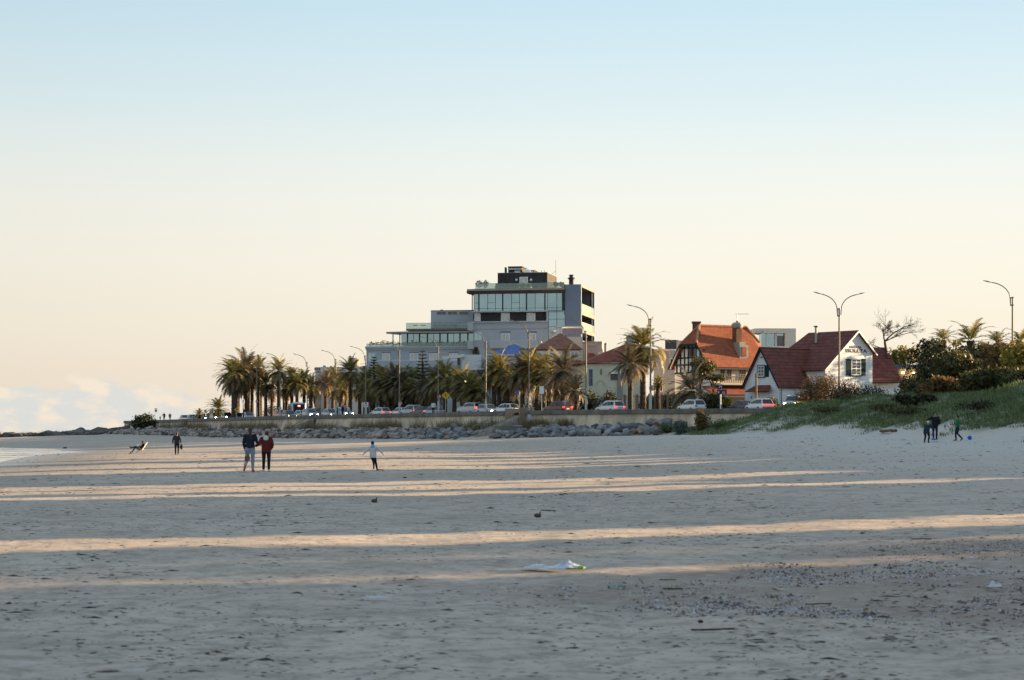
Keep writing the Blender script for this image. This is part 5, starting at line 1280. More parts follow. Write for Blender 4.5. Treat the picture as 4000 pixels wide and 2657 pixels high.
tree('dune_scrub', 'scrub', 3480, 1585, 1630, 182, 2.0, 900, M_LEAFD if 348 % 2 else M_LEAFM, 'dark scrub patch in the upper dune hollow', size=.13, limbs=False, base=tz(PX(3480, 182), 182), flat_=1.4)
tree('dune_scrub', 'scrub', 3560, 1600, 1660, 172, 2.0, 1000, M_LEAFD if 356 % 2 else M_LEAFM, 'dark scrub running down beside the thicket', size=.13, limbs=False, base=tz(PX(3560, 172), 172), flat_=1.4)
tree('dune_scrub', 'scrub', 3330, 1560, 1600, 208, 2.0, 800, M_LEAFD if 333 % 2 else M_LEAFM, 'dark scrub along the dune crest', size=.13, limbs=False, base=tz(PX(3330, 208), 208), flat_=1.4)
tree('dune_scrub', 'scrub', 3830, 1560, 1600, 150, 1.5, 700, M_LEAFD if 383 % 2 else M_LEAFM, 'small dark scrub on the right hump of the dune', size=.13, limbs=False, base=tz(PX(3830, 150), 150), flat_=1.4)
# shrubs at the end of the wall
for (u, v0, v1, Y, rw, n, m, lb) in [
 (3215, 1462, 1590, 226, 2.6, 2300, M_LEAFB, 'brown windswept shrub in front of the lettered gable'),
 (3300, 1480, 1580, 222, 2.4, 2000, M_LEAFB, 'tawny shrub right of the windswept one under the lettered gable'),
 (3150, 1520, 1605, 230, 1.6, 1100, M_LEAFB, 'small brown shrub at the end of the wall by the silver pickup'),
 (3400, 1500, 1560, 222, 2.0, 1400, M_LEAFD, 'dark low shrub below the right dark red roof')]:
    tree('shrub', 'shrub', u, v0, v1, Y, rw, int(n * 1.5), m, lb, size=.11, wispy=True)
tree('shrub', 'shrub', 2745, 1600, 1700, 233, 1.1, 1500, M_LEAFB, 'brown green windblown bush growing against the near sea wall', size=.14, base=1.3)
tree('shrub', 'shrub', 2665, 1640, 1690, 234, 1.3, 1100, leafmat('sage_leaf', (.04, .065, .055), (.12, .16, .13), .7), 'low sage green shrub on the boulders by the near wall', size=.12, base=1.3, limbs=False)
tree('shrub', 'shrub', 2815, 1635, 1685, 231, 1.3, 1100, M_DUNEG, 'low grey green mat of shrub right of the windblown bush', size=.12, base=1.3, limbs=False)
tree('shrub', 'shrub', 2610, 1655, 1690, 237, 1.2, 900, M_DUNEG, 'flat green shrub left of the sage green one', size=.12, base=1.3, limbs=False)
tree('shrub', 'shrub', 556, 1618, 1692, 432, 3.1, 3600, M_LEAFD, 'dark shrub in front of the far end of the sea wall', size=.22, base=1.0)
tree('shrub', 'shrub', 575, 1610, 1650, 440, 1.3, 500, M_LEAFD, 'wispy sprig sticking out above the dark far shrub', size=.2, base=2.0)
for (u, v0, v1, Y, rw, n, m, lb) in [
 (2740, 1395, 1470, 262, 2.2, 1500, M_LEAFM, 'open branched olive tree in front of the orange tiled roof'),
 (2790, 1460, 1490, 262, 1.8, 900, M_LEAFM, 'low spreading olive tree before the balcony of the half timbered house'),
 (2790, 1535, 1600, 255, 2.1, 1900, M_LEAFM, 'round olive bush beside the dark garage'),
 (2840, 1550, 1592, 256, .9, 500, M_LEAFY, 'yellowish bush left of the dark garage'),
 (3010, 1550, 1590, 246, 1.3, 700, M_LEAFM, 'small flowering bush behind the car with the red light bar'),
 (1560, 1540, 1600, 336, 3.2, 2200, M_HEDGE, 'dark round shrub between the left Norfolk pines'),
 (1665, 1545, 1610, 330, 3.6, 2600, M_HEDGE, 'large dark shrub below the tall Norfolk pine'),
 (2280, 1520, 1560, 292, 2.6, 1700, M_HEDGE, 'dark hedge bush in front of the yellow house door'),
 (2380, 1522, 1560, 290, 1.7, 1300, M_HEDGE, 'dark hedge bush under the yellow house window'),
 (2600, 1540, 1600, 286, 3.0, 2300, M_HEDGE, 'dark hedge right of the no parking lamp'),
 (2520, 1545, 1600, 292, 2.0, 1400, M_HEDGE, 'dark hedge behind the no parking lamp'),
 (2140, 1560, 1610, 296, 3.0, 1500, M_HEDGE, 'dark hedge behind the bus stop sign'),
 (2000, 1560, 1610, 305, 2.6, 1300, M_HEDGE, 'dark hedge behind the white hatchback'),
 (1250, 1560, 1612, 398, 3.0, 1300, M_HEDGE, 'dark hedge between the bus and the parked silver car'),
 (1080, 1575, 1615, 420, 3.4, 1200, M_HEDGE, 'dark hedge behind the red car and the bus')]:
    tree('bush' if 'tree' not in lb else 'broadleaf_tree', 'bush' if 'tree' not in lb else 'tree', u, v0, v1, Y, rw, n, m, lb, size=.17)
# bare tree
def bare_tree():
    Y = 268; b0 = P(3462, 1372, Y); r = thing('bare_tree', 'leafless tree with spreading twigs behind the right red roof', 'tree', (b0.x, Y, GROUND_Z)); mb = MB(); rr = random.Random(9)
    def br(p, d, L_, r_, k):
        pts_ = [p]; dd = d.normalized(); q = p.copy()
        for i in range(4):
            dd = (dd + Vector((rr.gauss(0, .13) + .03, rr.gauss(0, .13), rr.gauss(0, .1)))).normalized(); q = q + dd * L_ / 4; pts_.append(q.copy())
        mb.tube(pts_, [r_, r_ * .85, r_ * .7, r_ * .58, r_ * .45], 5 if k < 3 else 3)
        if k >= 5: return
        for i in range(3 if k < 2 else 4):
            j = rr.choice((1, 2, 3, 4)); a = Vector((rr.gauss(.1, .7), rr.gauss(0, .5), rr.gauss(.15, .5)))
            br(pts_[j], dd + a, L_ * rr.uniform(.5, .72), max(.014, r_ * .5), k + 1)
    mb.tube([(b0.x, Y, GROUND_Z - .2), b0], [.24, .18], 8); b1 = P(3456, 1335, Y); mb.tube([b0, b1], [.18, .15], 8)
    wood = r
    br(b1, Vector((.95, 0, .75)), 3.3, .12, 1); br(b1, Vector((1.0, .1, .35)), 2.9, .09, 1); br(b1, Vector((-.55, 0, .9)), 1.9, .10, 1); br(b0, Vector((-.9, .1, .5)), 1.8, .08, 2); br(b1, Vector((.1, .2, 1)), 2.2, .09, 1)
    mb.build('trunk_and_branches', M_BARK, r, fix=False)
bare_tree()
# ================================================================== street lamps, signs, vehicles
M_POLE = mat('lamp_pole_paint', (.20, .165, .135), .6, .15, 2)
M_LED = mat('lamp_head_grey', (.20, .19, .18), .5, .1, 3)
def lamp_proto(double=False):
    r = thing('street_lamp', 'x', 'street lamp'); H_ = 11.6
    part('pole', M_POLE, r, lambda m: m.tube([(0, 0, 0), (0, 0, 1.8), (0, 0, 1.85), (0, 0, H_)], [.17, .16, .12, .085], 10))
    part('base_band', mat('pale_band_paint', (.45, .45, .42), .7, .1, 2), r, lambda m: m.tube([(0, 0, 0), (0, 0, 2.4)], [.185, .165], 10))
    part('collar', M_LED, r, lambda m: (m.tube([(0, 0, H_ - .9), (0, 0, H_ - .75)], [.17, .17], 8), m.tube([(0, 0, H_ - .1), (0, 0, H_ + .05)], [.16, .16], 8), m.tube([(-.2, 0, H_ - .9), (-.2, 0, H_)], [.05, .05], 6)))
    for sg in ((-1, 1) if double else (-1,)):
        pts_ = [(sg * .2, 0, H_ - .8), (sg * .25, 0, H_ - .1)] + [(sg * (.25 + 2.35 * (1 - cos(t)) ** 1.0), 0, H_ - .1 + 1.75 * sin(t)) for t in np.linspace(.15, 1.35, 9)]
        e = Vector(pts_[-1]); 
        a = part('arm', M_POLE, r, lambda m: m.tube(pts_, [.055] * len(pts_), 7))
        hd = e + Vector((sg * .95, 0, .24))
        part('lamp_head', M_LED, a, lambda m: (m.tube([e, e.lerp(hd, .35), e.lerp(hd, .6), hd], [.06, .13, .16, .06], 8, True, .45),))
    return r
LAMPS = [
 (2541, 1192, 13.4, -92, 'street lamp with a round no parking sign right of the tall sunlit palm'),
 (3955, 1098, 13.4, -110, 'tall lamp at the right edge above the thicket'),
 (2289, 1246, 12.6, -96, 'lamp in front of the pinkish balustrade house'),
 (2067, 1251, 12.6, -84, 'lamp standing before the centre of the tall grey building'),
 (1898, 1292, 12.6, -86, 'lamp in front of the blue tiled roof'),
 (1712, 1318, 12.6, -80, 'lamp beside the yellow diamond sign right of the tall Norfolk pine'),
 (1560, 1332, 12.6, -75, 'lamp in front of the left wing of the grey building'),
 (1428, 1355, 12.6, -72, 'lamp at the left corner of the grey building'),
 (1312, 1370, 12.6, -65, 'lamp in front of the white flat roofed house'),
 (1200, 1384, 12.6, -62, 'lamp right behind the bus'),
 (1094, 1382, 12.6, -57, 'lamp above the red car left of the bus'),
 (1003, 1385, 12.6, -92, 'leftmost lamp, half lost in the tallest palm')]
lp = lamp_proto(); first = True
for (u, vh, H_, arm, lb) in LAMPS:
    # the lamp stands on the promenade where a lamp of this height shows its head in that row
    Y = at_off(min(3150, u), 2.0).y if u < 3200 else 200.; s = (ZV(vh, Y) - GROUND_Z) / 13.35
    loc = (PX(u, Y), Y, GROUND_Z + .02); ang = tang(min(3100, max(520, u))); 
    want = abs(arm) / FL * Y / (3.15 * s)      # how much of the arm's reach shows across the picture
    yaw = -math.acos(min(1, want)) * .8
    if first: lp.location = loc; lp.rotation_euler = (0, 0, yaw); lp.scale = (s,) * 3; lp['label'] = lb; lp['group'] = 'street lamps along the promenade'; first = False
    else: dup(lp, loc, yaw, lb, 'street lamps along the promenade', s)
l2 = lamp_proto(True); Y = (GROUND_Z + 13.3 - CH) * FL / (HZ - 1147); l2.location = (PX(3278, Y), Y, GROUND_Z); l2.rotation_euler = (0, 0, .2); l2['label'] = 'double armed street lamp in front of the lettered white gable'; l2['group'] = 'street lamps along the promenade'

M_SIGNW = mat('sign_white', (.72, .73, .75), .5, .05, 3)
M_SIGNR = mat('sign_red', (.42, .02, .03), .5, .08, 3)
M_SIGNK = mat('sign_black', (.02, .02, .022), .5, .1, 3)
M_SIGNY = mat('sign_yellow', (.62, .38, .01), .5, .08, 3)
M_SIGNB = mat('sign_blue', (.02, .12, .55), .5, .08, 3)
M_SIGNN = mat('sign_navy', (.02, .03, .09), .5, .1, 3)
def sign(name, u, v, Y, label, fn, post_m=None, post_u=None, v_post=None, pr=.06, cat='sign'):
    c = P(u, v, Y); pu = PX(post_u if post_u else u, Y)
    r = thing(name, label, cat, (pu, Y + .15, GROUND_Z))
    if post_m: part('post', post_m, r, lambda m: m.tube([(pu, Y + .15, GROUND_Z), (pu, Y + .15, ZV(v_post if v_post else v, Y))], [pr, pr], 7))
    fn(r, c); return r
def disc(m, c, rr, th=.04, n=18): m.extr([c + Vector((rr * cos(t), 0, rr * sin(t))) for t in np.linspace(0, 2 * pi, n + 1)[:-1]], (0, th, 0))
FACE0 = Fc(2000, 250, 0)
def roundsign(txt, rr, slash=False):
    def fn(r, c):
        part('rim', M_SIGNR, r, lambda m: disc(m, c, rr))
        pl = part('plate', M_SIGNW, r, lambda m: disc(m, c + Vector((0, -.012, 0)), rr * .76, .02))
        if txt: text('symbol', txt, rr * 1.25, c + Vector((0, -.03, 0)), FACE0, M_SIGNK, r, .008)
        if slash: part('slash', M_SIGNR, r, lambda m: m.extr([c + Vector((rr * (a * .62) + o_, -.045, rr * (-a * .62) + o_)) for a, o_ in ((-1, .03), (-1, -.03), (1, -.03), (1, .03))], (0, .012, 0)))
    return fn
def board(w_, h_, m_, extra=None):
    def fn(r, c):
        part('board', m_, r, lambda m: m.box(c, (w_, .05, h_)))
        if extra: extra(r, c)
    return fn
def Yat(u, off): return at_off(u, off).y
sign('no_parking_sign', 2546, 1516, Yat(2541, 3.0), 'round red rimmed no parking sign on the lamp right of the tall sunlit palm', roundsign('E', .34, True), M_WHITE, 2540)
sign('no_parking_sign', 2064, 1549, Yat(2064, 3.5), 'round red rimmed no parking sign near the top of the beach steps', roundsign('E', .31, True), M_WHITE)
sign('no_parking_sign', 1715, 1550, Yat(1715, 3.5), 'round red rimmed no parking sign left of the yellow diamond', roundsign('E', .30, True), M_WHITE)
sign('speed_limit_sign', 1563, 1576, Yat(1563, 3.5), 'round speed limit sign reading 60 above the white cars', roundsign('60', .34), M_GALV)
sign('speed_limit_sign', 1347, 1590, Yat(1347, 4), 'small round speed limit sign above the silver car with pedestrians', roundsign('60', .30), M_GALV)
sign('traffic_sign', 1204, 1583, Yat(1204, 4), 'small round red rimmed sign just right of the bus', roundsign('', .26), M_GALV)
sign('traffic_sign', 1003, 1568, Yat(1003, 4), 'small round pale sign between left palm trunks', roundsign('', .26), M_GALV)
def diamond(rr):
    def fn(r, c):
        part('plate', M_SIGNY, r, lambda m: m.extr([c + Vector((rr * x, 0, rr * z)) for x, z in ((0, -1), (1, 0), (0, 1), (-1, 0))], (0, .04, 0)))
        part('mark', M_SIGNK, r, lambda m: (m.box(c + Vector((-.04, -.012, 0)), (.11, .015, rr * .7)), m.box(c + Vector((.08, -.012, .1)), (.2, .014, .1))))
    return fn
sign('warning_sign', 1741, 1545, Yat(1741, 4), 'yellow diamond warning sign beside the lamp below the golden palm', diamond(.58), M_GALV)
sign('warning_sign', 924, 1601, Yat(924, 5), 'yellow diamond warning sign at the foot of the far left palms', diamond(.44), M_GALV)
sign('warning_sign', 1093, 1594, Yat(1093, 12), 'small yellow diamond peeping over the red car', diamond(.35), M_GALV)
def infoboard(r, c):
    part('pictogram', M_SIGNK, r, lambda m: (m.box(c + Vector((-.02, -.03, .08)), (.30, .01, .12)), m.box(c + Vector((.1, -.03, .16)), (.12, .012, .1))))
    part('text_line', M_SIGNK, r, lambda m: m.box(c + Vector((0, -.03, -.12)), (.5, .01, .07)))
sign('information_sign', 1429.6, 1581, Yat(1430, 2.5), 'square white information sign on a thick white post at the left of the grey building', board(.72, .74, M_SIGNW, infoboard), M_WHITE, None, 1590, .14)
def stopboard(r, c):
    part('frame', M_SIGNK, r, lambda m: (m.box(c + Vector((0, .06, .52)), (.62, .06, .06)), m.box(c + Vector((0, .06, -.52)), (.62, .06, .06)), m.box(c + Vector((-.33, .06, 0)), (.05, .06, 1.04))))
sign('bus_stop_sign', 2116, 1524, Yat(2116, 2.5), 'upright white board in a dark frame on a pale post right of the steps', board(.58, 1.0, M_SIGNW, stopboard), M_CREAM, None, 1515, .075)
sign('blue_sign', 2021, 1535, Yat(2026, 2.2), 'small blue sign hung on a pale post left of the steps', board(.28, .42, M_SIGNB), M_CREAM, 2029, 1528, .09)
sign('blue_sign', 2264, 1538, Yat(2264, 20), 'thin blue board under the small palm by the centre lamp', board(.9, .14, M_SIGNB), M_GALV)
def tri(r, c): part('plate', M_GALV, r, lambda m: m.extr([c + Vector((.34 * x, 0, .34 * z)) for x, z in ((0, -1), (1, .75), (-1, .75))], (0, .03, 0)))
sign('yield_sign', 2207, 1572, Yat(2207, 6), 'grey back of a triangular yield sign by the dark red car', tri, M_GALV)
def dirboard(r, c):
    q = part('lower_board', M_SIGNN, r, lambda m: m.box(c + Vector((.22, 0, -.62)), (1.14, .05, .56)))
    part('red_band', M_SIGNR, q, lambda m: m.box(c + Vector((.22, -.035, -.41)), (1.12, .02, .13)))
    part('arrow', M_SIGNW, q, lambda m: (m.extr([c + Vector((-.14 + x, -.035, -.68 + z)) for x, z in ((-.14, 0), (.02, .14), (.02, -.14))], (0, .01, 0)), m.box(c + Vector((.42, -.035, -.66)), (.4, .012, .06)), m.box(c + Vector((.42, -.035, -.80)), (.3, .012, .05))))
    part('pictogram', M_SIGNW, r, lambda m: (m.box(c + Vector((.0, -.035, .06)), (.30, .012, .07)), m.box(c + Vector((.12, -.035, -.05)), (.08, .012, .2)), m.box(c + Vector((-.1, -.035, -.1)), (.14, .012, .08)), m.box(c + Vector((0, -.034, .25)), (.5, .012, .08))))
sign('direction_sign', 2813, 1510, Yat(2813, 3), 'two stacked navy direction boards on a white post before the half timbered house', board(.56, .6, M_SIGNN, dirboard), M_WHITE, 2815, 1515, .08)
sign('banner_sign', 1859, 1570, Yat(1859, 20), 'small blue banner board behind the silver blue car', board(1.1, .34, M_SIGNB), M_GALV)
sign('banner_sign', 1287, 1588, Yat(1287, 24), 'dark red and blue board between the bus and the silver car', board(1.05, .26, M_SIGNR), M_GALV)
sign('sign_board', 803, 1607, Yat(803, 5), 'small grey square sign left of the short windswept palm', board(.5, .62, M_GALV), M_GALV)
sign('roundel_sign', 609, 1605, Yat(609, 1.5), 'thin pole with a round plate at the far end of the promenade', lambda r, c: (part('plate', M_GALV, r, lambda m: disc(m, c, .30)), part('top_plate', M_GALV, r, lambda m: m.box(c + Vector((0, 0, .42)), (.6, .04, .18)))), M_DARKMETAL, None, 1600, .035)
r_ = thing('utility_pole', 'brown wooden utility pole in front of the white boarded gable', 'pole', (PX(2954, 248), 248, GROUND_Z))
part('shaft', mat('pole_wood', (.26, .165, .10), .85, .2, 3), r_, lambda m: m.tube([(PX(2954, 248), 248, GROUND_Z), (PX(2954, 248), 248, ZV(1462, 248))], [.16, .12], 10))
part('cap', M_SOFFIT, r_, lambda m: m.tube([(PX(2954, 248), 248, ZV(1462, 248)), (PX(2954, 248), 248, ZV(1459, 248))], [.17, .15], 10))
for (u, v0, off, w_, lb) in ((951, 1562, 3, .11, 'dark double post at the foot of the far left palms'),):
    Y = Yat(u, off); r_ = thing('post', lb, 'post', (PX(u, Y), Y, GROUND_Z))
    part('shaft', M_DARKMETAL, r_, lambda m: m.tube([(PX(u, Y), Y, GROUND_Z), (PX(u, Y), Y, ZV(v0 + 14, Y))], [w_ * 1.5, w_], 7)); part('head', M_WHITE, r_, lambda m: m.lathe((PX(u, Y), Y, ZV(v0 + 14, Y)), [(.12, 0), (.22, .3), (.2, .6), (.05, .75)], 8))
# litter bin hung on the wall by the steps
Y = Yat(2069, -1.0) ; c = P(2069, 1640, Y); r_ = thing('litter_bin', 'grey white litter bin hung beside the top of the beach steps', 'bin', tuple(c))
part('tub', mat('bin_plastic', (.50, .53, .57), .6, .1, 3), r_, lambda m: m.lathe(tuple(c), [(.18, -.1), (.24, .62), (.26, .64), (.26, .68)], 12)); part('rim', M_DARKMETAL, r_, lambda m: m.lathe((c.x, c.y, c.z + .68), [(.27, 0), (.27, .05), (.2, .06)], 12)); part('bracket', M_DARKMETAL, r_, lambda m: m.box((c.x + .2, c.y + .3, c.z + .45), (.06, .6, .06)))
c = P(2047, 1600, Yat(2047, .6)); r_ = thing('bag_sculpture', 'dark hooked handrail post at the top of the beach steps', 'rail post', (c.x, c.y, GROUND_Z))
part('hook', M_DARKMETAL, r_, lambda m: m.tube([(c.x, c.y, GROUND_Z), (c.x, c.y, 4.9), (c.x - .12, c.y, 5.15), (c.x - .35, c.y, 5.22), (c.x - .5, c.y, 5.05)], [.07] * 5, 7))
r_.name = 'rail_post'; 
# outlet pipe in the wall
p = wallp(2487); t = tang(2487); sw = Vector((-t.y, t.x, 0)); c = p + sw * .95; r_ = thing('drain_pipe', 'round rusty drain outlet pipe in the near sea wall above the boulders', 'pipe', (c.x, c.y, 2.3))
part('pipe', mat('rusty_pipe', (.16, .10, .07), .85, .3, 4), r_, lambda m: m.tube([p + Vector((0, 0, 2.35)) + sw * .3, p + Vector((0, 0, 2.3)) + sw * 1.3], [.42, .42], 14)); part('mouth', M_SIGNK, r_, lambda m: m.tube([p + Vector((0, 0, 2.3)) + sw * 1.30, p + Vector((0, 0, 2.3)) + sw * 1.306], [.34, .34], 14))

# ---- vehicles
M_TYRE = mat('tyre_rubber', (.02, .02, .02), .9, .2, 4); M_RIM = mat('alloy_rim', (.35, .35, .36), .35, .1, 4, metal=.8)
M_CARGLASS = mat('car_glass', (.015, .018, .022), .04, .05, 1, spec=.6)
M_TAILOFF = mat('tail_lamp', (.22, .012, .015), .25, .05, 3, spec=.6); M_HEADOFF = mat('head_lamp', (.55, .56, .58), .15, .05, 3, spec=.7)
M_TAILON = glow('brake_lamp_lit', (1, .02, .02), 1.5, (.3, .01, .01)); M_HEADON = glow('head_lamp_lit', (.85, .92, 1), 16.0); M_HEADWARM = glow('head_lamp_warm', (1, .66, .3), 12.0)
M_PLATE = mat('number_plate', (.6, .6, .6), .5, .05, 4); M_TRIM = mat('black_plastic', (.025, .025, .027), .7, .1, 3)
def paint(name, c): return mat('paint_' + name, c, .32, .04, .8, metal=.15, spec=.5, coat=.6)
def car(kind_, col, L_=4.3, Wd=1.78, Hh=1.5, tail=None, head=None, lightbar=False):
    """x forward, y left, z up, origin on the ground under the middle"""
    r = thing('car', 'x', 'car'); hl, hw = L_ / 2, Wd / 2; belt = {'suv': .98, 'hatch': .90, 'sedan': .88, 'pickup': 1.05}[kind_] * (Hh / 1.5 if kind_ != 'suv' else Hh / 1.6)
    st = [(-hl, .80, .42, belt - .12), (-hl + .08, .90, .30, belt - .02), (-hl + .45, .99, .22, belt), (-.3 * L_, 1, .20, belt), (.12 * L_, 1, .20, belt - .01), (.27 * L_, .99, .20, belt - .06), (hl - .45, .96, .22, belt - .16), (hl - .1, .84, .28, belt - .26), (hl, .72, .40, belt - .36)]
    vs = []; fs = []; n = 10
    for (x, wf, z0, z1) in st:
        w_ = hw * wf; zs = z0 + (z1 - z0) * .5
        vs += [(x, -w_ * .86, z0), (x, -w_ * .98, z0 + .14), (x, -w_, zs), (x, -w_ * .965, z1 - .05), (x, -w_ * .88, z1), (x, w_ * .88, z1), (x, w_ * .965, z1 - .05), (x, w_, zs), (x, w_ * .98, z0 + .14), (x, w_ * .86, z0)]
    for i in range(len(st) - 1):
        for k in range(n): fs.append((i * n + k, i * n + (k + 1) % n, (i + 1) * n + (k + 1) % n, (i + 1) * n + k))
    fs += [tuple(range(n)), tuple((len(st) - 1) * n + k for k in range(n - 1, -1, -1))]
    # cabin
    if kind_ == 'suv': cab = [(-hl + .10, belt - .06, .84), (-hl + .42, Hh - .06, .70), (-.15 * L_, Hh, .72), (.04 * L_, Hh - .06, .71), (.24 * L_, belt - .05, .83)]
    elif kind_ == 'hatch': cab = [(-hl + .12, belt - .04, .84), (-hl + .55, Hh - .07, .69), (-.12 * L_, Hh, .71), (.06 * L_, Hh - .06, .70), (.26 * L_, belt - .05, .82)]
    elif kind_ == 'pickup': cab = [(-hl + .06, belt - .04, .88), (-hl + .25, Hh - .08, .76), (-.15 * L_, Hh, .74), (.04 * L_, Hh - .05, .71), (.20 * L_, belt - .05, .84)]
    else: cab = [(-hl + .55, belt - .04, .82), (-.25 * L_, Hh - .07, .68), (-.08 * L_, Hh, .70), (.06 * L_, Hh - .05, .69), (.26 * L_, belt - .05, .82)]
    o = len(vs); cv_ = []
    base_w = .86 * hw
    ring = [(cab[0][0], cab[0][1], cab[0][2] * hw), (cab[1][0], cab[1][1], cab[1][2] * hw), (cab[2][0], cab[2][1], cab[2][2] * hw), (cab[3][0], cab[3][1], cab[3][2] * hw), (cab[4][0], cab[4][1], cab[4][2] * hw)]
    m = MB(); m.add(vs, fs)
    lowL = [(x, .90 * hw, belt - .1) for x, z, w_ in ring]
    cvs = []
    for (x, z, w_) in ring: cvs += [(x, -w_, z), (x, w_, z)]
    for (x, z, w_) in ring: cvs += [(x, -.89 * hw, belt - .12), (x, .89 * hw, belt - .12)]
    cfs = []
    for i in range(4):
        cfs.append((2 * i, 2 * i + 1, 2 * i + 3, 2 * i + 2))
        cfs.append((10 + 2 * i, 2 * i, 2 * i + 2, 12 + 2 * i)); cfs.append((2 * i + 1, 11 + 2 * i, 13 + 2 * i, 2 * i + 3))
    m.add(cvs, cfs)
    if kind_ in ('suv', 'pickup'):
        for sg in (-1, 1): m.tube([(-hl + .6, sg * hw * .66, Hh + .03), (.02 * L_, sg * hw * .66, Hh + .03)], .025, 5)
    body = m.build('body', col, r)
    bv = body.modifiers.new('bevel', 'BEVEL'); bv.width = .045; bv.segments = 2; bv.limit_method = 'ANGLE'; bv.angle_limit = rad(24)
    def lerp3(a, b_, t): return Vector(a).lerp(Vector(b_), t)
    def pane(name, a, b_, c, d, n_, m_=M_CARGLASS, ins=.1, th=.012):
        cen = (Vector(a) + Vector(b_) + Vector(c) + Vector(d)) / 4
        q = [Vector(x).lerp(cen, ins) + Vector(n_) * th for x in (a, b_, c, d)]; mb = MB(); mb.extr(q, Vector(n_) * -.03); return mb.build(name, m_, r)
    R0, R1, R3, R4 = ring[0], ring[1], ring[3], ring[4]
    pane('rear_window', (R0[0], -R0[2], R0[1] + .02), (R0[0], R0[2], R0[1] + .02), (R1[0], R1[2], R1[1]), (R1[0], -R1[2], R1[1]), Vector((-(R1[1] - R0[1]), 0, R1[0] - R0[0])).normalized(), ins=.10)
    pane('windscreen', (R4[0], R4[2], R4[1]), (R4[0], -R4[2], R4[1]), (R3[0], -R3[2], R3[1]), (R3[0], R3[2], R3[1]), Vector(((R3[1] - R4[1]), 0, R4[0] - R3[0])).normalized(), ins=.09)
    for sg in (-1, 1):
        def sp_(x, f_):          # point on the cabin side
            z = np.interp(x, [a[0] for a in ring], [a[1] for a in ring]); w_ = np.interp(x, [a[0] for a in ring], [a[2] for a in ring])
            return Vector((x, sg * (.885 * hw + (w_ - .885 * hw) * f_), belt + (z - belt) * f_))
        x0, x1 = ring[0][0], ring[4][0]; cuts = [x0 + .35, x0 + .35 + (x1 - x0) * .22, x0 + (x1 - x0) * .55, x1 - .42] if kind_ != 'sedan' else [x0 + .3, x0 + (x1 - x0) * .3, x0 + (x1 - x0) * .58, x1 - .4]
        for a, b_ in zip(cuts[:-1], cuts[1:]):
            q = [sp_(a + .04, .08), sp_(b_ - .04, .08), sp_(b_ - .04, .86), sp_(a + .04, .86)]; nn = Vector((0, sg, .35)).normalized(); mb = MB(); mb.extr([p_ + nn * .014 for p_ in q], nn * -.03); mb.build('side_window', M_CARGLASS, r)
        for hx in (-hl, ):
            if not lightbar: mb = MB(); mb.box((-hl + .06, sg * hw * .74, belt - .16), (.16, hw * .30, .17)); mb.build('tail_light', tail or M_TAILOFF, r)
        mb = MB(); mb.box((hl - .16, sg * hw * .62, belt - .38), (.26, hw * .32, .15)); mb.build('head_light', head or M_HEADOFF, r)
        mb = MB(); mb.ell((.19 * L_, sg * (hw + .09), belt + .06), (.09, .11, .075), 8, 6); mb.build('mirror', col, r)
        for wx in (-.29 * L_, .30 * L_):
            mb = MB(); mb.tube([(wx, sg * (hw - .19), .32), (wx, sg * (hw + .005), .32)], [.32, .32], 18); wq = mb.build('wheel', M_TYRE, r)
            mb = MB(); mb.tube([(wx, sg * (hw - .05), .32), (wx, sg * (hw + .02), .32)], [.20, .20], 14); mb.build('rim', M_RIM, wq)
    if lightbar: mb = MB(); mb.box((-hl + .02, 0, belt - .12), (.12, Wd * .84, .09)); mb.build('light_bar', tail, r)
    mb = MB(); mb.box((-hl - .01, 0, belt - .36), (.03, .45, .12)); mb.build('number_plate', M_PLATE, r)
    mb = MB(); mb.box((-hl + .02, 0, .42), (.14, Wd * .84, .18)); mb.box((hl - .06, 0, .42), (.14, Wd * .72, .18)); mb.build('bumper', M_TRIM, r)
    mb = MB(); mb.box((hl - .03, 0, belt - .44), (.05, Wd * .40, .12)); mb.build('grille', M_TRIM, r)
    return r
PW, PS, PB = paint('white', (.68, .70, .73)), paint('silver', (.42, .44, .47)), paint('blue', (.04, .09, .24))
PK, PR, PDR, PSB = paint('black', (.015, .016, .02)), paint('red', (.30, .018, .03)), paint('maroon', (.10, .014, .02)), paint('silver_blue', (.30, .36, .46))
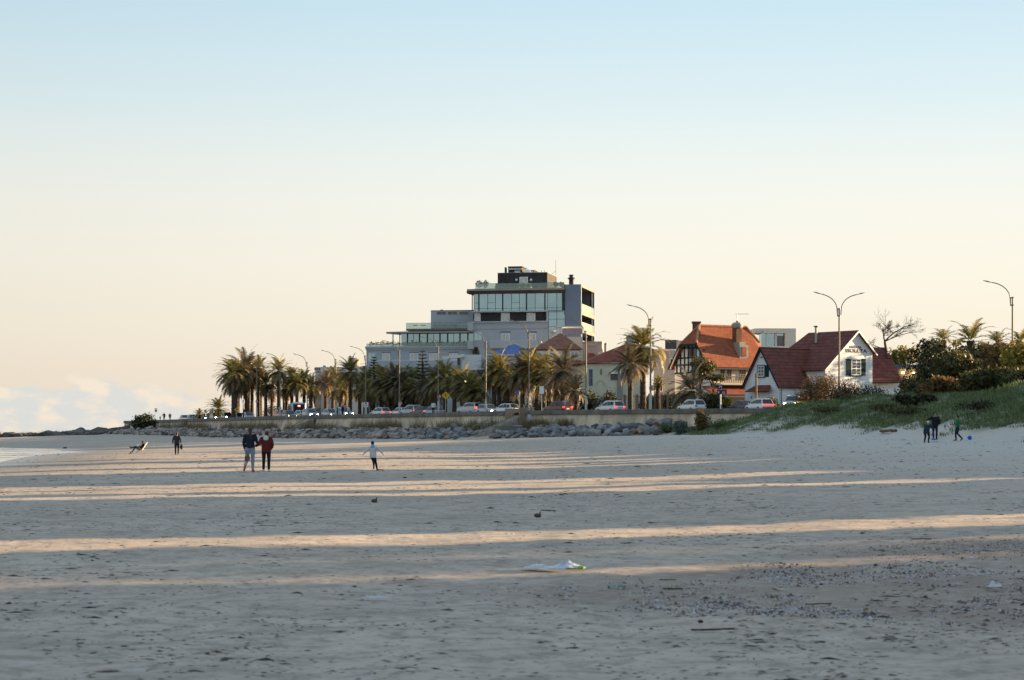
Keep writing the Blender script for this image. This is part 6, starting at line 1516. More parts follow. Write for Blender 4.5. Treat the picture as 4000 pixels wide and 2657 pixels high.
CARS = [  # column, metres landward, kind, paint, away?, tail, head, yaw offset, label
 (2382, 15.5, 'suv', PW, 1, M_TAILON, None, .12, 'white estate car with lit tail lamps in front of the white garden wall', 4.5, 1.6),
 (2700, 14.0, 'suv', PW, 1, M_TAILOFF, None, .12, 'white estate car with dark tail lamps below the low spreading palm', 4.6, 1.58),
 (2965, 10.0, 'suv', PW, 1, M_TAILON, None, .02, 'white car with a full width red light bar below the white boarded gable', 4.5, 1.55),
 (2893, 15.0, 'sedan', PK, 1, None, None, .1, 'dark saloon with a pale windscreen edge left of the light bar car', 4.4, 1.42),
 (3097, 9.0, 'pickup', PS, 0, None, M_HEADWARM, -.95, 'silver pickup with a canopy at the end of the wall, amber lamp lit', 5.2, 1.85),
 (2176, 12.5, 'suv', PDR, 1, M_TAILON, None, .12, 'maroon off road car with red brake lights under the round palm', 4.5, 1.66),
 (1976, 11.0, 'hatch', PW, 1, None, None, .1, 'white hatchback with a dark rear window left of the steps', 4.1, 1.5),
 (1907, 10.0, 'hatch', PSB, 0, None, M_HEADON, 0, 'silver blue car coming with bright headlamps left of the white hatchback', 4.2, 1.5),
 (1837, 14.5, 'pickup', PS, 1, M_TAILON, None, .1, 'dark windowed silver pickup with red tail lamps behind the golden palm', 4.9, 1.8),
 (1694, 12.5, 'sedan', PSB, 1, None, None, .1, 'low pale saloon in front of the lamp beside the yellow sign', 4.3, 1.42),
 (1645, 14.0, 'hatch', PK, 1, M_TAILON, None, .1, 'dark hatchback with a red glowing tail left of the hooded person', 4.2, 1.5),
 (1605, 13.5, 'suv', PS, 1, M_TAILON, None, .1, 'silver off road car next to the speed limit sign', 4.5, 1.68),
 (1566, 15.0, 'sedan', PW, 1, None, None, .1, 'white saloon half hidden left of the silver off road car', 4.3, 1.44),
 (1485, 14.5, 'hatch', PW, 1, M_TAILON, None, .1, 'white hatchback with brake lights on right of the square white sign', 4.2, 1.52),
 (1346, 13.0, 'suv', PSB, 0, None, M_HEADWARM, 0, 'pale blue car behind the two pedestrians left of the square sign', 4.4, 1.66),
 (1290, 10.5, 'sedan', PSB, 0, None, M_HEADWARM, 0, 'blue grey saloon with a warm headlamp right of the far steps', 4.4, 1.5),
 (1212, 10.0, 'suv', PSB, 0, None, M_HEADON, 0, 'pale blue car with bright headlamps in front of the bus', 4.5, 1.62),
 (1172, 15.0, 'hatch', PW, 1, M_TAILOFF, None, .1, 'white hatchback tail just in front of the bus', 4.1, 1.5),
 (1128, 10.5, 'sedan', PK, 0, None, M_HEADWARM, 0, 'black saloon with a warm headlamp left of the bus front', 4.4, 1.46),
 (1097, 12.5, 'suv', PR, 0, None, None, 0, 'red car standing left of the bus', 4.4, 1.7),
 (970, 11.0, 'hatch', PSB, 0, None, None, 0, 'light blue car at the foot of the tallest palm', 4.2, 1.5),
 (936, 13.0, 'hatch', PB, 0, None, None, 0, 'dark blue car tucked behind the light blue one under the left palms', 4.2, 1.5),
 (887, 10.0, 'suv', PK, 0, None, M_HEADON, 0, 'dark car with two round dazzling headlamps below the short palm', 4.4, 1.62),
 (845, 10.0, 'suv', PSB, 0, None, M_HEADON, 0, 'blue car with dazzling headlamps left of the darkest dazzling one', 4.4, 1.62),
 (805, 11.0, 'suv', PB, 0, None, M_HEADON, 0, 'dark blue car with one lit headlamp below the small square sign', 4.4, 1.62),
 (774, 13.5, 'hatch', PW, 0, None, None, 0, 'small white car at the far left of the queue below the tiny palm bush', 4.1, 1.46),
 (752, 12.0, 'hatch', PB, 0, None, None, 0, 'dark car second from the far left end of the traffic', 4.1, 1.5),
 (721, 12.0, 'sedan', PS, 0, None, None, 0, 'silver green car at the far left end of the traffic', 4.3, 1.48)]
for (u, off, kd, col, away, tl, hd_, yo, lb, L_, Hh) in CARS:
    p = at_off(u, 4.6 + (off - 9) * .55); t = tang(min(3150, max(520, u))); yaw = math.atan2(t.y, t.x) + (0 if away else pi) + yo - (.55 if u > 2600 and away else .35 if u > 2300 and away else .22 if u > 2100 else 0)
    r = car(kd, col, L_, 1.78 if kd != 'pickup' else 1.86, Hh, tl, hd_, 'light bar' in lb)
    r.location = (p.x, p.y, GROUND_Z + .01); r.rotation_euler = (0, 0, yaw); r['label'] = lb; r['group'] = 'cars on the coast road'
# bus
def bus():
    r = thing('bus', 'pale city bus seen from its blue back with a red lit route display', 'bus'); MBW, MBB = paint('bus_white', (.62, .64, .68)), paint('bus_blue', (.06, .26, .68))
    m = MB(); m.box((0, 0, 1.72), (11.5, 2.5, 2.75)); bd = m.build('body', MBW, r); bv = bd.modifiers.new('bevel', 'BEVEL'); bv.width = .16; bv.segments = 3
    m = MB(); m.box((-5.76, 0, 1.72), (.06, 2.3, 2.6)); q = m.build('back_panel', MBB, r)
    m = MB(); m.box((-5.80, 0, 2.15), (.05, 1.95, 1.35)); m.build('rear_window', M_CARGLASS, r)
    m = MB(); m.box((-5.835, 0, 2.55), (.03, .42, .22)); m.build('route_display', glow('display_red', (1, .12, .05), 3.0), r)
    m = MB(); m.box((-.3, 1.26, 2.2), (10.2, .03, .95)); m.box((-.3, -1.26, 2.2), (10.2, .03, .95)); m.build('side_windows', M_PANE, r)
    m = MB(); m.box((5.76, 0, 2.0), (.05, 2.2, 1.5)); m.build('windscreen', M_CARGLASS, r)
    for sg in (-1, 1):
        m = MB(); m.box((-5.80, sg * .95, 1.15), (.06, .22, .4)); m.build('tail_light', M_TAILOFF, r)
        for wx in (-3.2, 3.4):
            m = MB(); m.tube([(wx, sg * .95, .48), (wx, sg * 1.26, .48)], [.48, .48], 18); wq = m.build('wheel', M_TYRE, r); m = MB(); m.tube([(wx, sg * 1.2, .48), (wx, sg * 1.275, .48)], [.28, .28], 12); m.build('rim', M_RIM, wq)
    m = MB(); m.box((-1, 0, 3.16), (4, 1.6, .22)); m.build('roof_unit', MBW, r)
    return r
b_ = bus(); p = at_off(1158, 14.0); t = tang(1153); b_.location = (p.x, p.y, GROUND_Z + .01); b_.rotation_euler = (0, 0, math.atan2(t.y, t.x) - .22)
# ================================================================== people
M_SKIN = mat('skin', (.38, .22, .15), .6, .06, 6)
M_HAIRK = mat('dark_hair', (.018, .013, .011), .6, .2, 8); M_HAIRB = mat('brown_hair', (.05, .028, .016), .6, .25, 8)
def cloth(name, c, rows=0.0): return mat('cloth_' + name, c, .85, .14, 5, bump=.3, rows=rows, rowamt=.45)
NAVY, BLACKC, JEANS, REDJ = cloth('navy', (.012, .016, .035)), cloth('black', (.010, .010, .012)), cloth('pale_jeans', (.26, .32, .42)), cloth('red_quilt', (.125, .018, .018), .085)
WHITEC, GREENC, TEALC, GREYC = cloth('white', (.55, .56, .58)), cloth('green', (.012, .16, .065)), cloth('teal', (.02, .24, .26)), cloth('grey', (.10, .11, .12))
SKYC, CORAL, PALEC = cloth('sky_blue', (.14, .36, .62)), cloth('coral', (.55, .10, .09)), cloth('pale', (.62, .60, .56))
J0 = dict(pel=(0, 0, .94), waist=(0, 0, 1.10), chest=(0, .0, 1.30), neck=(0, 0, 1.46), head=(0, .02, 1.59),
          shR=(.185, 0, 1.41), elR=(.25, -.04, 1.14), wrR=(.25, .04, .90), shL=(-.185, 0, 1.41), elL=(-.25, -.04, 1.14), wrL=(-.25, .04, .90),
          hipR=(.095, 0, .92), knR=(.105, .03, .50), anR=(.10, -.01, .085), toR=(.12, .15, .035), hipL=(-.095, 0, .92), knL=(-.105, .03, .50), anL=(-.10, -.01, .085), toL=(-.12, .15, .035))
def person(label, loc, yaw, H_, pose, top, bottom, shoes, hair=M_HAIRK, longhair=False, group=None, bulk=1.0, vox=.011, coat=0.0, hood=None, hat=None, child=False, face=True, skinm=None):
    k = H_ / 1.70; J = {a: Vector(b_) for a, b_ in {**J0, **pose}.items()}
    r = thing('person', label, 'person', loc, group); r.rotation_euler = (0, 0, yaw)
    hs = 1.18 if child else 1.0
    def fin(mb, name, m, v, par=r):
        mb.v = [(a[0] * k, a[1] * k, a[2] * k) for a in mb.v]
        me = bpy.data.meshes.new(name); me.from_pydata(mb.v, [], mb.f)
        o = link(name, me, m, par, None, True, ORG[r.name])
        md = o.modifiers.new('one_surface', 'REMESH'); md.mode = 'VOXEL'; md.voxel_size = v; md.use_smooth_shade = True
        sm_ = o.modifiers.new('soften', 'SMOOTH'); sm_.iterations = 2; sm_.factor = .5
        return o
    def hand(mb, w_, e, sg):
        d = (w_ - e).normalized(); side_ = Vector((sg, 0, 0)); side_ = (side_ - d * side_.dot(d)).normalized(); f_ = d.cross(side_)
        palm_ = w_ + d * .055; mb.tube([w_ - d * .02, w_ + d * .03, w_ + d * .09], [.026, .036, .036], 8, True, .6)
        for q, (o_, ln) in enumerate(((-.030, .066), (-.010, .078), (.010, .074), (.029, .058))):
            b0 = w_ + d * .085 + f_ * o_; cu = side_ * (-.012 - .004 * q)
            mb.tube([b0, b0 + d * ln * .5 + cu * .5, b0 + d * ln + cu * 2], [.0105, .010, .008], 6)
        t0 = w_ + d * .03 - f_ * .03; mb.tube([t0, t0 - f_ * .025 + d * .03, t0 - f_ * .03 + d * .06 - side_ * .01], [.013, .0115, .009], 6)
    b_ = MB()
    hd = J['head']; b_.ell(hd, (.074 * hs, .092 * hs, .112 * hs), 14, 10); b_.ell(hd + Vector((0, .025, -.055)) * hs, (.052 * hs, .06 * hs, .06 * hs), 10, 7)
    b_.tube([J['neck'] - Vector((0, 0, .05)), J['neck'], hd - Vector((0, .01, .06))], [.07, .052, .05], 9)
    b_.tube([hd + Vector((0, .085, .03)) * hs, hd + Vector((0, .108, -.018)) * hs], [.012 * hs, .017 * hs], 6)
    for sg in (-1, 1): b_.ell(hd + Vector((sg * .075, -.005, -.005)) * hs, (.012, .02, .032), 6, 5)
    b_.tube([J['pel'], J['waist'], J['chest'], J['neck'] - Vector((0, 0, .06))], [.135, .12, .15, .075], 12, True, .66)
    for s_ in 'RL':
        sg = 1 if s_ == 'R' else -1
        b_.tube([J['chest'].lerp(J['sh' + s_], .55), J['sh' + s_], J['sh' + s_].lerp(J['el' + s_], .5), J['el' + s_], J['el' + s_].lerp(J['wr' + s_], .4), J['wr' + s_]], [.055, .054, .046, .038, .037, .026], 8)
        hand(b_, J['wr' + s_], J['el' + s_], sg)
        b_.tube([J['hip' + s_] + Vector((0, 0, .04)), J['hip' + s_].lerp(J['kn' + s_], .4), J['kn' + s_], J['kn' + s_].lerp(J['an' + s_], .35), J['an' + s_]], [.088, .078, .054, .054, .036], 9)
        b_.tube([J['an' + s_] + Vector((0, -.03, -.03)), J['an' + s_].lerp(J['to' + s_], .5), J['to' + s_]], [.036, .036, .026], 8)
    body = fin(b_, 'body', skinm or M_SKIN, vox * .8)
    if face:
        e = MB()
        for sg in (-1, 1): e.ell(hd + Vector((sg * .03, .083, .012)) * hs, (.011, .007, .007), 6, 4)
        e.v = [(a[0] * k, a[1] * k, a[2] * k) for a in e.v]; me = bpy.data.meshes.new('eyes'); me.from_pydata(e.v, [], e.f); link('eyes', me, M_HAIRK, r, None, True, ORG[r.name])
        e = MB(); e.ell(hd + Vector((0, .083, -.062)) * hs, (.022, .008, .006), 6, 4); e.v = [(a[0] * k, a[1] * k, a[2] * k) for a in e.v]; me = bpy.data.meshes.new('mouth'); me.from_pydata(e.v, [], e.f); link('mouth', me, cloth('lip', (.25, .08, .07)), r, None, True, ORG[r.name])
    t_ = MB(); bl = bulk; low = J['pel'] - Vector((0, 0, .02 + coat))
    t_.tube([low, J['pel'] + Vector((0, 0, .06)), J['waist'], J['chest'], J['neck'] - Vector((0, 0, .075)), J['neck'] - Vector((0, 0, .0))], [.168 * bl, .166 * bl, .158 * bl, .182 * bl, .13 * bl, .065], 14, True, .70)
    for s_ in 'RL':
        t_.tube([J['chest'].lerp(J['sh' + s_], .5), J['sh' + s_], J['sh' + s_].lerp(J['el' + s_], .5), J['el' + s_], J['el' + s_].lerp(J['wr' + s_], .5), J['wr' + s_] - (J['wr' + s_] - J['el' + s_]).normalized() * .01], [.08 * bl, .074 * bl, .064 * bl, .056 * bl, .052 * bl, .043 * bl], 9)
    jk = fin(t_, 'jacket', top, vox)
    if hood is not None:
        h_ = MB(); h_.ell(J['neck'] + Vector((0, -.09, -.05)), (.115, .07, .13), 10, 8); fin(h_, 'hood', hood, vox, r)
    p_ = MB()
    p_.tube([J['waist'] - Vector((0, 0, .06)), J['pel'], J['hipR'].lerp(J['hipL'], .5) - Vector((0, 0, .05))], [.14, .155, .11], 12, True, .70)
    for s_ in 'RL':
        p_.tube([J['hip' + s_] + Vector((0, 0, .03)), J['hip' + s_].lerp(J['kn' + s_], .4), J['kn' + s_], J['kn' + s_].lerp(J['an' + s_], .35), J['an' + s_] + (J['kn' + s_] - J['an' + s_]).normalized() * .02], [.105, .094, .069, .068, .052], 9)
    fin(p_, 'trousers', bottom, vox)
    for s_ in 'RL':
        s2 = MB(); a, to = J['an' + s_], J['to' + s_]; fwd = (to - a); fwd.normalize()
        s2.tube([a + Vector((0, -.055, -.045)) if abs(fwd.z) < .6 else a - fwd * .05, a + Vector((0, 0, -.02)), a.lerp(to, .55), to + fwd * .03], [.044, .052, .046, .034], 9); fin(s2, 'shoe', shoes, vox * .8)
    hm = MB(); hm.ell(hd + Vector((0, -.018, .022)) * hs, (.086 * hs, .098 * hs, .108 * hs), 12, 9)
    if longhair:
        hm.tube([hd + Vector((0, -.08, .0)), hd + Vector((.03, -.115, -.14)), hd + Vector((.06, -.12, -.30)), hd + Vector((.05, -.10, -.42))], [.05, .06, .05, .015], 9)
    # keep the face free of hair
    if hat is None: fin(hm, 'hair', hair, vox)
    else:
        hm2 = MB(); hm2.ell(hd + Vector((0, -.012, .045)) * hs, (.092 * hs, .104 * hs, .098 * hs), 12, 9); fin(hm2, 'cap', hat, vox)
    return r
def stand(u, v, Y=None):
    if Y is None:
        p = ground_at(u, v); return (p.x, p.y, p.z)
    x = PX(u, Y); return (x, Y, tz(x, Y))
def yfor(u, v, H_px, H_m): return FL * H_m / H_px
def put(u, v, Y):            # stands at distance Y with feet on the beach there
    x = PX(u, Y); return (x, Y, tz(x, Y) + .0)
Yc = 79.0
walk = dict(hipR=(.09, 0, .92), knR=(.10, .04, .51), anR=(.10, .02, .085), toR=(.12, .17, .035), hipL=(-.09, 0, .92), knL=(-.12, .02, .50), anL=(-.16, -.28, .22), toL=(-.20, -.24, .06))
w1 = person('woman in a navy jacket and pale jeans with long brown hair, walking arm in arm', put(977, 1836, Yc), .0, 1.70, {**walk, 'wrR': (.36, .12, 1.06), 'elR': (.27, -.06, 1.15), 'elL': (-.25, -.02, 1.13), 'wrL': (-.21, .03, .89)}, NAVY, JEANS, CORAL, M_HAIRB, True, None, 1.08)
w2 = person('shorter woman in a quilted red jacket and black trousers holding her companion by the arm', put(1040, 1834, Yc), .0, 1.56, {'elL': (-.30, -.05, 1.16), 'wrL': (-.46, .08, 1.08), 'elR': (.27, -.03, 1.15), 'wrR': (.22, .14, 1.0), 'knR': (.11, .02, .50), 'anR': (.11, -.03, .085), 'toR': (.13, .13, .035), 'knL': (-.11, .04, .5), 'anL': (-.12, .04, .085), 'toL': (-.14, .19, .035), 'head': (.02, .03, 1.585)}, REDJ, BLACKC, PALEC, M_HAIRB, False, None, 1.22, coat=.10, hood=PALEC)
Yb = Yc - .15; c = P(966, 1790, Yb)
bag = thing('handbag', 'small brown bag carried low by the woman in the navy jacket', 'bag', tuple(c))
part('bag_body', mat('brown_leather', (.17, .07, .04), .6, .2, 8), bag, lambda m: m.hexa([c + Vector(p) for p in ((-.10, -.05, -.09), (.10, -.05, -.09), (.10, .05, -.09), (-.10, .05, -.09), (-.09, -.035, .08), (.09, -.035, .08), (.09, .035, .08), (-.09, .035, .08))]))
part('handle', mat('green_strap', (.05, .14, .06), .7, .2, 8), bag, lambda m: m.tube([c + Vector((-.06, 0, .07)), c + Vector((-.06, 0, .20)), c + Vector((-.03, .02, .30)), c + Vector((.02, 0, .20)), c + Vector((.06, 0, .07))], [.014] * 5, 6))
kid_ = dict(J_ := {})
person('small child in a white hooded jacket running across the sand with arms spread', put(1457, 1836, 80.5), -.12, 1.14, {'shR': (.17, 0, 1.38), 'elR': (.40, -.04, 1.22), 'wrR': (.56, -.02, 1.02), 'shL': (-.17, 0, 1.38), 'elL': (-.36, -.06, 1.18), 'wrL': (-.54, -.02, 1.0), 'knR': (.13, .16, .52), 'anR': (.24, .02, .085), 'toR': (.26, .18, .035), 'knL': (.04, -.02, .50), 'anL': (.12, -.36, .30), 'toL': (.11, -.36, .13), 'hipR': (.08, 0, .90), 'hipL': (-.08, 0, .90), 'head': (-.03, .04, 1.60)}, WHITEC, BLACKC, BLACKC, M_HAIRK, False, None, 1.22, .010, .16, SKYC, None, True)
Ym = 158.
mloc = put(691, 1778, Ym)
person('man in black standing alone with a dark bag beside the seated sunbather', mloc, .05, 1.74, {'elR': (.29, -.04, 1.14), 'wrR': (.31, .02, .90), 'elL': (-.29, -.04, 1.14), 'wrL': (-.30, .0, .90)}, cloth('charcoal', (.022, .026, .03)), BLACKC, GREYC, M_HAIRB, False, None, 1.22, .014, .06)
c = Vector((mloc[0] + .35, Ym, mloc[2] + .66)); bag = thing('black_bag', 'dark bag hanging from the hand of the man in black', 'bag', tuple(c))
part('bag_body', BLACKC, bag, lambda m: m.ell(c - Vector((0, 0, .03)), (.12, .10, .20), 10, 8)); part('handle', BLACKC, bag, lambda m: m.tube([c + Vector((-.04, 0, .12)), c + Vector((-.02, 0, .25)), c + Vector((.04, 0, .12))], [.015] * 3, 6))
# seated sunbather in a low folding chair, facing the water
Ys = 186.; sx, sy, sz_ = put(548, 1766, Ys)
chair = thing('beach_chair', 'low white folding beach chair under the reclining reader', 'chair', (sx, sy, sz_))
cw = lambda x, y, z: Vector((sx + x, sy + y, sz_ + z)); M_CHAIR = mat('chair_white', (.36, .34, .31), .6, .1, 5)
for yy in (-.27, .27):
    part('side_frame', M_CHAIR, chair, lambda m: (m.tube([cw(-.42, yy, .0), cw(.12, yy, .38), cw(.22, yy, .34)], [.022] * 3, 6), m.tube([cw(.52, yy, .0), cw(.05, yy, .40), cw(-.30, yy, .42)], [.022] * 3, 6)))
part('seat', M_CHAIR, chair, lambda m: m.slab([cw(-.36, -.27, .34), cw(.18, -.27, .22), cw(.18, .27, .22), cw(-.36, .27, .34)], .03))
part('backrest', M_CHAIR, chair, lambda m: m.slab([cw(.14, -.27, .22), cw(.62, -.27, .96), cw(.62, .27, .96), cw(.14, .27, .22)], .03))
# the sitter: built facing +y, turned to face -x
person('person in dark clothes reclining in the low chair, legs crossed', (sx, sy, sz_), pi / 2, 1.70, {
    'pel': (0, -.02, .36), 'waist': (0, -.12, .50), 'chest': (0, -.24, .68), 'neck': (0, -.30, .84), 'head': (0, -.20, .97),
    'shR': (.18, -.28, .79), 'elR': (.22, -.12, .56), 'wrR': (.12, .10, .60), 'shL': (-.18, -.28, .79), 'elL': (-.22, -.12, .56), 'wrL': (-.12, .10, .60),
    'hipR': (.09, .02, .34), 'knR': (.08, .44, .56), 'anR': (.0, .86, .46), 'toR': (-.02, .96, .60), 'hipL': (-.09, .02, .34), 'knL': (-.10, .42, .50), 'anL': (-.10, .72, .10), 'toL': (-.10, .90, .035)}, NAVY, NAVY, BLACKC, M_HAIRK, False, None, 1.05, .014)
c = Vector((sx - .22, sy, sz_ + .66)); bk = thing('magazine', 'pale open magazine held by the reclining reader', 'magazine', tuple(c)); part('pages', M_SIGNW, bk, lambda m: (m.slab([c + Vector((-.02, -.2, .1)), c + Vector((.04, -.2, -.08)), c + Vector((.06, 0, -.09)), c + Vector((0, 0, .09))], .01), m.slab([c + Vector((0, 0, .09)), c + Vector((.06, 0, -.09)), c + Vector((.04, .2, -.08)), c + Vector((-.02, .2, .1))], .01)))
# the group at the foot of the dune
g1 = ground_at(3652, 1719); k1 = g1.y / 136
person('man in a black pullover standing at the foot of the dune with one arm out', tuple(g1), pi + .1, 1.02 * g1.y / FL * 103, {'shR': (.19, 0, 1.40), 'elR': (.42, .02, 1.30), 'wrR': (.58, .12, 1.20), 'elL': (-.30, -.06, 1.16), 'wrL': (-.24, .10, .98)}, BLACKC, NAVY, BLACKC, M_HAIRK, False, None, 1.30, .014, .04)
g2 = ground_at(3620, 1730)
person('person in a dark blue coat and white cap bending beside the man in black', tuple(g2), -.5, 1.0 * g2.y / FL * 98, {'pel': (0, -.06, .80), 'waist': (0, .0, .96), 'chest': (.0, .14, 1.12), 'neck': (0, .26, 1.24), 'head': (0, .33, 1.36), 'shR': (.185, .22, 1.18), 'elR': (.30, .36, .98), 'wrR': (.34, .48, .76), 'shL': (-.185, .22, 1.18), 'elL': (-.24, .34, .94), 'wrL': (-.12, .50, .74), 'hipR': (.10, -.06, .78), 'knR': (.13, .14, .44), 'anR': (.13, -.06, .085), 'toR': (.15, .10, .035), 'hipL': (-.10, -.06, .78), 'knL': (-.13, .12, .44), 'anL': (-.13, -.08, .085), 'toL': (-.15, .08, .035)}, cloth('deep_blue', (.012, .03, .055)), BLACKC, BLACKC, M_HAIRK, False, None, 1.28, .014, .12, None, PALEC)
g3 = ground_at(3742, 1723)
person('youngster in a green pullover and dark trousers walking left below the dune', tuple(g3), pi / 2, 1.0 * g3.y / FL * 99, {'elR': (.21, .10, 1.16), 'wrR': (.14, .26, 1.12), 'elL': (-.21, .08, 1.15), 'wrL': (-.14, .25, 1.08), 'knR': (.10, .14, .52), 'anR': (.10, .10, .085), 'toR': (.11, .27, .035), 'knL': (-.10, .06, .5), 'anL': (-.10, -.26, .16), 'toL': (-.11, -.16, .05), 'head': (0, .05, 1.58)}, GREENC, NAVY, GREYC, M_HAIRK, False, None, 1.05, .013)
g4 = ground_at(3788, 1719); br_ = .145 * g4.y / 136
bl = thing('ball', 'bright blue ball lying on the sand right of the youngster in green', 'ball', (g4.x, g4.y, g4.z)); part('shell', mat('blue_ball', (.015, .10, .55), .4, .1, 4), bl, lambda m: m.ell((g4.x, g4.y, g4.z + br_), (br_, br_, br_), 18, 12), True); part('valve', M_SIGNK, bl, lambda m: m.tube([(g4.x - br_ * .98, g4.y, g4.z + br_), (g4.x - br_ * 1.25, g4.y, g4.z + br_ * 1.02)], [.02, .012], 6))
g5 = ground_at(3650, 1728)
tb = thing('sand_toy', 'white oval tub and blue rim on the sand in front of the bending person', 'toy', tuple(g5))
part('tub', M_SIGNW, tb, lambda m: m.lathe((g5.x, g5.y, g5.z - .02), [(.16, 0), (.25, .12), (.26, .16), (.22, .16)], 14)); part('rim', M_SIGNB, tb, lambda m: m.lathe((g5.x - .02, g5.y + .2, g5.z), [(.12, 0), (.14, .22), (.11, .24)], 12))
# strollers far out on the promenade
def prom(u, off): p = at_off(u, off); return (p.x, p.y, GROUND_Z + .13)
person('lone stroller on the very end of the sea wall beside the dark shrub', prom(531, 1.2), .3, 1.72, {'elR': (.24, .10, 1.16), 'wrR': (.08, .24, 1.2)}, GREYC, BLACKC, BLACKC, vox=.03, face=False, bulk=1.1)
person('small child walking hand in hand at the far end of the promenade', prom(626, 1.4), 0, 1.12, {'wrR': (.40, .0, 1.12), 'elR': (.30, 0, 1.2), 'wrL': (-.34, 0, 1.0)}, GREYC, GREYC, BLACKC, vox=.03, face=False, child=True)
person('tall stroller leading a small child at the far end of the promenade', prom(641, 1.4), 0, 1.80, {'wrL': (-.36, 0, .98), 'elL': (-.30, 0, 1.16)}, cloth('brownish', (.09, .065, .05)), BLACKC, BLACKC, vox=.03, face=False, bulk=1.15)
person('stroller right of the pair at the far end of the promenade', prom(664, 1.4), .2, 1.66, {}, GREYC, BLACKC, BLACKC, vox=.03, face=False, bulk=1.25)
person('person in a white hooded top seen from behind above the sea wall', prom(1693, 1.3), 0, 1.78, {'elR': (.29, .06, 1.16), 'wrR': (.16, .22, 1.08), 'elL': (-.29, .06, 1.16), 'wrL': (-.16, .22, 1.08)}, WHITEC, BLACKC, BLACKC, vox=.022, face=False, bulk=1.45, hood=WHITEC)
person('pedestrian in a teal top on the promenade left of the square sign', prom(1317, 3.0), 1.2, 1.70, {'pel': (0, 0, .94), 'chest': (0, .06, 1.29), 'neck': (0, .1, 1.44), 'head': (0, .14, 1.57)}, TEALC, BLACKC, BLACKC, vox=.025, face=False, bulk=1.2)
person('pedestrian in black on the promenade behind the teal one', prom(1338, 3.4), 1.0, 1.76, {}, BLACKC, BLACKC, BLACKC, vox=.025, face=False, bulk=1.15)
person('pedestrian in white next to the pale blue car on the promenade', prom(1361, 3.0), -1.2, 1.62, {'elR': (.26, .1, 1.16)}, WHITEC, GREYC, BLACKC, vox=.025, face=False, bulk=1.2)

# ================================================================== what the tide left on the sand
def sheet(name, label, u0, u1, v, hpx, m, seed, cat='litter', depth=.6, rag=.25, hump=((.25, .5), (.7, 1.0))):
    """a crumpled plastic sheet lying on the sand"""
    a, b_ = ground_at(u0, v), ground_at(u1, v); c = (a + b_) / 2; Wd = (b_ - a).length; hh = hpx / FL * c.y; nx, ny = 34, 14; dp = Wd * depth
    V = []; Q = []
    for j in range(ny + 1):
        for i in range(nx + 1):
            s_, t_ = i / nx, j / ny; e = 1 + rag * noise.noise(Vector((s_ * 5, t_ * 3, seed)))
            x = (s_ - .5) * Wd * (1 + .1 * noise.noise(Vector((t_ * 6, s_, seed)))); y = (t_ - .5) * dp * e * (.45 + .55 * sin(pi * min(1, max(0, s_))))
            h_ = max([am * math.exp(-((s_ - cx_) / .16) ** 2) for cx_, am in hump]) * sin(pi * t_) ** .7
            z = hh * (h_ * (.75 + .7 * noise.noise(Vector((s_ * 11, t_ * 7, seed + 3))) + .45 * noise.noise(Vector((s_ * 27, t_ * 15, seed + 5)))) + .16 * abs(noise.noise(Vector((s_ * 23, t_ * 13, seed + 8))))) + .012
            V.append((c.x + x, c.y + y, c.z + z))
    for j in range(ny):
        for i in range(nx): k = j * (nx + 1) + i; Q.append((k, k + 1, k + nx + 2, k + nx + 1))
    r = thing(name, label, cat, (c.x, c.y, c.z)); npmesh('film', np.array(V), np.array(Q), m, r, True, (c.x, c.y, c.z)); return r, c, Wd
M_FILM = mat('plastic_film', (.50, .56, .66), .3, .15, 6, bump=.5, spec=.5)
r_, c, wd_ = sheet('plastic_sheet', 'large crumpled pale plastic sheet on the sand near the middle of the foreground', 2042, 2290, 2222, 27, M_FILM, 3.3, depth=.5)
part('green_edge', mat('lime_plastic', (.22, .34, .03), .5, .15, 6), r_, lambda m: [m.ell((c.x + wd_ * f_, c.y - wd_ * .12, c.z + .015), (.055, .03, .02), 7, 5) for f_ in (.22, .32, .40)])
sheet('plastic_scrap', 'flat pale blue plastic scrap alone on the left foreground sand', 1416, 1518, 2340, 10, M_FILM, 7.1, depth=.4)
sheet('plastic_scrap', 'torn white plastic scrap at the right side of the foreground', 3850, 3912, 2297, 24, mat('white_film', (.60, .62, .68), .4, .1, 6), 1.9, depth=.5, hump=((.45, 1.0), (.85, .6)))
sheet('plastic_scrap', 'small teal plastic scrap left of the shell grit', 2372, 2442, 2294, 8, mat('teal_film', (.10, .30, .32), .4, .2, 6), 4.4, depth=.4)
sheet('wrapper', 'small white and green wrapper above the long stick', 2692, 2722, 2404, 18, mat('white_film', (.60, .62, .68), .4, .1, 6), 5.5, depth=.6, hump=((.6, 1.0),))
sheet('plastic_scrap', 'thin pale scrap on the shaded sand far right of the middle', 3232, 3300, 1914, 3, M_FILM, 6.2, depth=.3)
sheet('plastic_scrap', 'tiny white scrap on the long sunlit strip', 1975, 2012, 2090, 4, mat('white_film', (.60, .62, .68), .4, .1, 6), 8.8, depth=.4)
def stick(u0, u1, v0, v1, r_px, label, m, tip=None, name='driftwood_stick'):
    a, b_ = ground_at(u0, v0), ground_at(u1, v1); rr = r_px / FL * a.y; a = a + Vector((0, 0, rr)); b_ = b_ + Vector((0, 0, rr))
    r = thing(name, label, 'stick', tuple(a)); n_ = 8
    pts_ = [a.lerp(b_, i / n_) + Vector((0, R.gauss(0, rr * .4), abs(R.gauss(0, rr * .25)))) for i in range(n_ + 1)]
    part('wood', m, r, lambda mm: mm.tube(pts_, [rr * R.uniform(.8, 1.1) for _ in pts_], 7))
    if tip: part('split_end', tip, r, lambda mm: mm.tube([b_, b_ + (b_ - a).normalized() * rr * 4], [rr * .9, rr * .5], 7))
M_WOOD = mat('wet_driftwood', (.10, .065, .04), .85, .3, 7, bump=.5); M_WOODL = mat('pale_driftwood', (.34, .24, .14), .85, .2, 8)
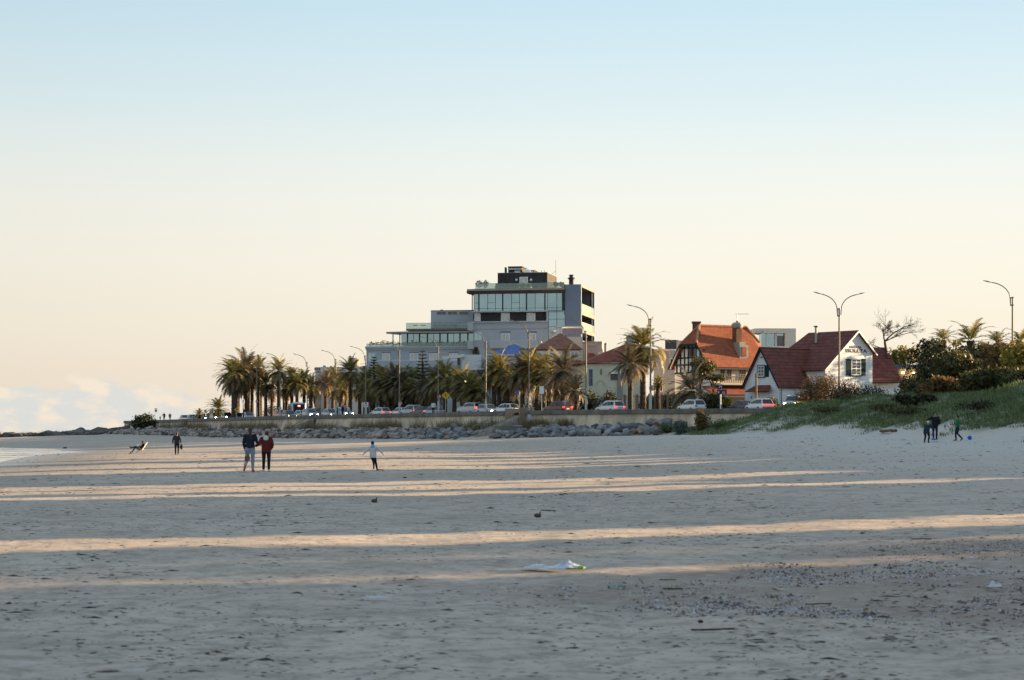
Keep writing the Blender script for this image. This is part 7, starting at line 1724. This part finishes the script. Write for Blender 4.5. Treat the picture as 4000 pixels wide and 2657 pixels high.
stick(2700, 2868, 2467, 2463, 4.2, 'straight brown stick with a pale split end in the right foreground', M_WOOD, M_WOODL)
stick(2590, 2665, 2305, 2304, 3.4, 'short dark stick in the shell grit right of the teal scrap', M_WOOD)
stick(3146, 3248, 2364, 2361, 2.6, 'thin brown stick lying in the right part of the shell grit', M_WOOD)
stick(2574, 2640, 2268, 2268, 2.2, 'slim dark twig above the short dark stick', M_WOOD)
stick(3560, 3640, 2108, 2108, 2.2, 'dark twig far right near the upper edge of the shell grit', M_WOOD)
stick(2112, 2170, 1996, 1997, 2.0, 'thin dark twig beside the small dark driftwood stump', M_WOOD)
stick(3440, 3500, 1692, 1689, 6, 'brown plank half buried at the foot of the dune grass', mat('old_plank', (.13, .08, .05), .9, .2, 4), None, 'plank')
def lump(u, v, wpx, hpx, label, m, name='driftwood_stump', horn=True):
    c = ground_at(u, v); k = c.y / FL; r = thing(name, label, 'driftwood' if 'stump' in name else 'pebble', tuple(c))
    mb = MB(); mb.ell(c + Vector((0, 0, hpx * k * .25)), (wpx * k * .5, wpx * k * .35, hpx * k * .38), 10, 7)
    if horn: mb.tube([c + Vector((wpx * k * .25, 0, hpx * k * .2)), c + Vector((wpx * k * .32, 0, hpx * k * .7)), c + Vector((wpx * k * .40, 0, hpx * k))], [wpx * k * .14, wpx * k * .1, wpx * k * .05], 7)
    mb.v = [tuple(Vector(q) + Vector((noise.noise(Vector(q) * 30), noise.noise(Vector(q) * 30 + Vector((5, 0, 0))), noise.noise(Vector(q) * 30 + Vector((0, 7, 0))))) * wpx * k * .08) for q in mb.v]
    mb.build('wood' if horn else 'stone', m, r, True)
lump(2100, 2020, 30, 22, 'small dark driftwood stump with an upright horn in the middle of the beach', M_WOOD)
lump(1462, 1962, 26, 20, 'small dark forked driftwood stump left of the middle', M_WOOD)
lump(1582, 1868, 16, 7, 'small dark blue pebble near the sunlit strip below the child', M_SIGNK, 'pebble', False)
lump(2736, 2432, 24, 18, 'round black pebble just above the long stick', M_SIGNK, 'pebble', False)
lump(254, 1752, 18, 8, 'dark stone at the upper edge of the wet sand on the left', M_SIGNK, 'pebble', False)
lump(455, 2415, 14, 10, 'dark pebble on the far left of the near sand', M_SIGNK, 'pebble', False)
# wrack: dark scraps strewn over the whole beach
def scatter(name, label, pts_, sizes, flat_, m, aspect=2.2, hz=.35):
    n_ = len(pts_); P0 = np.array(pts_); s = np.array(sizes)[:, None]; th = NR.uniform(-.5, .5, n_) + (NR.rand(n_) < .25) * NR.uniform(0, 3, n_)
    ax = np.column_stack([np.cos(th), np.sin(th), np.zeros(n_)]) * s * aspect ** .5; ay = np.column_stack([-np.sin(th), np.cos(th), np.zeros(n_)]) * s / aspect ** .5
    j = lambda: NR.uniform(.6, 1.2, n_)[:, None]
    V = np.stack([P0 - ax * j(), P0 - ay * j(), P0 + ax * j(), P0 + ay * j(), P0 + np.column_stack([NR.uniform(-.3, .3, n_) * s[:, 0], NR.uniform(-.3, .3, n_) * s[:, 0], s[:, 0] * hz * NR.uniform(.5, 1.6, n_)])], 1).reshape(-1, 3)
    b0 = np.arange(n_)[:, None] * 5; T = np.concatenate([b0 + np.array([[a, b_, 4]]) for a, b_ in ((0, 1), (1, 2), (2, 3), (3, 0))])
    o = npmesh(name, V, T, m); tag(o, label, 'debris'); return kind(o, 'stuff')
pts_ = []; sz2 = []
while len(pts_) < 15000:
    y = 10.5 * math.exp(R.random() * 2.9); x = R.uniform(-.27, .30) * y
    d_ = noise.noise(Vector((x * .35, y * .16, 3))) + .8 * noise.noise(Vector((x * 1.3, y * .5, 9)))
    if d_ < R.uniform(-.3, .75): continue
    pts_.append((x, y)); sz2.append(R.uniform(.005, .017) * (1 + y / 40) * (2.4 if R.random() < .05 else 1))
PA = np.array(pts_); zz = terrain(PA[:, 0], PA[:, 1])[0]
zz = zz + np.array([(.035 * fbm(x, y, .35, 1.0) + .05 * fbm(x, y, .08, 5.0) + relief(x, y)) for x, y in pts_])
scatter('seaweed_scraps', 'dark scraps of dried seaweed and bark strewn over the sand', np.column_stack([PA, zz]), sz2, 1, leafmat('dry_wrack', (.03, .024, .02), (.10, .07, .045), .9, .0), 3.0, .22)
pts_ = []; sz2 = []; sz3 = []; pk = []
tries = 0
while len(pts_) < 11000 and tries < 400000:
    tries += 1
    v = R.uniform(2020, 2560); u = R.uniform(1800, 4080); y = FL * 1.42 / (v - HZ); x = PX(u, y)
    s = shelly(x, y) * (1 if True else 0)
    if s * (.55 + 2.2 * noise.noise(Vector((x * .8, y * .45, 33))) + .8 * noise.noise(Vector((x * 3, y * 1.5, 3)))) < R.uniform(.1, 2.4): continue
    pts_.append((x, y))
PA = np.array(pts_); zz = terrain(PA[:, 0], PA[:, 1])[0] + np.array([(.035 * fbm(x, y, .35, 1.0) + .05 * fbm(x, y, .08, 5.0) + relief(x, y)) for x, y in pts_])
Q3 = np.column_stack([PA, zz]); half = np.array([R.random() < .52 for _ in pts_]); rs_ = NR.uniform(.003, .0105, len(pts_)) * (1 + (NR.rand(len(pts_)) < .05) * 1.2)
scatter('shell_grit', 'white and lilac shell chips in the band across the right foreground', Q3[half], rs_[half], 1, leafmat('shell_chip', (.26, .26, .32), (.58, .57, .60), .5, .0), 1.4, .8)
scatter('dark_grit', 'dark mussel and pebble chips in the band across the right foreground', Q3[~half], rs_[~half] * 1.3, 1, leafmat('dark_chip', (.03, .022, .018), (.17, .11, .075), .6, .0), 1.7, .7)

# thin white foam streaks painted for sky mirrored in the water
fm = []; fq = []
for k in range(120):
    v = R.uniform(1750, 1822); y = FL * (CH - SEA_Z) / (v - HZ); xs_ = float(np.interp(y, SHORE[0], SHORE[1])); x1 = xs_ + R.uniform(-7, .5) - (6 if R.random() < .3 else 0); ln = R.uniform(2, 9); wd = R.uniform(.15, .7); n_ = 9; o_ = len(fm)
    for i in range(n_ + 1):
        t_ = i / n_; w_ = wd * sin(pi * t_) ** .6 + .01; yy = y + .5 * noise.noise(Vector((t_ * 3, k, 0)))
        fm += [(x1 - ln * (1 - t_), yy - w_ * 2, SEA_Z + .008 + .0002 * k), (x1 - ln * (1 - t_), yy + w_ * 2, SEA_Z + .008 + .0002 * k)]
    fq += [(o_ + 2 * i, o_ + 2 * i + 2, o_ + 2 * i + 3, o_ + 2 * i + 1) for i in range(n_)]
o = npmesh('sky_glint_streaks', np.array(fm), np.array(fq), mat('glint', (.78, .80, .82), .7, .08, 3)); tag(o, 'thin white foam streaks painting the mirrored sky on the far left water', 'glint'); kind(o, 'stuff')
# ================================================================== unseen houses and trees added at the right to cast the beach shade
M_BLOCKW = mat('shade_caster_render', (.42, .38, .33), .85, .08, .4)
TS = math.tan(pi / 2 - SUN_AZ)
def block(y0, y1, h, label, x0=62.0, dep=14.0, roof=False, grp=None):
    """an unseen shadow caster whose sides run along the low sun, y measured where it meets x0"""
    a = Vector((x0, y0, 0)); b_ = Vector((x0, y1, 0)); d_ = Vector((1, TS, 0)) * dep; g = 2.4
    r = thing('shade_house' if roof else 'shade_block', label, 'house' if roof else 'building', (x0, y0, g), grp)
    part('wall', M_BLOCKW, r, lambda m: m.hexa([Vector((p.x, p.y, z)) for z in (g, g + h) for p in (a, a + d_, b_ + d_, b_)]))
    if roof:
        c0, c1 = (a + b_) / 2, (a + b_) / 2 + d_
        z1 = g + h; part('roof', M_TILER, r, lambda m: m.extr([Vector((a.x, a.y - .2, z1)), Vector((b_.x, b_.y + .2, z1)), Vector((c0.x, c0.y, z1 + 1.6))], d_))
    else:
        part('roof', M_SLABC, r, lambda m: m.hexa([Vector((p.x, p.y, z)) for z in (g + h, g + h + .3) for p in (a, a + d_, b_ + d_, b_)]))
    nfl = int(h // 3); ln = y1 - y0
    for f_ in range(nfl):
        for k in range(max(1, int(ln // 4))):
            y = y0 + (k + .5) * ln / max(1, int(ln // 4)); z = g + 1 + f_ * 3
            fr = part('window', M_WHITE, r, lambda m: m.box((x0 - .03, y, z + .7), (.1, min(1.4, ln * .5), 1.4)))
            part('pane', M_PANE, fr, lambda m: m.box((x0 - .07, y, z + .7), (.06, min(1.2, ln * .4), 1.2)))
    return r
for y0, y1, h, lb in ((-70, -18, 20, 'long apartment block behind the photographer'), (-16, 20, 21, 'apartment block nearest to the right of the camera'), (20.2, 48.3, 19, 'apartment block before the narrow sunny gap'), (52.0, 54.9, 18, 'slender tower between two sunny gaps'), (57.8, 76.9, 20, 'apartment block after the broad sunny gap'), (91.1, 113.2, 19, 'apartment block between the low houses'), (143, 154.5, 19, 'apartment block behind the dune hollow'), (199, 236, 8, 'low apartment block behind the thicket')):
    block(y0, y1, h, lb + ', unseen, added to shade the beach')
for y0, y1, h, lb in ((77, 91, 4.6, 'low tiled house letting the sun over it'), (114, 121, 5.0, 'low tiled house after the third block'), (125, 142, 5.4, 'wide low tiled house after the third block'), (155, 163, 5.2, 'low tiled house behind the dune hollow'), (168, 197, 5.6, 'wide low tiled house before the thicket')):  # unseen low houses added so the sun reaches only the farther sand
    block(y0, y1, h, lb + ', unseen, added to shade the beach', roof=True)
for y0, y1, h, lb in ((121.4, 124.5, 17, 'slim tower after the third block'), (163.5, 167.5, 17, 'slim tower behind the dune hollow'), (86.5, 87.4, 17, 'thin sun blocker beside the low house'), (79.4, 81.8, 17, 'slim tower over the low house')):  # unseen slivers added to break the sunlight into streaks
    block(y0, y1, h, lb + ', unseen, added to shade the beach', dep=6)
# unseen trees added for their shade: sparse crowns dim the sun instead of stopping it
def dimming_tree(x, y, h, rw, n, label):
    r = thing('sun_dimming_tree', label + ', unseen, added to shade the beach', 'tree', (x, y, 3.4))
    part('trunk', M_BARK, r, lambda m: m.tube([(x, y, 3.2), (x + .2, y, 3.4 + h * .45), (x, y, 3.4 + h * .8)], [.3, .22, .08], 8))
    leafclump('crown', [((x + rw * .5 * cos(a), y + rw * .5 * sin(a), 3.4 + h * q), (rw * .55, rw * .55, h * .2)) for a, q in ((0, .30), (1.3, .5), (2.5, .42), (3.8, .6), (5, .35), (.6, .75), (4.2, .2))], n, .30, M_LEAFM, r, (x, y, 3.4), .2, int(x + y))
dimming_tree(60.5, 49.6, 14, 1.75, 1500, 'thin street tree in the narrow gap')
dimming_tree(62.5, 51.5, 4.3, 1.2, 1800, 'low bushy tree in the narrow gap')
dimming_tree(62.5, 56.0, 4.2, 1.3, 1800, 'low bushy tree in the broad gap')
dimming_tree(74, 271, 15, 4.5, 2600, 'tall tree behind the low house'); dimming_tree(81, 279, 14, 4.5, 2200, 'second tall tree behind the low house')
dimming_tree(84, 292, 13, 4.5, 2200, 'tree farther up the side street'); dimming_tree(92, 304, 14, 5, 2200, 'last tree up the side street')
